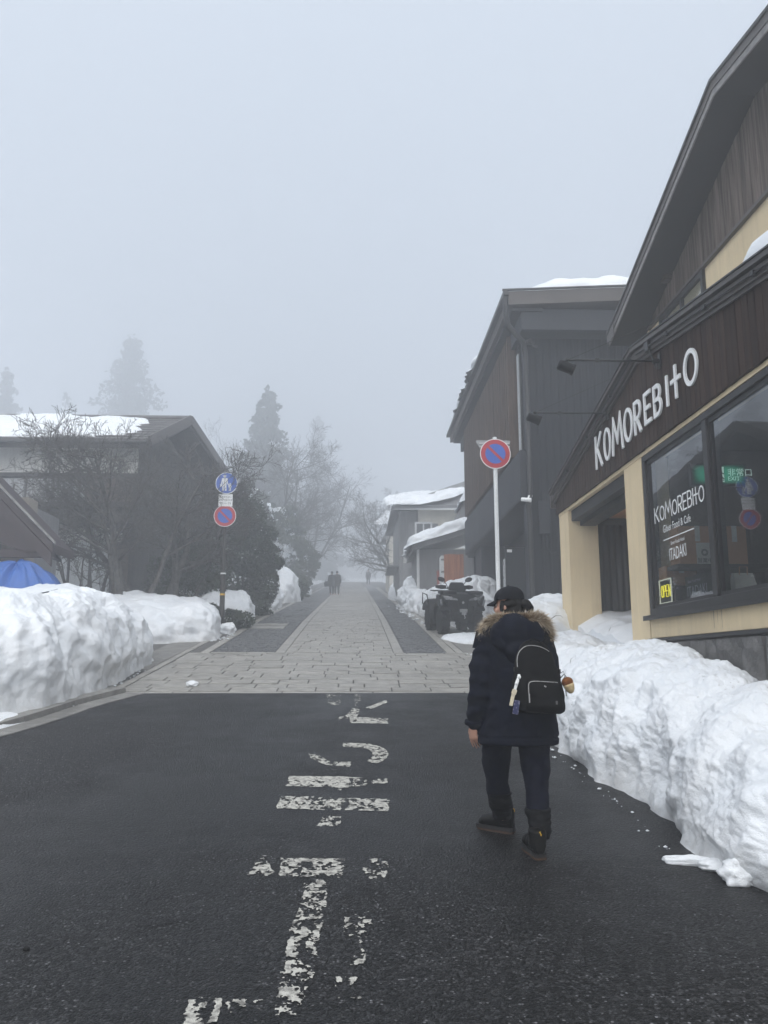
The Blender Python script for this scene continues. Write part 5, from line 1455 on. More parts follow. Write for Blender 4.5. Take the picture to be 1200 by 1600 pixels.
bare_tree('bare_tree', 'tall bare tree with crooked limbs in the mist over the left snow banks', 'tree', (-5.4, 54, zf(54)), mat=BARKFAR, height=9.6, spread=.8, seed=61, r0=.16, stems=2, lean=(.10, 0), kids=(9, 8, 7, 4), crown_from=.35, group='bare trees in the mist')
bare_tree('bare_tree', 'bare tree with long low limbs hanging over the street beyond the couple', 'tree', (-5.0, 72, zf(72)), mat=BARKFAR, height=10.5, spread=1.2, seed=67, r0=.17, stems=3, lean=(.30, 0), kids=(9, 8, 7, 4), crown_from=.3, group='bare trees in the mist')
bare_tree('bare_tree', 'hazy bare tree at the left behind the dark conifer', 'tree', (-8.6, 66, zf(66)), mat=BARKFAR, height=10, spread=.9, seed=71, r0=.16, stems=3, kids=(9, 8, 6, 4), crown_from=.35, group='bare trees in the mist')
bare_tree('bare_tree', 'bare tree leaning left over the street from the right-hand houses', 'tree', (3.6, 60, zf(60)), mat=BARKFAR, height=6.6, spread=.9, seed=83, r0=.15, stems=3, lean=(-.62, 0), kids=(9, 8, 6, 4), crown_from=.25, group='bare trees in the mist')
for k, (px, y, h, w, lab) in enumerate(((452, 112, 15, 6, 'dim conifer at the far left of the street end'), (520, 120, 12, 6, 'dim conifer closing the left of the street end'), (655, 118, 11, 6, 'dim conifer behind the far right house'))):
    cedar(lab, X_at(px, y) * (1.3 if k != 1 else 2.0) - (2 if k < 2 else -3), y, h, w, 90 + k, n=5000, snow=80, size=.3, name='conifer')
# ================================================================== SNOW BANKS
SLUSH = snow_material('grey_slush', (.27, .265, .255), dirt=.8, bump=.7)
SNOWN = [0]
def grime_attr(o, vals):
    a = o.data.attributes.new('grime', 'FLOAT', 'POINT'); a.data.foreach_set('value', np.asarray(vals, dtype=np.float32))
def mound(name, label, cat, boundary, spine, n=2.4, ns=240, nt=48, rough=1.0, seed=0, base=None, group=None, grime=1.0, lump=1.0, sink=.04, parent=None, mat=None, scal=1.0, kind=None, fn=1.0, edge=1.0, skirt=.10):
    base = base or (lambda x, y: zg(y))
    B = resample(catmull(boundary, 12, True), ns, True)
    b3 = np.c_[B, np.zeros(ns)]; cen = B.mean(0)
    tb = np.roll(B, -1, 0) - np.roll(B, 1, 0); tb /= np.linalg.norm(tb, axis=1)[:, None] + 1e-9
    nb2 = np.stack([tb[:, 1], -tb[:, 0]], 1)
    en = edge * (.06 * fbm(b3 * 2.3, 2, seed + 61) + .035 * fbm(b3 * 6, 2, seed + 62))
    Sp = np.array(spine, float); Sp = resample(catmull(Sp, 12), 120) if len(Sp) > 2 else resample(Sp, 60)
    d = ((B[:, None, :2] - Sp[None, :, :2]) ** 2).sum(2); k = d.argmin(1).astype(float)
    # even out the spine mapping so faces do not bunch up
    ker = np.ones(9) / 9; kk = np.convolve(np.r_[k[-4:], k, k[:4]], ker, 'valid')
    kk = np.clip(kk, 0, len(Sp) - 1)
    SS = np.stack([np.interp(kk, np.arange(len(Sp)), Sp[:, j]) for j in range(3)], 1)
    th = np.linspace(0, math.pi / 2, 400); o = np.cos(th) ** (2 / n); v = np.sin(th) ** (2 / n)
    dist = np.linalg.norm(SS[:, :2] - B, axis=1).mean(); hh = Sp[:, 2].mean()
    L = np.r_[0, np.cumsum(np.hypot(np.diff(o) * dist, np.diff(v) * hh))]
    t = np.linspace(0, 1, nt); oo = np.interp(t * L[-1], L, o); vv = np.interp(t * L[-1], L, v)
    XY = B[None, :, :] * oo[:, None, None] + SS[None, :, :2] * (1 - oo)[:, None, None]
    foot = np.clip(1 - vv / .3, 0, 1) ** 3                              # melted skirt at the foot
    if nb2.dot(np.array([1., 0]))[np.argmax(B[:, 0])] < 0: nb2 = -nb2
    XY = XY + nb2[None] * (foot[:, None] * (skirt * (.6 + .5 * np.clip(en / .1, -1, 1)) + en)[None])[..., None]
    Z = base(XY[..., 0], XY[..., 1]) + SS[None, :, 2] * vv[:, None] - sink * (1 - vv)[:, None]
    P = np.concatenate([XY, Z[..., None]], 2)
    ds = np.roll(P, -1, 1) - np.roll(P, 1, 1); dt = np.gradient(P, axis=0)
    N = np.cross(ds, dt); N /= np.linalg.norm(N, axis=2)[..., None] + 1e-9
    # outward
    if (N[nt // 3] * (P[nt // 3] - SS * np.array([1, 1, 0]) - np.array([0, 0, 1]) * P[nt // 3][:, 2:])).sum() < 0: N = -N
    w = (t ** 5)[:, None, None]; N = N * (1 - w) + np.array([0, 0, 1.]) * w; N /= np.linalg.norm(N, axis=2)[..., None]
    Q = P.reshape(-1, 3); NN = N.reshape(-1, 3)
    s_ = np.repeat(np.clip(vv / .25, .12, 1), ns)
    topw = np.repeat(np.clip((1 - oo) * 1.25, 0, 1), ns)                 # calmer on the crown
    warp = np.stack([fbm(Q * 1.6 + 9 * j, 2, seed + 31 + j) for j in range(3)], 1) * .22
    f1, f2 = worley((Q + warp) * np.array([2.3, 2.3, 1.7]) * fn, seed)
    g1, g2 = worley((Q + warp * .6) * np.array([5.2, 5.2, 3.6]) * fn, seed + 7)
    disp = lump * .11 * fbm(Q * 1.05, 3, seed + 1)
    h1, h2 = worley((Q + warp * 1.3) * np.array([1.15, 1.15, 1.0]) * fn, seed + 17)
    disp += rough * (1 - .6 * topw) * scal * .15 * (np.minimum(h1, .95) - .5)
    disp += rough * (1 - .55 * topw) * scal * (.150 * (np.minimum(f1, .95) - .5) + .055 * (np.minimum(g1, .9) - .45))
    disp += rough * (.019 * fbm(Q * 7.5 * fn, 3, seed + 2) + .014 * np.abs(fbm(Q * 17. * fn, 3, seed + 3)))
    Q = Q + NN * (disp * s_)[:, None]
    i = np.arange(nt * ns).reshape(nt, ns); r = np.roll(i, -1, 1)
    F = np.stack([i[:-1].ravel(), r[:-1].ravel(), r[1:].ravel(), i[1:].ravel()], 1)
    ob = mesh(name, Q, F, mat or SNOW, parent, smooth=True, kind=kind)
    if label: tag(ob, label, cat, group)
    hgt = np.repeat(vv, ns)
    grime_attr(ob, grime * np.clip(1 - hgt / .42, 0, 1) ** 1.2)
    return ob
G = 'snow banks ploughed to the side of the street'
mound('snow_bank', 'long head-high ploughed snow bank under the cafe window, lumpy and scalloped', 'snow bank',
      [(2.45, 4.35), (2.24, 4.9), (2.25, 5.8), (2.22, 6.6), (2.12, 7.5), (2.03, 8.5), (2.12, 9.4), (2.45, 10.0), (3.0, 10.15), (3.5, 9.9), (3.5, 8.2), (3.5, 6.5), (3.5, 4.9), (3.35, 4.1), (2.8, 3.95)],
      [(2.9, 4.9, .66), (2.92, 5.6, .84), (2.95, 6.4, .95), (2.98, 7.4, 1.03), (2.98, 8.5, 1.06), (2.98, 9.2, .92)], n=2.15, ns=760, nt=150, seed=3, group=G, lump=.9)
mound('snow_bank', 'lower snow bank in front of the beige door pillar', 'snow bank',
      [(2.25, 10.0), (2.15, 11.0), (2.3, 12.4), (2.8, 13.5), (3.5, 13.7), (3.95, 13.2), (4.3, 12.2), (4.2, 10.9), (3.6, 10.0), (2.9, 9.7)],
      [(2.95, 10.6, .72), (3.0, 11.5, .72), (3.1, 12.6, .75)], n=2.2, ns=300, nt=70, seed=9, group=G)
mound('snow_bank', 'snow pile between the cafe pillar and the dark slate wall', 'snow bank',
      [(2.5, 13.7), (2.45, 15.2), (2.7, 16.7), (3.4, 17.4), (4.6, 17.2), (5.0, 15.6), (4.6, 14.4), (3.7, 13.7), (3.0, 13.4)],
      [(3.3, 14.6, 1.12), (3.7, 15.4, 1.2), (3.9, 16.3, .9)], n=2.2, ns=260, nt=60, seed=14, group=G)
gx, gy = np.meshgrid(np.linspace(3.64, 6.28, 70), np.linspace(10.7, 13.97, 70))
g3 = np.stack([gx.ravel(), gy.ravel(), 0 * gx.ravel()], 1)
gz = 1.90 + .56 * np.clip((g3[:, 1] - 10.8) / 3.0, 0, 1) ** .7 + .10 * fbm(g3 * 1.3, 3, 19) + .05 * (worley(g3 * 2.6, 20)[0] - .5)
gz -= np.clip(3.98 - g3[:, 0], 0, 1) * .55
gi = np.arange(4900).reshape(70, 70); top_f = np.stack([gi[:-1, :-1].ravel(), gi[:-1, 1:].ravel(), gi[1:, 1:].ravel(), gi[1:, :-1].ravel()], 1)
rim = np.r_[gi[0, :], gi[1:, -1], gi[-1, -2::-1], gi[-2:0:-1, 0]]; lowv = np.c_[g3[rim, :2], np.full(len(rim), 1.74)]
side = np.stack([rim, np.r_[rim[1:], rim[:1]], 4900 + (np.arange(len(rim)) + 1) % len(rim), 4900 + np.arange(len(rim))], 1)
tag(mesh('snow_drift', np.vstack([np.c_[g3[:, :2], gz], lowv]), np.vstack([top_f, side]), SNOW, smooth=True, sharp=50), 'smooth shaded snow drift blown into the cafe entrance recess', 'snow drift')
mound('snow_bank', 'big rounded snow bank on the left corner, in front of the blue tarp', 'snow bank',
      [(-4.15, 9.75), (-3.78, 10.5), (-3.66, 11.6), (-3.62, 12.8), (-3.66, 14.2), (-3.74, 15.3), (-3.98, 16.1), (-4.5, 16.35), (-5.3, 15.9), (-6.5, 15.0), (-8.4, 14.2), (-10.2, 12.4), (-10.6, 10.0), (-9.2, 8.4), (-7.2, 8.1), (-5.7, 8.6), (-4.7, 9.2)],
      [(-8.3, 10.9, 1.35), (-6.2, 11.2, 1.36), (-5.0, 11.8, 1.42), (-4.55, 13.2, 1.42), (-4.5, 14.4, 1.3), (-4.6, 15.2, 1.02)], n=2.7, ns=760, nt=140, seed=27, group=G, rough=.85)
mound('snow_bank', 'flat-topped snow bank around the foot of the left sign post', 'snow bank',
      [(-3.32, 19.7), (-3.9, 19.25), (-4.9, 18.9), (-6.2, 19.2), (-7.2, 20.2), (-7.0, 22.6), (-5.6, 23.4), (-4.2, 23.2), (-3.55, 22.4), (-3.45, 21.4), (-3.28, 20.5)],
      [(-5.8, 21.0, .98), (-4.8, 21.0, .96), (-4.2, 20.9, .84)], n=3.2, ns=320, nt=70, seed=33, group=G)
mound('snow_bank', 'snow hump under the dark shrubs just behind the left sign', 'snow bank',
      [(-3.15, 23.6), (-3.8, 23.1), (-5.2, 23.4), (-5.6, 25.0), (-4.6, 26.6), (-3.4, 26.3), (-3.05, 25.0)], [(-4.4, 24.4, 1.0), (-3.9, 25.2, .95)], n=2.6, ns=220, nt=50, seed=35, group=G)
mound('snow_bank', 'broken snow bank beyond the tall evergreen shrub on the left', 'snow bank',
      [(-3.2, 32.4), (-3.25, 34.5), (-3.3, 37), (-3.6, 38.6), (-4.8, 38.8), (-5.8, 36.5), (-5.4, 33), (-4.2, 31.6)], [(-4.3, 33.4, 1.35), (-4.3, 35.5, 1.45), (-4.4, 37.4, 1.2)], n=2.3, ns=260, nt=56, seed=38, group=G, rough=1.6)
mound('snow_bank', 'snow dome over the rounded shrub left of the couple', 'snow bank',
      [(-2.95, 41.5), (-3.0, 44), (-3.6, 46), (-5, 46), (-5.6, 43.5), (-4.8, 41), (-3.7, 40.6)], [(-4.0, 42.6, 1.75), (-4.0, 44, 1.8)], n=2.2, ns=200, nt=44, seed=39, group=G, rough=1.3)
mound('snow_bank', 'low misty snow bank far up the left kerb', 'snow bank',
      [(-3.0, 50), (-3.1, 58), (-3.6, 62), (-5, 60), (-5, 51), (-4, 49)], [(-4, 52, .8), (-4, 58, .8)], n=2.2, ns=120, nt=30, seed=40, group=G)
mound('snow_bank', 'blocky snow bank behind the quad bike, at the cedar cabinet', 'snow bank',
      [(2.95, 23.4), (2.75, 25.5), (2.55, 27.5), (2.3, 29.5), (2.6, 31.2), (3.8, 31.4), (4.6, 29), (4.6, 26), (4.4, 24.2), (3.7, 23.2)],
      [(3.65, 24.6, 1.35), (3.5, 26.5, 1.3), (3.3, 28.3, 1.15), (3.3, 30, .95)], n=2.4, ns=320, nt=64, seed=44, group=G, rough=1.6)
mound('snow_bank', 'chunky heap of broken snow along the right kerb in front of the lean-to', 'snow bank',
      [(1.98, 31.2), (1.95, 33.5), (2.0, 36), (2.1, 38.4), (2.7, 39.4), (3.5, 38), (3.6, 34.5), (3.3, 31.6), (2.6, 30.6)],
      [(2.65, 32.4, .9), (2.65, 34.6, 1.2), (2.65, 37.0, 1.25)], n=2.3, ns=300, nt=60, seed=47, group=G, rough=1.9)
mound('snow_bank', 'dim snow bank on the right below the leaning bare tree', 'snow bank',
      [(2.0, 44), (2.0, 50), (2.4, 56), (3.4, 56), (3.6, 46), (2.8, 43)], [(2.8, 46, .9), (2.8, 53, .8)], n=2.2, ns=140, nt=30, seed=49, group=G)
mound('snow_patch', 'thin patch of trodden snow on the paving in front of the quad bike', 'snow patch',
      [(2.15, 19.6), (2.1, 20.6), (2.5, 21.3), (3.2, 21.4), (3.5, 20.4), (3.2, 19.2), (2.6, 18.9)], [(2.6, 20.0, .10), (3.0, 20.4, .12)], n=2.2, ns=160, nt=30, seed=52, rough=.5, lump=.3)
mound('snow_patch', 'small flat patch of snow at the right edge of the slabs by the walker', 'snow patch',
      [(2.35, 12.2), (2.2, 13.2), (2.35, 14.6), (2.8, 14.9), (3.1, 13.5), (2.8, 12.2)], [(2.6, 13.0, .14), (2.65, 14.0, .16)], n=2.2, ns=140, nt=26, seed=53, rough=.4, lump=.3)
# thin slush skirt lying on the gutter in front of the corner bank
mound('snow_patch', 'thin dirty slush lying over the kerb at the left edge', 'snow patch',
      [(-3.75, 9.9), (-3.95, 9.25), (-4.6, 8.4), (-5.9, 7.6), (-7.4, 7.2), (-9.2, 7.2), (-9, 7.9), (-7, 8.3), (-5.5, 8.9), (-4.5, 9.7), (-3.95, 10.3)], [(-8, 7.6, .10), (-6, 8.1, .12), (-4.4, 9.35, .14)], n=2.4, ns=240, nt=26, seed=55, rough=.25, lump=.15, grime=1.2)
# loose lumps
def chunk(label, x, y, rx, ry, rz, rot, seed, g='loose lumps of snow', z=None):
    m_ = MB().ball((0, 0, 0), 1.0, 40, 28); V = np.array(m_.v)
    f1, _ = worley(V * 1.6 + seed * 3.1, seed); V = V * (1 + .28 * (f1[:, None] - .5) + .16 * fbm(V * 2.2, 3, seed)[:, None])
    V = V * np.array([rx, ry, rz]); c, s_ = math.cos(R(rot)), math.sin(R(rot))
    V = np.stack([V[:, 0] * c - V[:, 1] * s_ + x, V[:, 0] * s_ + V[:, 1] * c + y, V[:, 2]], 1); V[:, 2] += zg(V[:, 1]) + rz * .55
    o = mesh('snow_chunk', V, m_.f, SNOW, smooth=True); tag(o, label, 'snow lump', g); grime_attr(o, np.full(len(V), .12))
c = UG(1085, 1352); chunk('thin tapering piece of snow on the asphalt at the near end of the right bank', c[0], c[1], .17, .035, .035, -18, 1)
c = UG(1130, 1360); chunk('flat slab of snow touching the right bank near the picture corner', c[0], c[1], .14, .06, .04, -8, 2)
c = UG(1160, 1378); chunk('rounded glassy lump of snow sliding off the right bank at the picture corner', c[0], c[1], .13, .10, .09, 10, 3)
c = UG(355, 990); chunk('lone white snow lump on the pavement beside the left sign post', c[0], c[1] , .22, .18, .17, 0, 4)
c = UG(335, 985); chunk('small snow crumb at the foot of the left sign post', c[0], c[1], .14, .12, .12, 0, 5)
c = UG(905, 1185); chunk('fist-sized snow ball at the foot of the right bank', c[0], c[1], .04, .04, .035, 0, 6)
c = UG(300, 1072); chunk('bit of snow on the corner slabs by the left bank', c[0], c[1], .09, .08, .05, 0, 7)
c = UG(660, 955); chunk('snow crumb at the kerb left of the quad bike', c[0] + .25, c[1], .16, .14, .10, 0, 8)

# crumbs shed along the foot of the banks: far too many to count
cr_ = MB(); rn = random.Random(77)
ICO = [(0, 0, 1), (.9, 0, .3), (.28, .85, .3), (-.72, .53, .3), (-.72, -.53, .3), (.28, -.85, .3), (0, 0, -.4)]
ICF = [(0, 1, 2), (0, 2, 3), (0, 3, 4), (0, 4, 5), (0, 5, 1), (6, 2, 1), (6, 3, 2), (6, 4, 3), (6, 5, 4), (6, 1, 5)]
def crumbs(line, cnt, spread, big):
    q = resample(catmull(line, 8), 200)
    for _ in range(cnt):
        p = q[rn.randrange(200)]; d = abs(rn.gauss(0, spread)); s_ = big * rn.random() ** 2.5 + .006
        x, y_ = p[0] + p[2] * d + rn.gauss(0, .02), p[1] + rn.gauss(0, .05); a = rn.uniform(0, 6.28)
        cr_.add([(x + s_ * rn.uniform(.7, 1.2) * (v[0] * math.cos(a) - v[1] * math.sin(a)), y_ + s_ * (v[0] * math.sin(a) + v[1] * math.cos(a)), zf(y_) + s_ * .7 * (v[2] + .25)) for v in ICO], ICF)
crumbs([(2.04, 4.6, -1), (2.02, 5.8, -1), (2.06, 6.6, -1), (2.0, 7.6, -1), (1.95, 8.6, -1), (2.1, 10, -1)], 50, .04, .022)
crumbs([(-3.95, 10.2, 1), (-3.6, 10.9, 1), (-3.55, 12.8, 1), (-3.6, 15.2, 1)], 50, .05, .03)
crumbs([(-3.3, 19.2, 1), (-3.2, 20.5, 1), (-3.3, 22, 1)], 60, .1, .05)
crumbs([(2.1, 24, -1), (2.0, 28, -1), (1.9, 32, -1), (1.9, 37, -1)], 120, .12, .09)
crumbs([(2.2, 13.5, -1), (2.3, 15, -1), (2.4, 17, -1)], 50, .1, .04)
grime_attr(cr_.build('snow_crumbs', SNOW, kind='stuff'), np.full(len(cr_.v), .25))

# snow lying on roofs
def roofsnow(label, boundary, spine, base, **k): return mound('roof_snow', label, 'roof snow', boundary, spine, base=base, group='snow lying on roofs', mat=SNOW_ROOF, grime=0, sink=.02, **k)
roofsnow('broad smooth blanket of snow on the tiled roof of the timber house', [(-7.2, 24.35), (-6.6, 24.9), (-6.95, 25.35), (-6.65, 25.8), (-7.2, 26.3), (-9, 26.4), (-14, 26.4), (-20, 26.4), (-20.6, 25.3), (-20, 24.2), (-14, 24.15), (-9, 24.2)],
         [(-20, 25.4, .15), (-14, 25.4, .15), (-8.8, 25.3, .12)], lambda x, y: RFz + .06 + (RRz - RFz) * np.clip((y - 24.05) / 2.15, -.1, 1.02), n=3.5, ns=300, nt=40, seed=61, rough=.35, lump=.4)
roofsnow('deep snow cap on the flat roof of the dark slate building, seen above its verge', [(4.1, 17.9), (6.5, 17.75), (9.5, 17.8), (11.4, 18.2), (11.4, 24), (11.4, 29), (7, 29.2), (4.2, 28.8), (3.7, 25), (3.8, 20)],
         [(7.2, 19.6, .6), (7.6, 23, .66), (7.2, 27, .6)], lambda x, y: zr2(x), n=3.4, ns=300, nt=44, seed=64, rough=.5)
roofsnow('ridge of snow slipping over the street eave of the dark slate building', [(3.33, 22.3), (3.3, 24.5), (3.32, 27.6), (3.5, 29.3), (4.1, 29.2), (4.2, 26), (4.1, 22.6), (3.7, 21.9)],
         [(3.7, 23.4, .34), (3.7, 26, .42), (3.7, 28.4, .4)], lambda x, y: zr2(x) + .01, n=3.0, ns=240, nt=40, seed=66, rough=.35)
roofsnow('strip of snow on the low cafe roof below the upper wall', [(3.58, 3.0), (3.56, 5.0), (3.58, 7.0), (3.66, 8.3), (4.0, 9.1), (4.55, 8.8), (4.66, 6), (4.66, 3.2), (4.2, 2.9)],
         [(3.98, 3.6, .42), (3.98, 5.5, .38), (4.0, 7.2, .31), (4.1, 8.5, .2)], lambda x, y: AP_Z - R_SL * (AP_Y - y), n=2.6, ns=240, nt=36, seed=68, rough=.4, lump=.5)
roofsnow('thick cushion of snow on the sloping lean-to roof', [(2.15, 31.5), (3.4, 31.45), (4.6, 31.5), (4.75, 32.6), (4.7, 34.6), (3.4, 35.4), (2.2, 35.2), (2.05, 33)],
         [(3.0, 33.2, .5), (4.2, 33.2, .56)], lambda x, y: 6.18 + .313 * (x - 2.2), n=3.2, ns=260, nt=44, seed=70, rough=.6)
roofsnow('small snow cap on the dormer above the lean-to', [(4.3, 32.4), (5.3, 32.3), (5.35, 35.3), (4.4, 35.3)], [(4.7, 33, .3), (4.8, 34.6, .3)], lambda x, y: 8.05 + .9 * np.clip(x - 4.3, 0, 1), n=2.6, ns=90, nt=24, seed=71, rough=.5)
roofsnow('snow along the street eave of the cream house roof', [(1.55, 39.0), (4.2, 39.1), (5.4, 40.4), (4.2, 42.4), (2.9, 43.3), (1.7, 42)], [(2.3, 40.0, .35), (3.2, 41.3, .36)],
         lambda x, y: 9.15 + np.clip((y - 39.1) * .31, 0, 1.4) + np.clip((x - 3.0) * .25, 0, .9), n=2.6, ns=160, nt=34, seed=72, rough=.5)
roofsnow('faint snow on the roof of the farther house', [(1.8, 57.2), (8.2, 57.3), (8.2, 60.8), (3.0, 61.3), (1.9, 59)], [(3.6, 59.4, .3), (7.2, 59.5, .3)], lambda x, y: 11.3 + np.clip((y - 57.3) * .47, 0, 1.9), n=2.8, ns=120, nt=26, seed=73, rough=.4)

# blue tarpaulin thrown over a heap behind the corner bank
TARP = M('blue_tarpaulin', (.028, .105, .36), rough=.5, var=.12, scale=3, bump=.25, bscale=90, spec=.45)
tarp = thing('tarpaulin', 'bright blue tarpaulin draped over a heap behind the big left snow bank', 'tarpaulin', (-6.6, 15.9, zf(15.9)))
TB = resample(catmull([(-4.95, 15.7), (-5.4, 16.9), (-7, 17.0), (-8.8, 16.6), (-9.2, 15.2), (-8, 14.6), (-6.4, 14.7), (-5.3, 15.1)], 12, True), 220, True)
tp = np.array([-6.35, 15.7]); rows_ = []
for j in range(40):
    t = j / 39; o = (1 - t)
    ang = np.arctan2(TB[:, 1] - tp[1], TB[:, 0] - tp[0])
    xy = TB * o + np.array([-6.35, 15.7]) * t
    fold = .07 * np.sin(ang * 7 + 1.6 * np.sin(ang * 3) + 2.2 * o) + .03 * np.sin(ang * 15 + 5 * o)
    fold = fold * math.sin(math.pi * min(1, o * 1.1)) ** .7 + .03 * np.sin(ang * 23 + 2) * o
    rows_.append(np.c_[xy, zg(xy[:, 1]) + 1.78 * (1 - o ** 2.3) + fold * (t > 0) + .05 * fbm(np.c_[xy * 2.6, np.zeros(len(xy))], 3, 4) + .02 * np.abs(fbm(np.c_[xy * 7, np.zeros(len(xy))], 2, 6))])
P = np.array(rows_); i = np.arange(40 * 220).reshape(40, 220); r_ = np.roll(i, -1, 1)
mesh('tarp_sheet', P.reshape(-1, 3), np.stack([i[:-1].ravel(), r_[:-1].ravel(), r_[1:].ravel(), i[1:].ravel()], 1), TARP, tarp, smooth=True)

# dead twigs sticking out of the banks
def twig(label, pts, r=.006):
    m_ = MB(); m_.tube(pts, [r, r * .8, r * .6, r * .3][:len(pts)], 5); o = m_.build('bare_twig', BARK); tag(o, label, 'twig', 'dead twigs in the snow')
a = UY(895, 975, 13.2)
twig('arched dead twig in the snow left of the beige pillar', [UY(838 + 22, 968, 13.4), UY(868, 962, 13.4), UY(876, 962, 13.4), UY(880, 966, 13.4)])
twig('thin dead twig standing in the drift inside the cafe entrance', [UY(944, 1000, 12.2), UY(950, 990, 12.2), UY(954, 980, 12.2)], .004)
twig('curled wire-thin twig above the bank beside the backpack', [UY(888, 1050, 9.3), UY(892, 1030, 9.3), UY(899, 1024, 9.3), UY(901, 1036, 9.3)], .003)
# ================================================================== ROAD SIGNS
BLUE = M('sign_blue', (.045, .12, .46), rough=.4, var=.06, bump=0)
RED = M('sign_red', (.42, .035, .05), rough=.4, var=.06, bump=0)
SIGNW = M('sign_white', (.75, .76, .76), rough=.4, var=.03, bump=0)
POLEW = M('white_pole', (.70, .72, .73), rough=.4, var=.05, scale=2, bump=.03)
POLEB = M('brown_black_pole', (.03, .026, .023), rough=.5, var=.1, bump=.03)
YBAND = M('yellow_band', (.6, .36, .03), rough=.5, var=.05, bump=0)
def circ(cx, cz, r, n=48): return [(cx + r * math.cos(2 * math.pi * k / n), cz + r * math.sin(2 * math.pi * k / n)) for k in range(n)]
def plate(poly, y, mat, name, parent, t=.002): return MB().prism(poly, y - t, y, 'y').build(name, mat, parent)
def ring(cx, cz, r0, r1, y, mat, name, parent, n=48, t=.002):
    A, B = circ(cx, cz, r0, n), circ(cx, cz, r1, n); V = []
    for yy in (y - t, y): V += [(a, yy, b2) for a, b2 in A] + [(a, yy, b2) for a, b2 in B]
    F = []
    for k in range(n):
        j = (k + 1) % n
        F += [(k, j, n + j, n + k), (2 * n + k, 3 * n + k, 3 * n + j, 2 * n + j), (n + k, n + j, 3 * n + j, 3 * n + k), (k, 2 * n + k, 2 * n + j, j)]
    return mesh(name, V, F, mat, parent)
def no_parking(cx, cz, y, r, parent):
    MB().lathe([(0, 0), (r, 0), (r, .012), (0, .012)], (cx, y, cz), axis='y', n=48).build('sign_back', STEEL, parent)
    plate(circ(cx, cz, r - .001), y - .001, SIGNW, 'white_rim', parent)
    plate(circ(cx, cz, r * .945), y - .0035, RED, 'red_ring', parent)
    plate(circ(cx, cz, r * .66), y - .006, BLUE, 'blue_disc', parent)
    s_, l = r * .085, r * .70; c = math.cos(R(45))
    P = [(cx - l * c - s_ * c, cz + l * c - s_ * c), (cx + l * c - s_ * c, cz - l * c - s_ * c), (cx + l * c + s_ * c, cz - l * c + s_ * c), (cx - l * c + s_ * c, cz + l * c + s_ * c)]
    plate(P, y - .0085, RED, 'red_slash', parent)
# right sign: white pole, round plate, back of a triangular plate facing the other way
ys = 15.6; top = UY(774, 709, ys); r_ = .3; ft = zf(ys)
rs = thing('road_sign', 'single round no-parking sign on a tall white pole, triangular plate behind it', 'road sign', (top[0], ys, ft))
pm = MB(); pm.tube([(top[0], ys + .045, ft - .1), (top[0], ys + .045, top[2] + .34)], .040, 14); pm.build('pole', POLEW, rs, smooth=True, sharp=50)
no_parking(top[0], top[2], ys, .3, rs)
def rounded_tri(cx, zt, w, h, rr=.06):
    out = []
    pts = [Vector((cx - w / 2, zt)), Vector((cx + w / 2, zt)), Vector((cx, zt - h))]
    for i in range(3):
        p, a, b2 = pts[i], pts[i - 1], pts[(i + 1) % 3]; u, v = (a - p).normalized(), (b2 - p).normalized()
        A, B = p + u * rr, p + v * rr
        for k in range(5):
            t = k / 4; q = A * (1 - t) ** 2 + p * 2 * t * (1 - t) + B * t * t; out.append((q.x, q.y))
    return out
tw = UY(801, 690, ys)[0] - UY(744, 690, ys)[0]
MB().prism(rounded_tri(top[0] - .02, UY(774, 686, ys)[2], tw, tw * .87), ys + .10, ys + .112, 'y').build('triangle_plate', M('dull_plate_back', (.30, .31, .32), rough=.5, var=.06), rs)
MB().prism(rounded_tri(top[0] - .02, UY(774, 686, ys)[2] - .02, tw * .93, tw * .8), ys + .113, ys + .115, 'y').build('triangle_face', RED, rs)
bk = MB()
for z in (UY(774, 690, ys)[2], UY(774, 695, ys)[2], ): bk.box(top[0] - tw * .42, ys + .08, z - .022, top[0] + tw * .42, ys + .099, z + .0)
bk.lathe([(.05, 0), (.05, .05)], (top[0], ys + .045, top[2] - .2), n=14); bk.lathe([(.05, 0), (.05, .05)], (top[0], ys + .045, top[2] + .17), n=14)
bk.build('bracket', STEEL, rs)
# left sign: pedestrian way over a hours plate over no parking
yl = 21.9; xs = UY(352, 780, yl)[0]; fl_ = zf(yl)
ls = thing('road_sign', 'blue pedestrian sign above white hours plate and no-parking sign on a dark pole', 'road sign', (xs, yl, fl_))
base_x = UY(345, 985, yl)[0]
pm = MB(); pm.tube([(base_x, yl + .07, fl_ - .1), (base_x + (xs - base_x) * .38, yl + .07, UY(348, 893, yl)[2])], .068, 12); pm.build('lower_pole', POLEB, ls, smooth=True, sharp=50)
pm = MB(); pm.tube([(base_x + (xs - base_x) * .38, yl + .07, UY(348, 893, yl)[2] - .05), (xs, yl + .07, UY(352, 740, yl)[2])], .042, 12); pm.build('pole', POLEB, ls, smooth=True, sharp=50)
zc = UY(347, 930, yl)[2]; bxx = base_x + (xs - base_x) * .2
MB().lathe([(.0705, 0), (.0705, .05)], (bxx, yl + .07, zc), n=14).build('yellow_band', YBAND, ls)
MB().lathe([(.0705, 0), (.0705, .04)], (base_x + (xs - base_x) * .36, yl + .07, UY(348, 897, yl)[2]), n=14).build('pale_band', SIGNW, ls)
c1 = UY(354, 755, yl); c3 = UY(351.5, 806, yl); c2 = UY(352.5, 781.5, yl)
no_parking(c3[0], c3[2], yl, .295, ls)
MB().lathe([(0, 0), (.295, 0), (.295, .012), (0, .012)], (c1[0], yl, c1[2]), axis='y', n=48).build('sign_back', STEEL, ls)
plate(circ(c1[0], c1[2], .294), yl - .001, SIGNW, 'white_rim', ls)
plate(circ(c1[0], c1[2], .275), yl - .0035, BLUE, 'blue_disc', ls)
fig = MB()
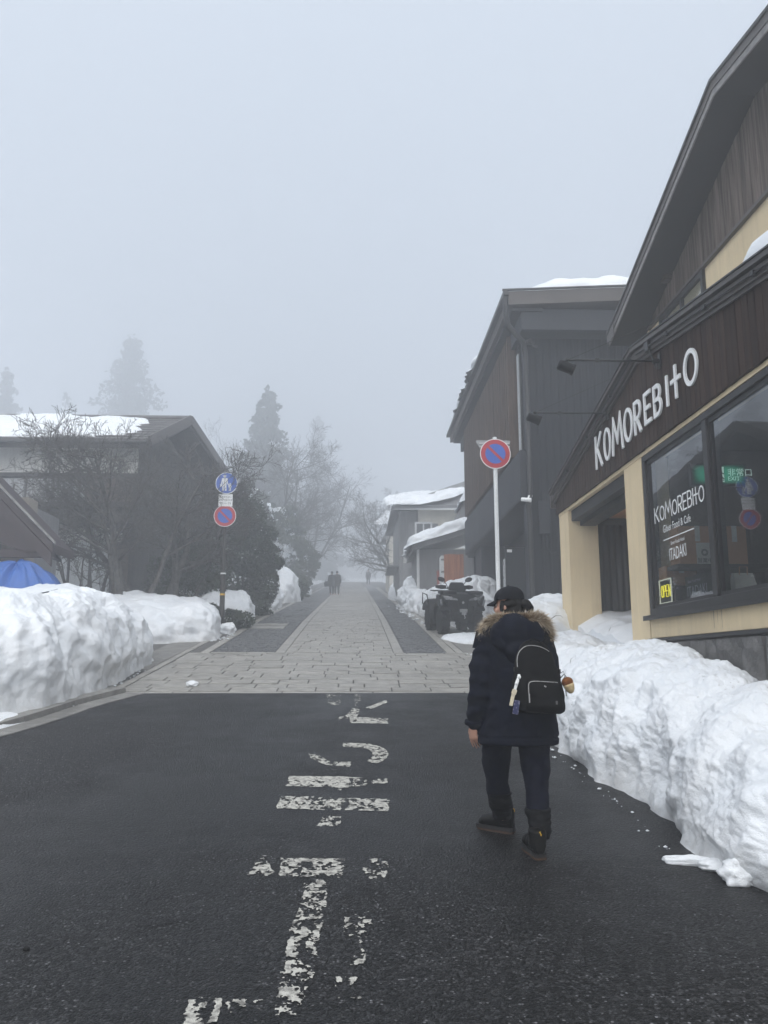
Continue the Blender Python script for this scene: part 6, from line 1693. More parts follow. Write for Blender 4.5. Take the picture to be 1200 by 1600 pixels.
def person_symbol(cx, cz, s, hat=True):
    out = []
    fig.prism(circ(cx, cz + .40 * s, .085 * s, 16), yl - .008, yl - .006, 'y')
    if hat: fig.prism([(cx - .14 * s, cz + .42 * s), (cx + .14 * s, cz + .42 * s), (cx + .14 * s, cz + .445 * s), (cx - .14 * s, cz + .445 * s)], yl - .0095, yl - .0082, 'y')
    fig.prism([(cx - .16 * s, cz + .29 * s), (cx + .16 * s, cz + .29 * s), (cx + .21 * s, cz - .06 * s), (cx + .15 * s, cz - .08 * s), (cx + .11 * s, cz + .12 * s), (cx + .13 * s, cz - .5 * s), (cx + .03 * s, cz - .5 * s), (cx + .005 * s, cz - .08 * s),
               (cx - .03 * s, cz - .5 * s), (cx - .14 * s, cz - .5 * s), (cx - .11 * s, cz + .12 * s), (cx - .16 * s, cz - .08 * s), (cx - .22 * s, cz - .05 * s)], yl - .008, yl - .006, 'y')
person_symbol(c1[0] - .05, c1[2] + .01, .44)
person_symbol(c1[0] + .095, c1[2] - .10, .22, False)
fig.prism([(c1[0] - .165, c1[2] - .1), (c1[0] - .115, c1[2] - .1), (c1[0] - .115, c1[2] - .02), (c1[0] - .165, c1[2] - .02)], yl - .0095, yl - .0082, 'y')
fig.tube([(c1[0] + .035, yl - .008, c1[2] - .01), (c1[0] + .06, yl - .008, c1[2] - .06)], .014, 6)
fig.build('walking_figures', SIGNW, ls)
w2, h2 = .185, .17
bx('hours_plate', c2[0] - w2, yl - .012, c2[2] - h2, c2[0] + w2, yl, c2[2] + h2 * .93, SIGNW, ls)
for s_, z_, sz in (('軽車両を除く', .062, .056), ('土曜 日曜 休日', -.018, .054), ('10 ― 15', -.115, .082)):
    V, F = text_mesh(s_, sz, 0, 'CENTER'); mesh('lettering', on_front(V, c2[0], c2[2] + z_, yl - .0135), F, BLACK, ls)
bk = MB()
for c in (c1, c3): bk.box(c[0] - .2, yl + .012, c[2] - .02, c[0] + .2, yl + .03, c[2] + .02)
bk.build('bracket', STEEL, ls)
# ================================================================== QUAD BIKE
GLOSSB = M('black_gloss_panel', (.005, .005, .006), rough=.38, var=.15, bump=.02, spec=.12)
LAMPG = M('headlight_lens', (.20, .21, .22), rough=.18, var=.5, scale=14, bump=0, spec=.8)
CHROME = M('bare_metal', (.45, .45, .46), rough=.3, var=.1, bump=.02, metal=.9)
ac = UG(705, 990)
atv = thing('quad_bike', 'black quad bike with handguards and mirrors parked by the right snow bank', 'quad bike', (2.55, 22.0, zf(22.1) + .0), None)
atv.scale = (.9, .95, 1.0)
atv.rotation_euler = (R(6.6), 0, R(9))
def AB(mb, name, mat, parent=atv, **k): return mb.build(name, mat, parent, local=True, **k)
def loftx(secs, n=14, p=3.2):
    """sections along y: (y, cx, cz, half width, half height)"""
    rings = []
    for y, cx, cz, w, h in secs:
        rr = []
        for k in range(n):
            t = 2 * math.pi * k / n; ct, st = math.cos(t), math.sin(t)
            rr.append((cx + math.copysign(abs(ct) ** (2 / p), ct) * w, y, cz + math.copysign(abs(st) ** (2 / p), st) * h))
        rings.append(rr)
    return MB().loft(rings)
WHR = .335
for sx in (-1, 1):
    for wy in (-.66, .64):
        cx = sx * .475
        t = MB(); w = .135
        t.lathe([(.17, -w), (WHR - .06, -w), (WHR - .012, -w * .78), (WHR, -w * .3), (WHR, w * .3), (WHR - .012, w * .78), (WHR - .06, w), (.17, w)], (cx, wy, WHR), axis='x', n=28)
        for k in range(18):
            a = 2 * math.pi * k / 18
            for s2 in (-1, 1):
                a2 = a + (.17 if s2 > 0 else 0)
                rot = Matrix.Rotation(a2, 3, 'X') @ Matrix.Rotation(s2 * .35, 3, 'Z')
                c = Vector((cx + s2 * .065, wy, WHR)) + Matrix.Rotation(a2, 3, 'X') @ Vector((0, 0, WHR + .006))
                t.obox(c, (.115, .045, .028), rot)
        wo_ = AB(t, 'wheel', RUBBER, smooth=True, sharp=35)
        rm_ = MB(); rm_.lathe([(.17, -.1), (.165, -.03), (.07, .0), (.07, .04), (.0, .04)] if sx > 0 else [(.0, -.04), (.07, -.04), (.07, 0), (.165, .03), (.17, .1)], (cx + sx * .02, wy, WHR), axis='x', n=20)
        for k in range(5):
            a = 2 * math.pi * k / 5; rm_.tube([Vector((cx + sx * .04, wy, WHR)), Vector((cx + sx * .055, wy + math.sin(a) * .16, WHR + math.cos(a) * .16))], .018, 5)
        rm_.build('rim', GLOSSB, wo_, local=True)
        ax = MB(); ax.tube([(cx, wy, WHR), (sx * .12, wy, WHR + .06)], .03, 6); ax.tube([(cx * .9, wy, WHR + .06), (sx * .15, wy, WHR + .2)], .022, 6); ax.tube([(sx * .33, wy + .03, WHR + .05), (sx * .22, wy + .03, .78)], .035, 8)
        AB(ax, 'suspension_arm', BLACK)
# fenders
for sx in (-1, 1):
    for wy, hh in ((-.62, .80), (.64, .80)):
        rings = []
        for k in range(9):
            a = R((40 + 160 * k / 8) if wy < 0 else (-20 + 175 * k / 8)); rr = .43
            y_, z_ = wy - math.cos(a) * rr * 1.05, WHR + .06 + math.sin(a) * rr * .95
            iy, iz = wy - math.cos(a) * (rr - .035) * 1.05, WHR + .06 + math.sin(a) * (rr - .035) * .95
            o = .66; i_ = .20
            rings.append([(sx * i_, y_, z_ + .05), (sx * (o - .06), y_, z_ + .03), (sx * o, y_, z_ - .03), (sx * (o - .02), iy, iz - .05), (sx * i_, iy, iz)])
        AB(MB().loft(rings), 'fender', GLOSSB, smooth=True, sharp=40)
AB(loftx([(-1.0, 0, .80, .30, .13), (-.95, 0, .82, .44, .19), (-.7, 0, .85, .50, .20), (-.45, 0, .87, .40, .18), (-.2, 0, .84, .2, .16), (.2, 0, .72, .2, .12)], p=4.5, n=20), 'front_body', GLOSSB, smooth=True, sharp=40)
AB(MB().box(-.36, -1.0, .44, .36, -.5, .70), 'front_skirt', BLACK, bev=.03)
for sx in (-1, 1):
    lid = MB(); lid.box(min(sx * .17, sx * .60), -.96, 1.0, max(sx * .17, sx * .60), -.48, 1.09); AB(lid, 'storage_lid', BLACK, bev=.025)
    sp2 = MB(); sp2.box(min(sx * .50, sx * .66), -.92, .74, max(sx * .50, sx * .66), -.5, .99); AB(sp2, 'side_fairing', GLOSSB, bev=.04)
AB(loftx([(-.15, 0, .86, .13, .09), (.0, 0, .93, .14, .08), (.3, 0, .90, .18, .09), (.62, 0, .93, .20, .09), (.85, 0, .93, .17, .07)], p=2.6), 'seat', BLACK, smooth=True)
AB(loftx([(-.75, 0, .45, .2, .16), (-.3, 0, .48, .22, .2), (.5, 0, .48, .22, .2), (.85, 0, .5, .16, .14)]), 'engine_block', BLACK)
AB(MB().box(-.5, -.28, .28, .5, .32, .33), 'footwell', BLACK)
for sx in (-1, 1):
    h = MB(); q = [(sx * .16, -1.03, .855), (sx * .50, -.985, .87), (sx * .60, -.95, .985), (sx * .42, -.985, .955), (sx * .18, -1.03, .895)]
    V = q + [(a, b2 + .06, c) for a, b2, c in q]; h.add(V, [(0, 1, 2, 3, 4), (9, 8, 7, 6, 5)] + [(i, (i + 1) % 5, (i + 1) % 5 + 5, i + 5) for i in range(5)])
    ho = AB(h, 'headlight', LAMPG)
    b2 = MB(); b2.lathe([(0, 0), (.045, 0), (.04, .03)], (sx * .36, -1.012, .905), axis='y', n=14); b2.build('headlight_bulb', CHROME, ho, local=True)
    sg = MB(); sg.obox((sx * .62, -.95, .80), (.05, .05, .16), Matrix.Rotation(sx * .25, 3, 'Y')); AB(sg, 'indicator', LAMPG)
    ck = MB(); q = [(sx * .30, -.97, .80), (sx * .46, -.90, .83), (sx * .40, -.93, .66), (sx * .28, -.98, .62)]; V = q + [(a, b_ + .1, c) for a, b_, c in q]; ck.add(V, [(0, 1, 2, 3), (7, 6, 5, 4)] + [(i, (i + 1) % 4, (i + 1) % 4 + 4, i + 4) for i in range(4)]); AB(ck, 'cheek_panel', GLOSSB)
bm = MB(); bm.tube([(-.30, -.98, .72), (-.32, -1.05, .55), (-.2, -1.09, .42), (.2, -1.09, .42), (.32, -1.05, .55), (.30, -.98, .72)], .02, 8); bm.tube([(-.31, -1.05, .56), (.31, -1.05, .56)], .018, 8); bm.box(-.24, -1.07, .43, .24, -1.03, .54); bm.tube([(-.12, -1.08, .42), (-.14, -1.0, .8)], .014, 6); bm.tube([(.12, -1.08, .42), (.14, -1.0, .8)], .014, 6)
AB(bm, 'front_bumper', BLACK)
wi = MB(); wi.lathe([(.045, -.1), (.045, .1)], (0, -1.06, .60), axis='x', n=14); wi.box(-.06, -1.13, .50, .06, -1.075, .60); wi.tube([(0, -1.12, .55), (0, -1.15, .47), (.025, -1.15, .44), (0, -1.15, .41)], .014, 6)
AB(wi, 'winch', CHROME)
em = MB(); em.lathe([(.02, 0), (.034, 0), (.034, .006), (.02, .006)], (0, -1.012, .80), axis='y', n=16); AB(em, 'emblem', CHROME)
rk = MB()
for x in (-.38, -.15, .15, .38): rk.tube([(x, .6, 1.04), (x, 1.12, 1.05)], .014, 6)
for y_ in (.62, .8, .95, 1.1): rk.tube([(-.40, y_, 1.05), (.40, y_, 1.05)], .014, 6)
AB(rk, 'rear_rack', BLACK)
pg = MB(); pg.tube([(-.64, .25, .62), (-.70, .35, .95), (-.70, .85, .98), (-.66, 1.0, .7), (-.64, .5, .55), (-.64, .25, .62)], .016, 6); AB(pg, 'side_guard', BLACK)
sp_ = MB(); sp_.loft([[(-.22, -.50, .98), (.22, -.50, .98), (.2, -.22, .98), (-.2, -.22, .98)], [(-.26, -.46, 1.14), (.26, -.46, 1.14), (.22, -.2, 1.16), (-.22, -.2, 1.16)], [(-.19, -.38, 1.30), (.19, -.38, 1.30), (.16, -.26, 1.30), (-.16, -.26, 1.30)]])
AB(sp_, 'instrument_pod', GLOSSB, bev=.03)
hb = MB(); hb.tube([(-.50, -.06, 1.17), (-.26, -.12, 1.15), (-.1, -.2, 1.10), (.1, -.2, 1.10), (.26, -.12, 1.15), (.50, -.06, 1.17)], .016, 8); AB(hb, 'handlebar', BLACK)
for sx in (-1, 1):
    g_ = MB(); g_.tube([(sx * .35, -.1, 1.16), (sx * .52, -.05, 1.17)], .024, 8); AB(g_, 'grip', RUBBER)
    hg = MB(); hg.loft([[(sx * .26, -.22, 1.12), (sx * .27, -.20, 1.22), (sx * .28, -.18, 1.2), (sx * .27, -.19, 1.13)], [(sx * .42, -.22, 1.11), (sx * .42, -.20, 1.235), (sx * .42, -.17, 1.22), (sx * .42, -.19, 1.12)], [(sx * .57, -.12, 1.14), (sx * .57, -.11, 1.21), (sx * .57, -.09, 1.2), (sx * .57, -.1, 1.15)]]); AB(hg, 'handguard', BLACK, bev=.01)
    ms_ = MB(); ms_.tube([(sx * .2, -.16, 1.14), (sx * .26, -.17, 1.24), (sx * .34, -.17, 1.34)], .011, 6); mo = AB(ms_, 'mirror', BLACK)
    mh = MB(); mh.ball((sx * .41, -.17, 1.37), (.115, .035, .062), 14, 8, Matrix.Rotation(sx * -.25, 3, 'Y')); mh.build('mirror_shell', BLACK, mo, local=True, smooth=True)
# ================================================================== PEOPLE
SKIN = M('skin', (.46, .26, .19), rough=.5, var=.1, scale=18, bump=.06, spec=.35)
COAT = M('black_parka', (.0045, .006, .0135), rough=.85, var=.2, scale=14, bump=.12, bscale=220, spec=.12)
TROU = M('navy_trousers', (.0045, .0055, .0135), rough=.85, var=.2, scale=20, bump=.15, bscale=260, spec=.15)
GAIT = M('black_gaiter', (.006, .006, .007), rough=.6, var=.2, scale=16, bump=.2, bscale=90, spec=.1)
BOOT = M('black_boot', (.007, .0068, .0068), rough=.5, var=.25, scale=18, bump=.15, bscale=90, spec=.15)
SOLE = M('boot_sole', (.06, .035, .022), rough=.85, var=.3, scale=24, bump=.2)
SOLEB = M('boot_midsole', (.018, .018, .02), rough=.7, var=.2, bump=.1)
CAPM = M('black_cap', (.006, .0065, .010), rough=.75, var=.2, scale=16, bump=.15, bscale=260, spec=.2)
HAIR = M('black_hair', (.007, .006, .006), rough=.42, var=.3, scale=10, stretch=(12, 12, 1), bump=.3, bscale=60, spec=.2)
FURB = M('brown_fur', (.13, .085, .05), rough=.75, col2=(.26, .185, .12), scale=20, bump=0, spec=.2)
FURT = M('pale_fur', (.40, .32, .22), rough=.75, col2=(.56, .48, .37), scale=20, bump=0, spec=.2)
BAG = M('black_nylon', (.0045, .0045, .005), rough=.7, var=.2, scale=12, bump=.12, bscale=300, spec=.12)
ZIP = M('silver_zip', (.42, .42, .41), rough=.35, var=.15, scale=80, bump=.1, metal=.5)
PY = 5.66
ROOT = np.array([1.04, PY, zf(PY)])
per = thing('person', 'person in black parka with fur hood, cap and navy trousers walking away on the asphalt', 'person', tuple(ROOT))
def B(px, py, dy=0.): return Vector(np.array(UY(px, py, PY + dy)) - ROOT)
PX_M = 1 / 229.
def capsule(mb, pts, rad, n=14):
    mb.tube(pts, rad, n)
    for p, r in zip(pts, rad): mb.ball(p, r * .995, n, 8)
def row_ring(row, L, Rr, depth, dy, n=28, p=2.3):
    a, b2 = B(L, row, dy), B(Rr, row, dy); c = (a + b2) / 2
    return ellring(c, (b2.x - a.x) / 2, depth / 2, n, p)
# ---- body: one continuous surface
hd = B(795, 946, .07)                       # head centre
face = Vector((-.80, .60, -.05)).normalized(); rt = Vector((face.y, -face.x, 0)).normalized()
rotf = Matrix((rt, face, Vector((0, 0, 1)))).transposed()     # local x = right ear, y = nose
bm_ = MB()
def hp(x, y, z): return hd + rotf @ Vector((x, y, z))
bm_.ball(hd + Vector((0, 0, .02)), (.074, .090, .100), 20, 14, rotf)
bm_.ball(hp(0, .030, -.055), (.055, .060, .062), 18, 12, rotf)      # jaw
bm_.ball(hp(0, .098, -.015), (.013, .022, .026), 10, 8, rotf)       # nose
bm_.ball(hp(0, .083, -.055), (.024, .012, .011), 10, 6, rotf)       # lips
bm_.ball(hp(0, .078, -.095), (.022, .02, .016), 10, 6, rotf)        # chin
for s_ in (-1, 1):
    bm_.ball(hp(s_ * .074, -.005, -.005), (.010, .020, .032), 10, 8, rotf)
    bm_.ball(hp(s_ * .045, .062, -.03), (.026, .022, .022), 10, 8, rotf)   # cheeks
capsule(bm_, [hd + Vector((0, -.01, -.04)), hd + Vector((.005, -.03, -.12)), hd + Vector((.01, -.035, -.2))], [.052, .052, .06])
ch_ = B(806, 1020, .02); pel = B(806, 1140, .02)
rings = [row_ring(1150, 766, 850, .22, .02), row_ring(1110, 774, 842, .2, .02), row_ring(1060, 770, 846, .22, .02), row_ring(1015, 768, 846, .2, .02), row_ring(990, 780, 834, .14, .02)]
bm_.loft(rings)
LH, LK, LA = B(781, 1150, .02), B(777, 1208, .145), B(786, 1275, .265)
RH, RK, RA_ = B(831, 1150, .0), B(838, 1225, -.09), B(843, 1308, -.2)
capsule(bm_, [LH, LK, LA], [.078, .05, .030]); capsule(bm_, [RH, RK, RA_], [.078, .05, .036])
lh_ = Vector(np.array(UG(801, 1303)) - ROOT); rh_ = Vector(np.array(UG(845, 1345)) - ROOT)
for A, H_, d in ((LA, lh_, Vector((-.84, .54, .04)).normalized()), (RA_, rh_, Vector((-.16, .985, .07)).normalized())):
    capsule(bm_, [A, H_ + d * .06 + Vector((0, 0, .08)), H_ + d * .08 + Vector((0, 0, .06)), H_ + d * .16 + Vector((0, 0, .05)), H_ + d * .235 + Vector((0, 0, .045))], [.028, .026, .025, .022, .016])
LSH, LEL, LWR = B(766, 1002, .03), B(749, 1078, -.01), B(739, 1132, .06)
RSH, REL, RWR = B(846, 1002, .03), B(858, 1075, .0), B(846, 1112, .2)
capsule(bm_, [B(800, 1000, .02), LSH, LEL, LWR], [.06, .055, .04, .026]); capsule(bm_, [B(806, 1000, .02), RSH, REL, RWR], [.06, .055, .04, .026])
# left hand, relaxed: palm and five separate fingers
def hand(wr, down, out, back):
    """down: finger direction; out: across knuckles towards the little finger; back: away from palm"""
    palm = wr + down * .045
    rot = Matrix((out, back, -down)).transposed()
    bm_.ball(wr + down * .048, (.036, .017, .05), 14, 10, rot)
    bm_.ball(wr + down * .075, (.038, .014, .026), 14, 10, rot)
    for o, L, c in ((-.031, .066, .45), (-.0105, .076, .6), (.0105, .071, .75), (.031, .055, .95)):
        p = wr + down * .088 + out * o; d = (down + back * -.15).normalized(); pts = [p - d * .012]; rr = [.0082]
        for k in range(3):
            d = (Matrix.Rotation(-c * .42 * (1 if k else .6), 3, out) @ d).normalized() if False else (d - back * .30 * c).normalized()
            pts.append(pts[-1] + d * (L / 3 + (.012 if k == 0 else 0))); rr.append(.0082 - .0008 * (k + 1))
        capsule(bm_, pts, rr, 8)
    p = wr + down * .03 - out * .028; d = (down * .75 - out * .5 - back * .3).normalized()
    capsule(bm_, [p, p + d * .03, p + d * .03 + (down * .9 - back * .35).normalized() * .03, p + d * .03 + (down * .9 - back * .4).normalized() * .05], [.013, .0115, .0095, .008], 8)
hand(LWR + Vector((.0, .0, -.005)), Vector((.05, .10, -.99)).normalized(), Vector((.62, -.78, 0)).normalized(), Vector((-.78, -.62, 0)).normalized())
hand(RWR, Vector((-.25, .75, -.6)).normalized(), Vector((.9, .3, 0)).normalized(), Vector((.2, -.6, -.7)).normalized())
V, N, F = remesh(bm_.v, bm_.f, .0046, 3, .4)
mesh('body', V, F, SKIN, per, smooth=True, local=True)
EYEW = M('eye_white', (.7, .68, .66), rough=.2, var=0, bump=0); EYEB = M('eye_iris', (.02, .012, .008), rough=.15, var=0, bump=0)
for s_ in (-1, 1):
    e_ = MB().ball(hp(s_ * .031, .074, .008), .0115, 12, 8).build('eye', EYEW, per, smooth=True, local=True)
    MB().ball(hp(s_ * .031, .0805, .008), .0065, 10, 6).build('iris', EYEB, e_, smooth=True, local=True)
# ---- parka
cm = MB()
cr = [row_ring(1162, 746, 871, .44, .01, 32, 2.6), row_ring(1150, 747, 871, .44, .01, 32, 2.6), row_ring(1120, 755, 868, .41, .01, 32, 2.5), row_ring(1080, 761, 862, .37, .01, 32), row_ring(1045, 761, 857, .36, .01, 32), row_ring(1010, 762, 852, .34, .02, 32), row_ring(990, 769, 845, .29, .03, 32), row_ring(975, 778, 835, .24, .04, 32), row_ring(962, 786, 826, .17, .05, 32)]
cm.loft(cr)
capsule(cm, [B(778, 1000, .02), B(764, 1004, .03), B(757, 1030, .02), B(753, 1060, .0), B(750, 1082, -.01), B(745, 1106, .02), B(741, 1127, .05)], [.09, .088, .086, .084, .082, .072, .058], 18)
capsule(cm, [B(834, 1000, .02), B(847, 1004, .03), B(853, 1030, .03), B(857, 1060, .03), B(859, 1082, .04), B(855, 1108, .14)], [.09, .086, .084, .08, .076, .065], 18)
V, N, F = remesh(cm.v, cm.f, .0095, 6, .5)
V = np.array(V); up = np.array([0, 0, 1.])
f_ = .008 * fbm(V * np.array([4.5, 5.5, 4.5]), 3, 71) + .006 * (np.abs(fbm(V * np.array([5, 5, 11.]) + 3, 2, 72)) ** .7 - .4) + .003 * fbm(V * 26, 2, 73)
arm = np.clip((LEL.x + .11 - V[:, 0]) / .05, 0, 1)
f_ += arm * .006 * np.sin((V[:, 2] + .25 * V[:, 1] + .02 * fbm(V * 6, 2, 75)) * 62)        # sleeve creases
hem = np.clip((V[:, 2] - B(806, 1156).z) / .02, 0, 1); f_ = f_ * (.3 + .7 * hem) - .010 * np.exp(-((V[:, 2] - B(806, 1150).z) / .006) ** 2)
V = V + N * f_[:, None]
mesh('parka', V, F, COAT, per, smooth=True, local=True)
MB().lathe([(.060, -.012), (.064, .0), (.060, .016), (.048, .016)], tuple(B(740.5, 1129, .055)), n=20, rot=Matrix.Rotation(R(10), 3, 'X')).build('cuff', COAT, per, smooth=True, local=True)
hm = MB()
hc = B(808, 998, -.13)
hm.ball(hc + Vector((.005, .02, .02)), (.188, .110, .140), 22, 14); hm.ball(B(846, 985, -.02), (.06, .07, .07), 14, 10); hm.ball(B(766, 988, .0), (.05, .06, .06), 14, 10); hm.ball(hc + Vector((.01, -.01, -.06)), (.11, .085, .12), 18, 12); hm.ball(hc + Vector((0, .06, .075)), (.15, .09, .06), 18, 12)
V, N, F = remesh(hm.v, hm.f, .009, 6, .5); V = V + N * (.012 * fbm(V * np.array([6, 6, 9.]), 3, 81) + .012 * (np.abs(fbm(V * np.array([7, 5, 5.]), 2, 83)) - .3))[:, None]
mesh('hood', V, F, COAT, per, smooth=True, local=True)
MB().loft([[B(744, 986, .0), B(748, 984, .0), B(748, 984, .02), B(744, 986, .02)], [B(738, 1012, -.0), B(747, 1014, .0), B(747, 1014, .02), B(738, 1012, .02)]]).build('hood_flap', COAT, per, local=True)
# fur ruff: several thousand tapering hairs rooted on a curved band
path = [B(757, 990, .03), B(762, 980, .0), B(771, 971, -.04), B(782, 970, -.08), B(795, 969, -.11), B(811, 968, -.12), B(827, 967, -.11), B(841, 967, -.08), B(850, 973, -.05), B(854, 986, -.02), B(855, 998, .01)]
PP = resample(catmull([tuple(p) for p in path], 10), 120)
band = MB(); capsule(band, [Vector(p) for p in PP[::4]], [.026] * len(PP[::4]), 10)
V, N, F = remesh(band.v, band.f, .008, 3); fb = mesh('fur_trim', V, F, FURB, per, smooth=True, local=True)
g = np.random.default_rng(99)
for mat_, cnt, Lr, off, nm in ((FURB, 8500, (.024, .042), 0, 'hair'), (FURT, 4200, (.042, .075), 1, 'hair')):
    k = g.integers(0, len(PP) - 1, cnt); t_ = g.uniform(0, 1, cnt)[:, None]
    c = PP[k] * (1 - t_) + PP[k + 1] * t_; tg = PP[k + 1] - PP[k]; tg /= np.linalg.norm(tg, axis=1)[:, None]
    d = g.normal(size=(cnt, 3)); d -= (d * tg).sum(1)[:, None] * tg; d /= np.linalg.norm(d, axis=1)[:, None]
    u = np.linspace(0, 1, len(PP))[k][:, None]
    away = c - np.array(B(808, 1010, -.05)); away /= np.linalg.norm(away, axis=1)[:, None]
    flow = away * .9 + np.array([0, -.25, 0]) + (np.abs(u - .5) > .36) * np.array([0, 0, -.5]) + (u < .15) * np.array([-.2, 0, -.35])
    dirn = d * .75 + flow * .8 + g.normal(size=(cnt, 3)) * .22; dirn /= np.linalg.norm(dirn, axis=1)[:, None]
    if mat_ is FURT:
        sel = (g.uniform(size=cnt) < np.clip(.3 + 2.4 * (np.abs(u[:, 0] - .5) - .16), .25, 1)); c, d, dirn, u = c[sel], d[sel], dirn[sel], u[sel]; cnt = len(c)
    L = g.uniform(*Lr, cnt)[:, None]; side = np.cross(dirn, g.normal(size=(cnt, 3))); side /= np.linalg.norm(side, axis=1)[:, None]; w = .0016
    r0 = c + d * .02; m1 = r0 + dirn * L * .5; tip = r0 + dirn * L + np.array([0, 0, -.22]) * L
    V = np.stack([r0 - side * w, r0 + side * w, m1 + side * w * .7, m1 - side * w * .7, tip], 1).reshape(-1, 3)
    idx = np.arange(cnt)[:, None] * 5
    F = [tuple(q) for q in (idx + np.array([0, 1, 2, 3])).tolist()] + [tuple(q) for q in (idx + np.array([3, 2, 4])).tolist()]
    mesh(nm, V, F, mat_, fb, local=True, kind='stuff')
# ---- cap and hair
cap = MB()
cc_ = hd + Vector((0, 0, .045))
prof = [(1.0, -.12), (1.005, 0), (.985, .22), (.92, .45), (.78, .68), (.55, .87), (.25, .985), (0.0, 1.0)]
V = []; n = 32
for a, h in prof:
    for k in range(n):
        t = 2 * math.pi * k / n; bulge = 1 + .012 * abs(math.sin(3 * t))
        V.append(cc_ + rotf @ Vector((.092 * a * math.cos(t) * bulge, (.106 * a * math.sin(t)) * bulge - .004, .086 * h)))
F = [(i * n + k, i * n + (k + 1) % n, (i + 1) * n + (k + 1) % n, (i + 1) * n + k) for i in range(len(prof) - 1) for k in range(n)]
cap.add(V, F); capo = cap.build('cap', CAPM, per, smooth=True, local=True)
br = MB(); top_, bot_ = [], []
for k in range(13):
    t = R(-62 + 124 * k / 12); s_ = math.sin(t)
    for lst, z in ((top_, 0), (bot_, -.006)):
        lst.append((cc_ + rotf @ Vector((.086 * s_, .098 * math.cos(t), -.004 + z)), cc_ + rotf @ Vector((.080 * s_, .098 * math.cos(t) + .068 * math.cos(t * .95), -.022 + z - .02 * abs(s_)))))
V = [p for q in top_ for p in q] + [p for q in bot_ for p in q]
F = [(2 * i, 2 * i + 1, 2 * i + 3, 2 * i + 2) for i in range(12)] + [(26 + 2 * i + 2, 26 + 2 * i + 3, 26 + 2 * i + 1, 26 + 2 * i) for i in range(12)] + [(2 * i + 1, 2 * i + 27, 2 * i + 29, 2 * i + 3) for i in range(12)]
br.add(V, F); br.build('brim', CAPM, capo, smooth=True, local=True, )
MB().ball(cc_ + Vector((0, 0, .089)), (.008, .008, .004), 10, 6).build('cap_button', CAPM, capo, local=True)
MB().tube([cc_ + rotf @ Vector((.088 * math.cos(R(a)), .106 * math.sin(R(a)), .0 + .02 * (1 - abs(a - 270) / 40))) for a in (232, 245, 258, 270, 282, 295, 308)], .0035, 6).build('cap_strap', STEEL, capo, local=True)
hr_ = MB()
hr_.ball(hp(0, -.025, .0), (.083, .088, .085), 20, 12, rotf); hr_.ball(hp(0, -.06, -.05), (.066, .052, .065), 16, 10, rotf)
for s_ in (-1, 1): hr_.ball(hp(s_ * .074, .015, -.01), (.012, .022, .04), 10, 8, rotf)
capsule(hr_, [hp(.0, -.095, .012), hp(.005, -.128, .0), hp(.012, -.15, -.03), hp(.015, -.155, -.065)], [.026, .031, .027, .014], 12)
V, N, F = remesh(hr_.v, hr_.f, .007, 3); 
loc_ = (V - np.array(hd)) @ np.array(rotf)
keepv = ~((loc_[:, 1] > .03) & (loc_[:, 2] < .03) & (np.abs(loc_[:, 0]) < .07))
V = V + N * (.0035 * np.sin(loc_[:, 0] * 240 + 6 * fbm(V * 9, 2, 91)))[:, None]
mesh('hair', V, F, HAIR, per, smooth=True, local=True)
g = np.random.default_rng(5); st = MB()
for k in range(26):
    p = hp(g.uniform(-.05, .05), -.10 + g.uniform(-.03, .02), -.02 + g.uniform(-.05, .02)); q = p + rotf @ Vector((g.uniform(-.04, .04), g.uniform(-.05, .0), g.uniform(-.05, .01)))
    st.tube([p, (p + q) / 2 + Vector((0, 0, .008)), q], [.0016, .0013, .0006], 4)
st.build('loose_strands', HAIR, per, local=True)
# ---- trousers, gaiters, boots
tm = MB()
def leg(rows):
    rr = []
    for row, L, Rr, dp_, dy in rows: rr.append(row_ring(row, L, Rr, dp_, dy, 22, 2.1))
    tm.loft(rr[::-1])
leg([(1140, 757, 806, .24, .01), (1165, 753, 801, .22, .03), (1190, 753, 797, .20, .10), (1215, 758, 795, .18, .155), (1240, 763, 796, .15, .18), (1256, 766, 797, .14, .22)])
leg([(1140, 803, 857, .24, .01), (1165, 808, 858, .22, -.01), (1195, 815, 858, .19, -.05), (1225, 820, 858, .17, -.09), (1255, 823, 857, .15, -.13), (1278, 825, 857, .14, -.165)])
V, N, F = remesh(tm.v, tm.f, .008, 4); V = V + N * (.007 * fbm(V * np.array([6, 6, 10.]), 3, 101) + .006 * (np.abs(fbm(V * np.array([7, 7, 13.]), 2, 102)) - .35))[:, None]
mesh('trousers', V, F, TROU, per, smooth=True, local=True)
def tube_part(name, rows, mat, amp, seed, freq):
    m_ = MB().loft([row_ring(row, L, Rr, dp_, dy, 30, 2.1) for row, L, Rr, dp_, dy in rows][::-1])
    V, N, F = remesh(m_.v, m_.f, .006, 2); V = V + N * (amp * fbm(V * np.array(freq), 3, seed) + amp * (np.abs(fbm(V * np.array(freq) * 1.3, 2, seed + 1)) - .3))[:, None]
    return mesh(name, V, F, mat, per, smooth=True, local=True)
tube_part('gaiter', [(1239, 762, 799, .168, .175), (1243, 761, 799, .172, .185), (1258, 765, 800, .165, .22), (1272, 769, 799, .15, .255), (1280, 771, 797, .13, .27)], GAIT, .008, 111, (7, 7, 22.))
tube_part('gaiter', [(1262, 822, 860, .168, -.14), (1266, 821, 861, .172, -.145), (1284, 824, 861, .165, -.17), (1300, 826, 860, .155, -.195), (1309, 827, 857, .13, -.205)], GAIT, .008, 121, (7, 7, 22.))
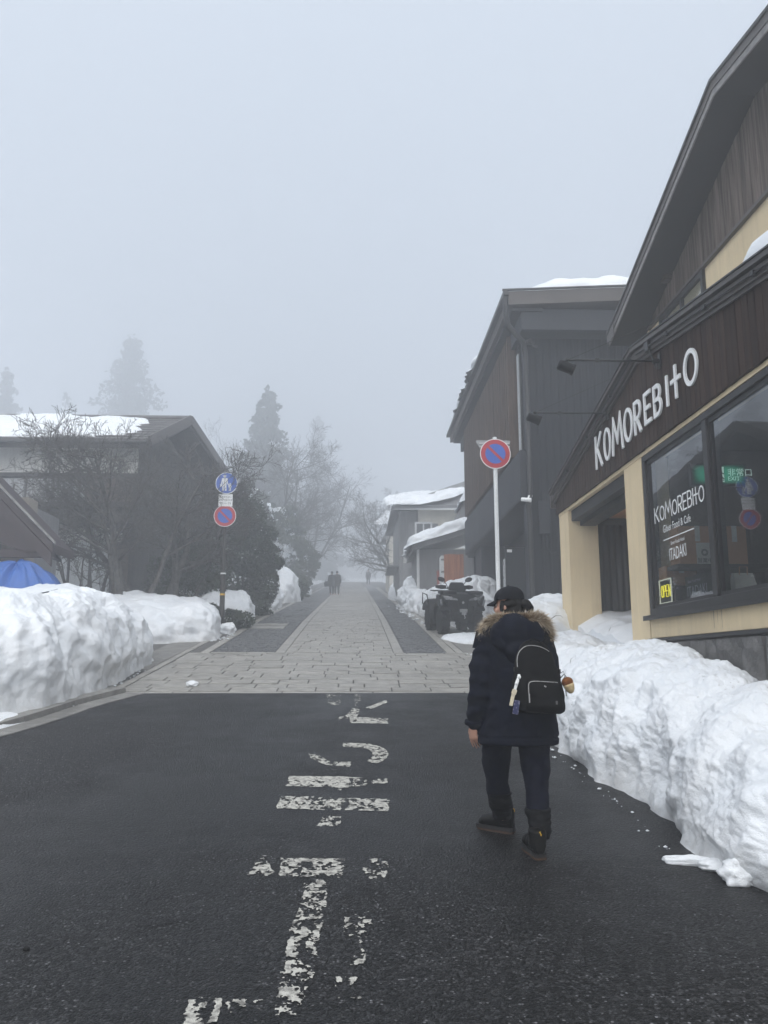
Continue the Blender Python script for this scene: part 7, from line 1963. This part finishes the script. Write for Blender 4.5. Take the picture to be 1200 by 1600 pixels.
def boot(heel, d, label=None, lift=0.):
    d = Vector(d).normalized(); s_ = Vector((d.y, -d.x, 0)); rot = Matrix((s_, d, Vector((0, 0, 1)))).transposed()
    pitch = Matrix.Rotation(R(-lift), 3, s_)
    def q(x, y, z): return heel + pitch @ (rot @ Vector((x, y * .88, z)))
    m_ = MB()
    secs = [(-.008, .0, .06, .036, .052), (.03, 0, .07, .046, .062), (.09, .0, .068, .046, .062), (.15, .003, .058, .049, .050), (.20, .006, .052, .053, .043), (.25, .008, .044, .048, .036), (.285, .008, .032, .022, .018)]
    rings = []
    for y_, cx, cz, w, h in secs: rings.append([q(cx + w * math.cos(a), y_, cz + .018 + h * math.sin(a)) for a in np.linspace(0, 2 * math.pi, 16, endpoint=False)])
    m_.loft(rings)
    m_.loft([[q(.054 * math.cos(a), .055 + .066 * math.sin(a) - .004 * k, .06 + .045 * k) for a in np.linspace(0, 2 * math.pi, 18, endpoint=False)] for k in range(3)])
    m_.ball(q(0, .052, .155), (.057, .066, .022), 14, 8, rot)
    V, N, F = remesh(m_.v, m_.f, .006, 3); V = V + N * (.0025 * fbm(V * 30, 2, 131))[:, None]
    bo = mesh('boot', V, F, BOOT, per, smooth=True, local=True)
    out = [(.030, -.012), (.042, .01), (.043, .06), (.041, .10), (.049, .16), (.055, .21), (.050, .26), (.028, .298), (-.008, .303), (-.036, .275), (-.045, .22), (-.042, .16), (-.037, .10), (-.042, .05), (-.040, .005), (-.026, -.014)]
    for nm, z0, z1, mt in (('sole', .0, .014, SOLE), ('midsole', .0145, .036, SOLEB)):
        V = [q(a, b2, z0) for a, b2 in out] + [q(a * .99, b2, z1) for a, b2 in out]; n_ = len(out)
        mesh(nm, V, [tuple(range(n_))[::-1], tuple(range(n_, 2 * n_))] + [(i, (i + 1) % n_, (i + 1) % n_ + n_, i + n_) for i in range(n_)], mt, bo, local=True)
    lp_ = MB(); lp_.tube([q(-.006, -.004, .155), q(-.006, -.018, .165), q(.0, -.02, .15), q(.004, -.006, .135)], .005, 6); lp_.build('pull_loop', YBAND, bo, local=True)
    lc = MB()
    for k in range(4):
        zz = .105 + .016 * k; yy_ = .125 - .014 * k
        lc.tube([q(-.036, yy_, zz - .006), q(0, yy_ + .018, zz + .006), q(.036, yy_, zz - .006)], .0028, 5)
    lc.build('laces', ZIP, bo, local=True)
gl = zf(PY)
boot(lh_, (-.84, .54, .08 * .54)); boot(rh_ + Vector((0, 0, .004)), (-.16, .985, .075))

# ---- backpack (worn, but a thing of its own)
BPY = -.20
bp_ = thing('backpack', 'black day backpack with silver zips hanging on the right of the walking person', 'backpack', tuple(ROOT + np.array(B(840, 1060, BPY))))
off = np.array(ROOT)
def BW(px, py, dy): return np.array(B(px, py, dy)) + ROOT
def bring(row, L, Rr, y0, y1, n=36, p=4.0):
    a, b2 = BW(L, row, (y0 + y1) / 2), BW(Rr, row, (y0 + y1) / 2); c = (a + b2) / 2
    out = ellring(c, (b2[0] - a[0]) / 2, (y1 - y0) / 2, n, p)
    return [(x, y, z - .05 * ((x - c[0]))) for x, y, z in out]
m_ = MB().loft([bring(1114, 812, 876, -.30, -.20), bring(1110, 804, 882, -.34, -.19), bring(1098, 801, 882, -.355, -.18), bring(1080, 801, 879, -.35, -.18), bring(1060, 803, 874, -.33, -.17), bring(1040, 805, 868, -.32, -.17), bring(1022, 808, 861, -.305, -.17), bring(1010, 814, 855, -.285, -.175), bring(1003, 822, 846, -.26, -.18)])
m_.loft([bring(1113, 822, 878, -.375, -.30, 30, 3.5), bring(1104, 821, 880, -.395, -.30, 30, 3.5), bring(1085, 822, 878, -.395, -.30, 30, 3.5), bring(1069, 824, 874, -.385, -.29, 30, 3.5), bring(1064, 828, 871, -.36, -.29, 30, 3.5)])
V, N, F = remesh(m_.v, m_.f, .0075, 4); V = V + N * (.006 * fbm(V * np.array([8, 8, 9.]), 3, 141) + .005 * (np.abs(fbm(V * 9, 2, 143)) - .3))[:, None]
bpo = mesh('bag_body', V, F, BAG, bp_, smooth=True)
from mathutils.bvhtree import BVHTree
bvh = BVHTree.FromPolygons([Vector(v) for v in V], F)
def onbag(px, py, lift=.003):
    o = Vector(BW(px, py, -1.2)); c = Vector((0, 0, CAM_H)); d = (Vector(BW(px, py, -.2)) - c).normalized()
    h = bvh.ray_cast(c, d)
    return (h[0] - d * lift) if h[0] is not None else Vector(BW(px, py, -.34))
def bagline(pts, r, name, mat, n=6):
    q = resample(catmull(pts, 8), 40); MB().tube([onbag(a, b2) for a, b2 in q], r, n).build(name, mat, bp_)
bagline([(808.5, 1042), (808, 1030), (811, 1019), (819, 1011), (829, 1008.5), (842, 1010), (852, 1014), (858, 1018)], .0028, 'zip', ZIP)
bagline([(827, 1092), (826, 1075), (827, 1067), (834, 1064.5), (850, 1065), (871, 1066.5)], .0028, 'zip', ZIP)
MB().tube([onbag(827, 1084), onbag(827.3, 1091, .006), onbag(827.5, 1098, .006)], .004, 6).build('zip_pull', ZIP, bp_)
bagline([(846, 1008), (842, 1001), (832, 999), (825, 1003)], .007, 'top_handle', BAG)
MB().obox(onbag(852, 1072.5, .004), (.014, .004, .008), Matrix.Rotation(.5, 3, 'Y')).build('emblem', ZIP, bp_)
MB().obox(onbag(870, 1098, .003), (.012, .003, .022)).build('woven_label', M('dark_grey_label', (.12, .12, .12), rough=.7), bp_)
for a in ((806, 1046), (872, 1049)):
    MB().obox(Vector(BW(a[0], a[1], -.25)), (.022, .06, .03)).build('side_buckle', BLACK, bp_, bev=.004)
for pts, rr in (([(816, 1006, -.2), (800, 996, -.13), (782, 994, -.02), (776, 1004, .10)], .018), ([(850, 1008, -.2), (856, 998, -.12), (852, 994, .0), (846, 1004, .12)], .018)):
    MB().tube([Vector(BW(*p)) for p in pts], rr, 8).build('shoulder_strap', BAG, bp_, smooth=True)
MB().tube([Vector(BW(870, 1056, -.22)), Vector(BW(880, 1049, -.24)), Vector(BW(883, 1056, -.24)), Vector(BW(880, 1062, -.24))], .0022, 5).build('loose_cord', BLACK, bp_)
# acorn charm
BRN = M('brown_plush', (.17, .065, .022), rough=.9, var=.2, scale=40, bump=.4, bscale=200); CRM = M('cream_plush', (.55, .43, .25), rough=.9, var=.12, scale=40, bump=.4, bscale=200)
acn = thing('acorn_charm', 'two-tone brown and cream acorn plush charm hanging from the right side of the backpack', 'charm', tuple(BW(889, 1068, -.26)))
c0 = Vector(BW(886.5, 1066, -.27)); c1_ = Vector(BW(889.5, 1073, -.27)); rt_ = Matrix.Rotation(R(-20), 3, 'Y')
MB().ball(c0, (.038, .035, .034), 18, 12, rt_).build('acorn_cup', BRN, acn, smooth=True)
ab = MB(); ab.lathe([(.0, -.044), (.014, -.040), (.027, -.022), (.0345, .002), (.035, .018), (0, .022)], tuple(c1_), n=18, rot=rt_); ab.build('acorn_nut', CRM, acn, smooth=True)
MB().tube([c0 + Vector((-.005, 0, .034)), c0 + Vector((-.02, 0, .05)), Vector(BW(876, 1059, -.26))], .003, 5).build('cord', BLACK, acn)
MB().tube([Vector(BW(883, 1062, -.25)), Vector(BW(884, 1080, -.25)), Vector(BW(885, 1088, -.25))], .004, 5).build('clip', ZIP, acn)
# tags on the left of the pack
IVORY = M('ivory_tag', (.62, .56, .42), rough=.6, var=.1, scale=50, bump=.1); NAVYT = M('navy_brocade', (.03, .035, .10), rough=.6, col2=(.25, .25, .32), scale=60, lo=.5, hi=.6, bump=.1)
tg = thing('strap_charm', 'ivory and navy strap tags on a white cord hanging left of the backpack', 'charm', tuple(BW(804, 1080, -.36)))
cm_ = MB()
for k in range(3): cm_.tube([Vector(BW(812 - k, 1054, -.37)), Vector(BW(807 + k * 1.5, 1064, -.385)), Vector(BW(804 + k, 1076, -.39)), Vector(BW(801 + 2 * k, 1084, -.385))], .0055, 6)
cm_.ball(Vector(BW(811, 1058, -.38)), .013, 10, 6); cm_.ball(Vector(BW(807, 1068, -.39)), .011, 10, 6)
cm_.build('white_cord', WHITE, tg, smooth=True)
def tagbox(px, py, w, h, a, dy, mat, nm): MB().obox(Vector(BW(px, py, dy)), (w, .008, h), Matrix.Rotation(R(a), 3, 'Y')).build(nm, mat, tg, bev=.002)
tagbox(800.5, 1092, .022, .085, 14, -.39, IVORY, 'ivory_tag'); tagbox(806.5, 1105, .036, .085, 10, -.385, NAVYT, 'navy_pouch'); tagbox(803.5, 1081, .03, .03, 20, -.395, IVORY, 'round_tag')

# ---- small figures far up the street
def figure(label, x, y, h, yaw, coat, trous, stride=.12, bag=False, group=None):
    t = thing('person', label, 'person', (x, y, zf(y)), group); k = h / 1.7
    t.rotation_euler = (0, 0, yaw); t.scale = (k, k, k)
    b = MB()
    b.ball((0, .01, 1.58), (.078, .092, .115), 14, 10); capsule(b, [Vector((0, 0, 1.5)), Vector((0, 0, 1.40))], [.05, .06], 10)
    b.ball((0, .1, 1.57), (.012, .02, .025), 8, 6)
    b.loft([ellring((0, 0, z), w, d_, 16) for z, w, d_ in ((.85, .15, .11), (1.0, .14, .1), (1.25, .17, .11), (1.4, .15, .09), (1.43, .08, .06))])
    for s_ in (-1, 1):
        capsule(b, [Vector((s_ * .09, 0, .86)), Vector((s_ * .10, s_ * stride * .4 + .03, .48)), Vector((s_ * .10, s_ * stride, .07))], [.085, .058, .04], 10)
        capsule(b, [Vector((s_ * .10, s_ * stride, .05)), Vector((s_ * .11, s_ * stride + .16, .035))], [.045, .035], 8)
        capsule(b, [Vector((s_ * .17, 0, 1.36)), Vector((s_ * .23, -.02, 1.1)), Vector((s_ * .22, .05 + .05 * s_, .86))], [.055, .042, .03], 8)
        hp_ = Vector((s_ * .22, .06 + .05 * s_, .83)); b.ball(hp_ + Vector((0, 0, -.04)), (.02, .035, .045), 8, 6)
        for f in range(4): capsule(b, [hp_ + Vector((0, -.022 + f * .015, -.07)), hp_ + Vector((-.012 * s_, -.02 + f * .016, -.13 + .006 * abs(f - 1)))], [.009, .007], 5)
        capsule(b, [hp_ + Vector((0, .025, -.03)), hp_ + Vector((0, .05, -.075))], [.01, .008], 5)
    V, N, F = remesh(b.v, b.f, .012, 2); mesh('body', V, F, SKIN, t, smooth=True, local=True)
    c = MB(); c.loft([ellring((0, 0, z), w, d_, 18) for z, w, d_ in ((.62, .24, .17), (.85, .22, .16), (1.1, .21, .15), (1.3, .22, .14), (1.41, .16, .11), (1.47, .09, .08))])
    for s_ in (-1, 1): capsule(c, [Vector((s_ * .17, 0, 1.36)), Vector((s_ * .245, -.02, 1.1)), Vector((s_ * .235, .05 + .05 * s_, .88))], [.085, .072, .058], 10)
    V, N, F = remesh(c.v, c.f, .016, 3); mesh('coat', V, F, coat, t, smooth=True, local=True)
    p = MB()
    for s_ in (-1, 1): p.loft([ellring(q, r_, r_, 12) for q, r_ in (((s_ * .10, s_ * stride * .95, .10), .07), ((s_ * .10, s_ * stride * .4 + .03, .48), .08), ((s_ * .09, 0, .9), .11))])
    V, N, F = remesh(p.v, p.f, .014, 2); mesh('trousers', V, F, trous, t, smooth=True, local=True)
    hh = MB(); hh.ball((0, -.015, 1.61), (.092, .10, .105), 14, 10); hh.build('hair', HAIR, t, smooth=True, local=True)
    for s_ in (-1, 1): MB().ball((s_ * .03, .09, 1.59), .011, 8, 6).build('eye', EYEB, t, local=True)
    if bag:
        bb = thing('shoulder_bag', 'dark shoulder bag carried by the left-hand person of the distant couple', 'bag', (x - .3, y - .05, zf(y) + .5))
        z0 = zf(y) + .55
        mb = MB(); mb.loft([[(x - .48, y - .14, z0), (x - .16, y - .14, z0), (x - .16, y + .06, z0), (x - .48, y + .06, z0)], [(x - .50, y - .15, z0 + .2), (x - .16, y - .15, z0 + .2), (x - .16, y + .07, z0 + .2), (x - .50, y + .07, z0 + .2)], [(x - .42, y - .09, z0 + .34), (x - .2, y - .09, z0 + .34), (x - .2, y + .01, z0 + .34), (x - .42, y + .01, z0 + .34)]])
        mb.build('bag_body', COAT, bb, bev=.02); sb = MB(); sb.tube([(x - .4, y - .04, z0 + .33), (x - .28, y - .04, z0 + .72), (x - .2, y - .04, z0 + .33)], .012, 5); sb.build('handle', BLACK, bb)
yc = 54.; x1, x2 = UY(518.5, 912, yc)[0], UY(526.5, 912, yc)[0]
figure('left of two people walking close together far up the street, dark coat and bag', x1, yc, 1.53, .15, COAT, TROU, .1, True, 'distant couple on the street')
figure('right of two people walking close together far up the street', x2, yc + .15, 1.56, -.1, M('charcoal_coat', (.02, .02, .022), rough=.8), BLACK, .12, False, 'distant couple on the street')
yc = 92.; figure('lone walker almost lost in the mist at the far end of the street', UY(575.5, 905, yc)[0], yc, 1.72, 2.9, M('dull_coat', (.03, .03, .032), rough=.8), TROU, .2)
# ================================================================== MOUNTAIN MIST: one even body of air round everything
hz = bpy.data.materials.new('mist'); hz.use_nodes = True
n_ = hz.node_tree.nodes; n_.clear()
vo = n_.new('ShaderNodeOutputMaterial'); pv = n_.new('ShaderNodeVolumePrincipled')
pv.inputs['Color'].default_value = (.91, .93, .96, 1); pv.inputs['Density'].default_value = .0130; pv.inputs['Anisotropy'].default_value = .6
hz.node_tree.links.new(pv.outputs[0], vo.inputs['Volume'])
haze = MB().box(-112, -45, -8, 112, 275, 54).build('haze', hz)
haze['kind'] = 'stuff'
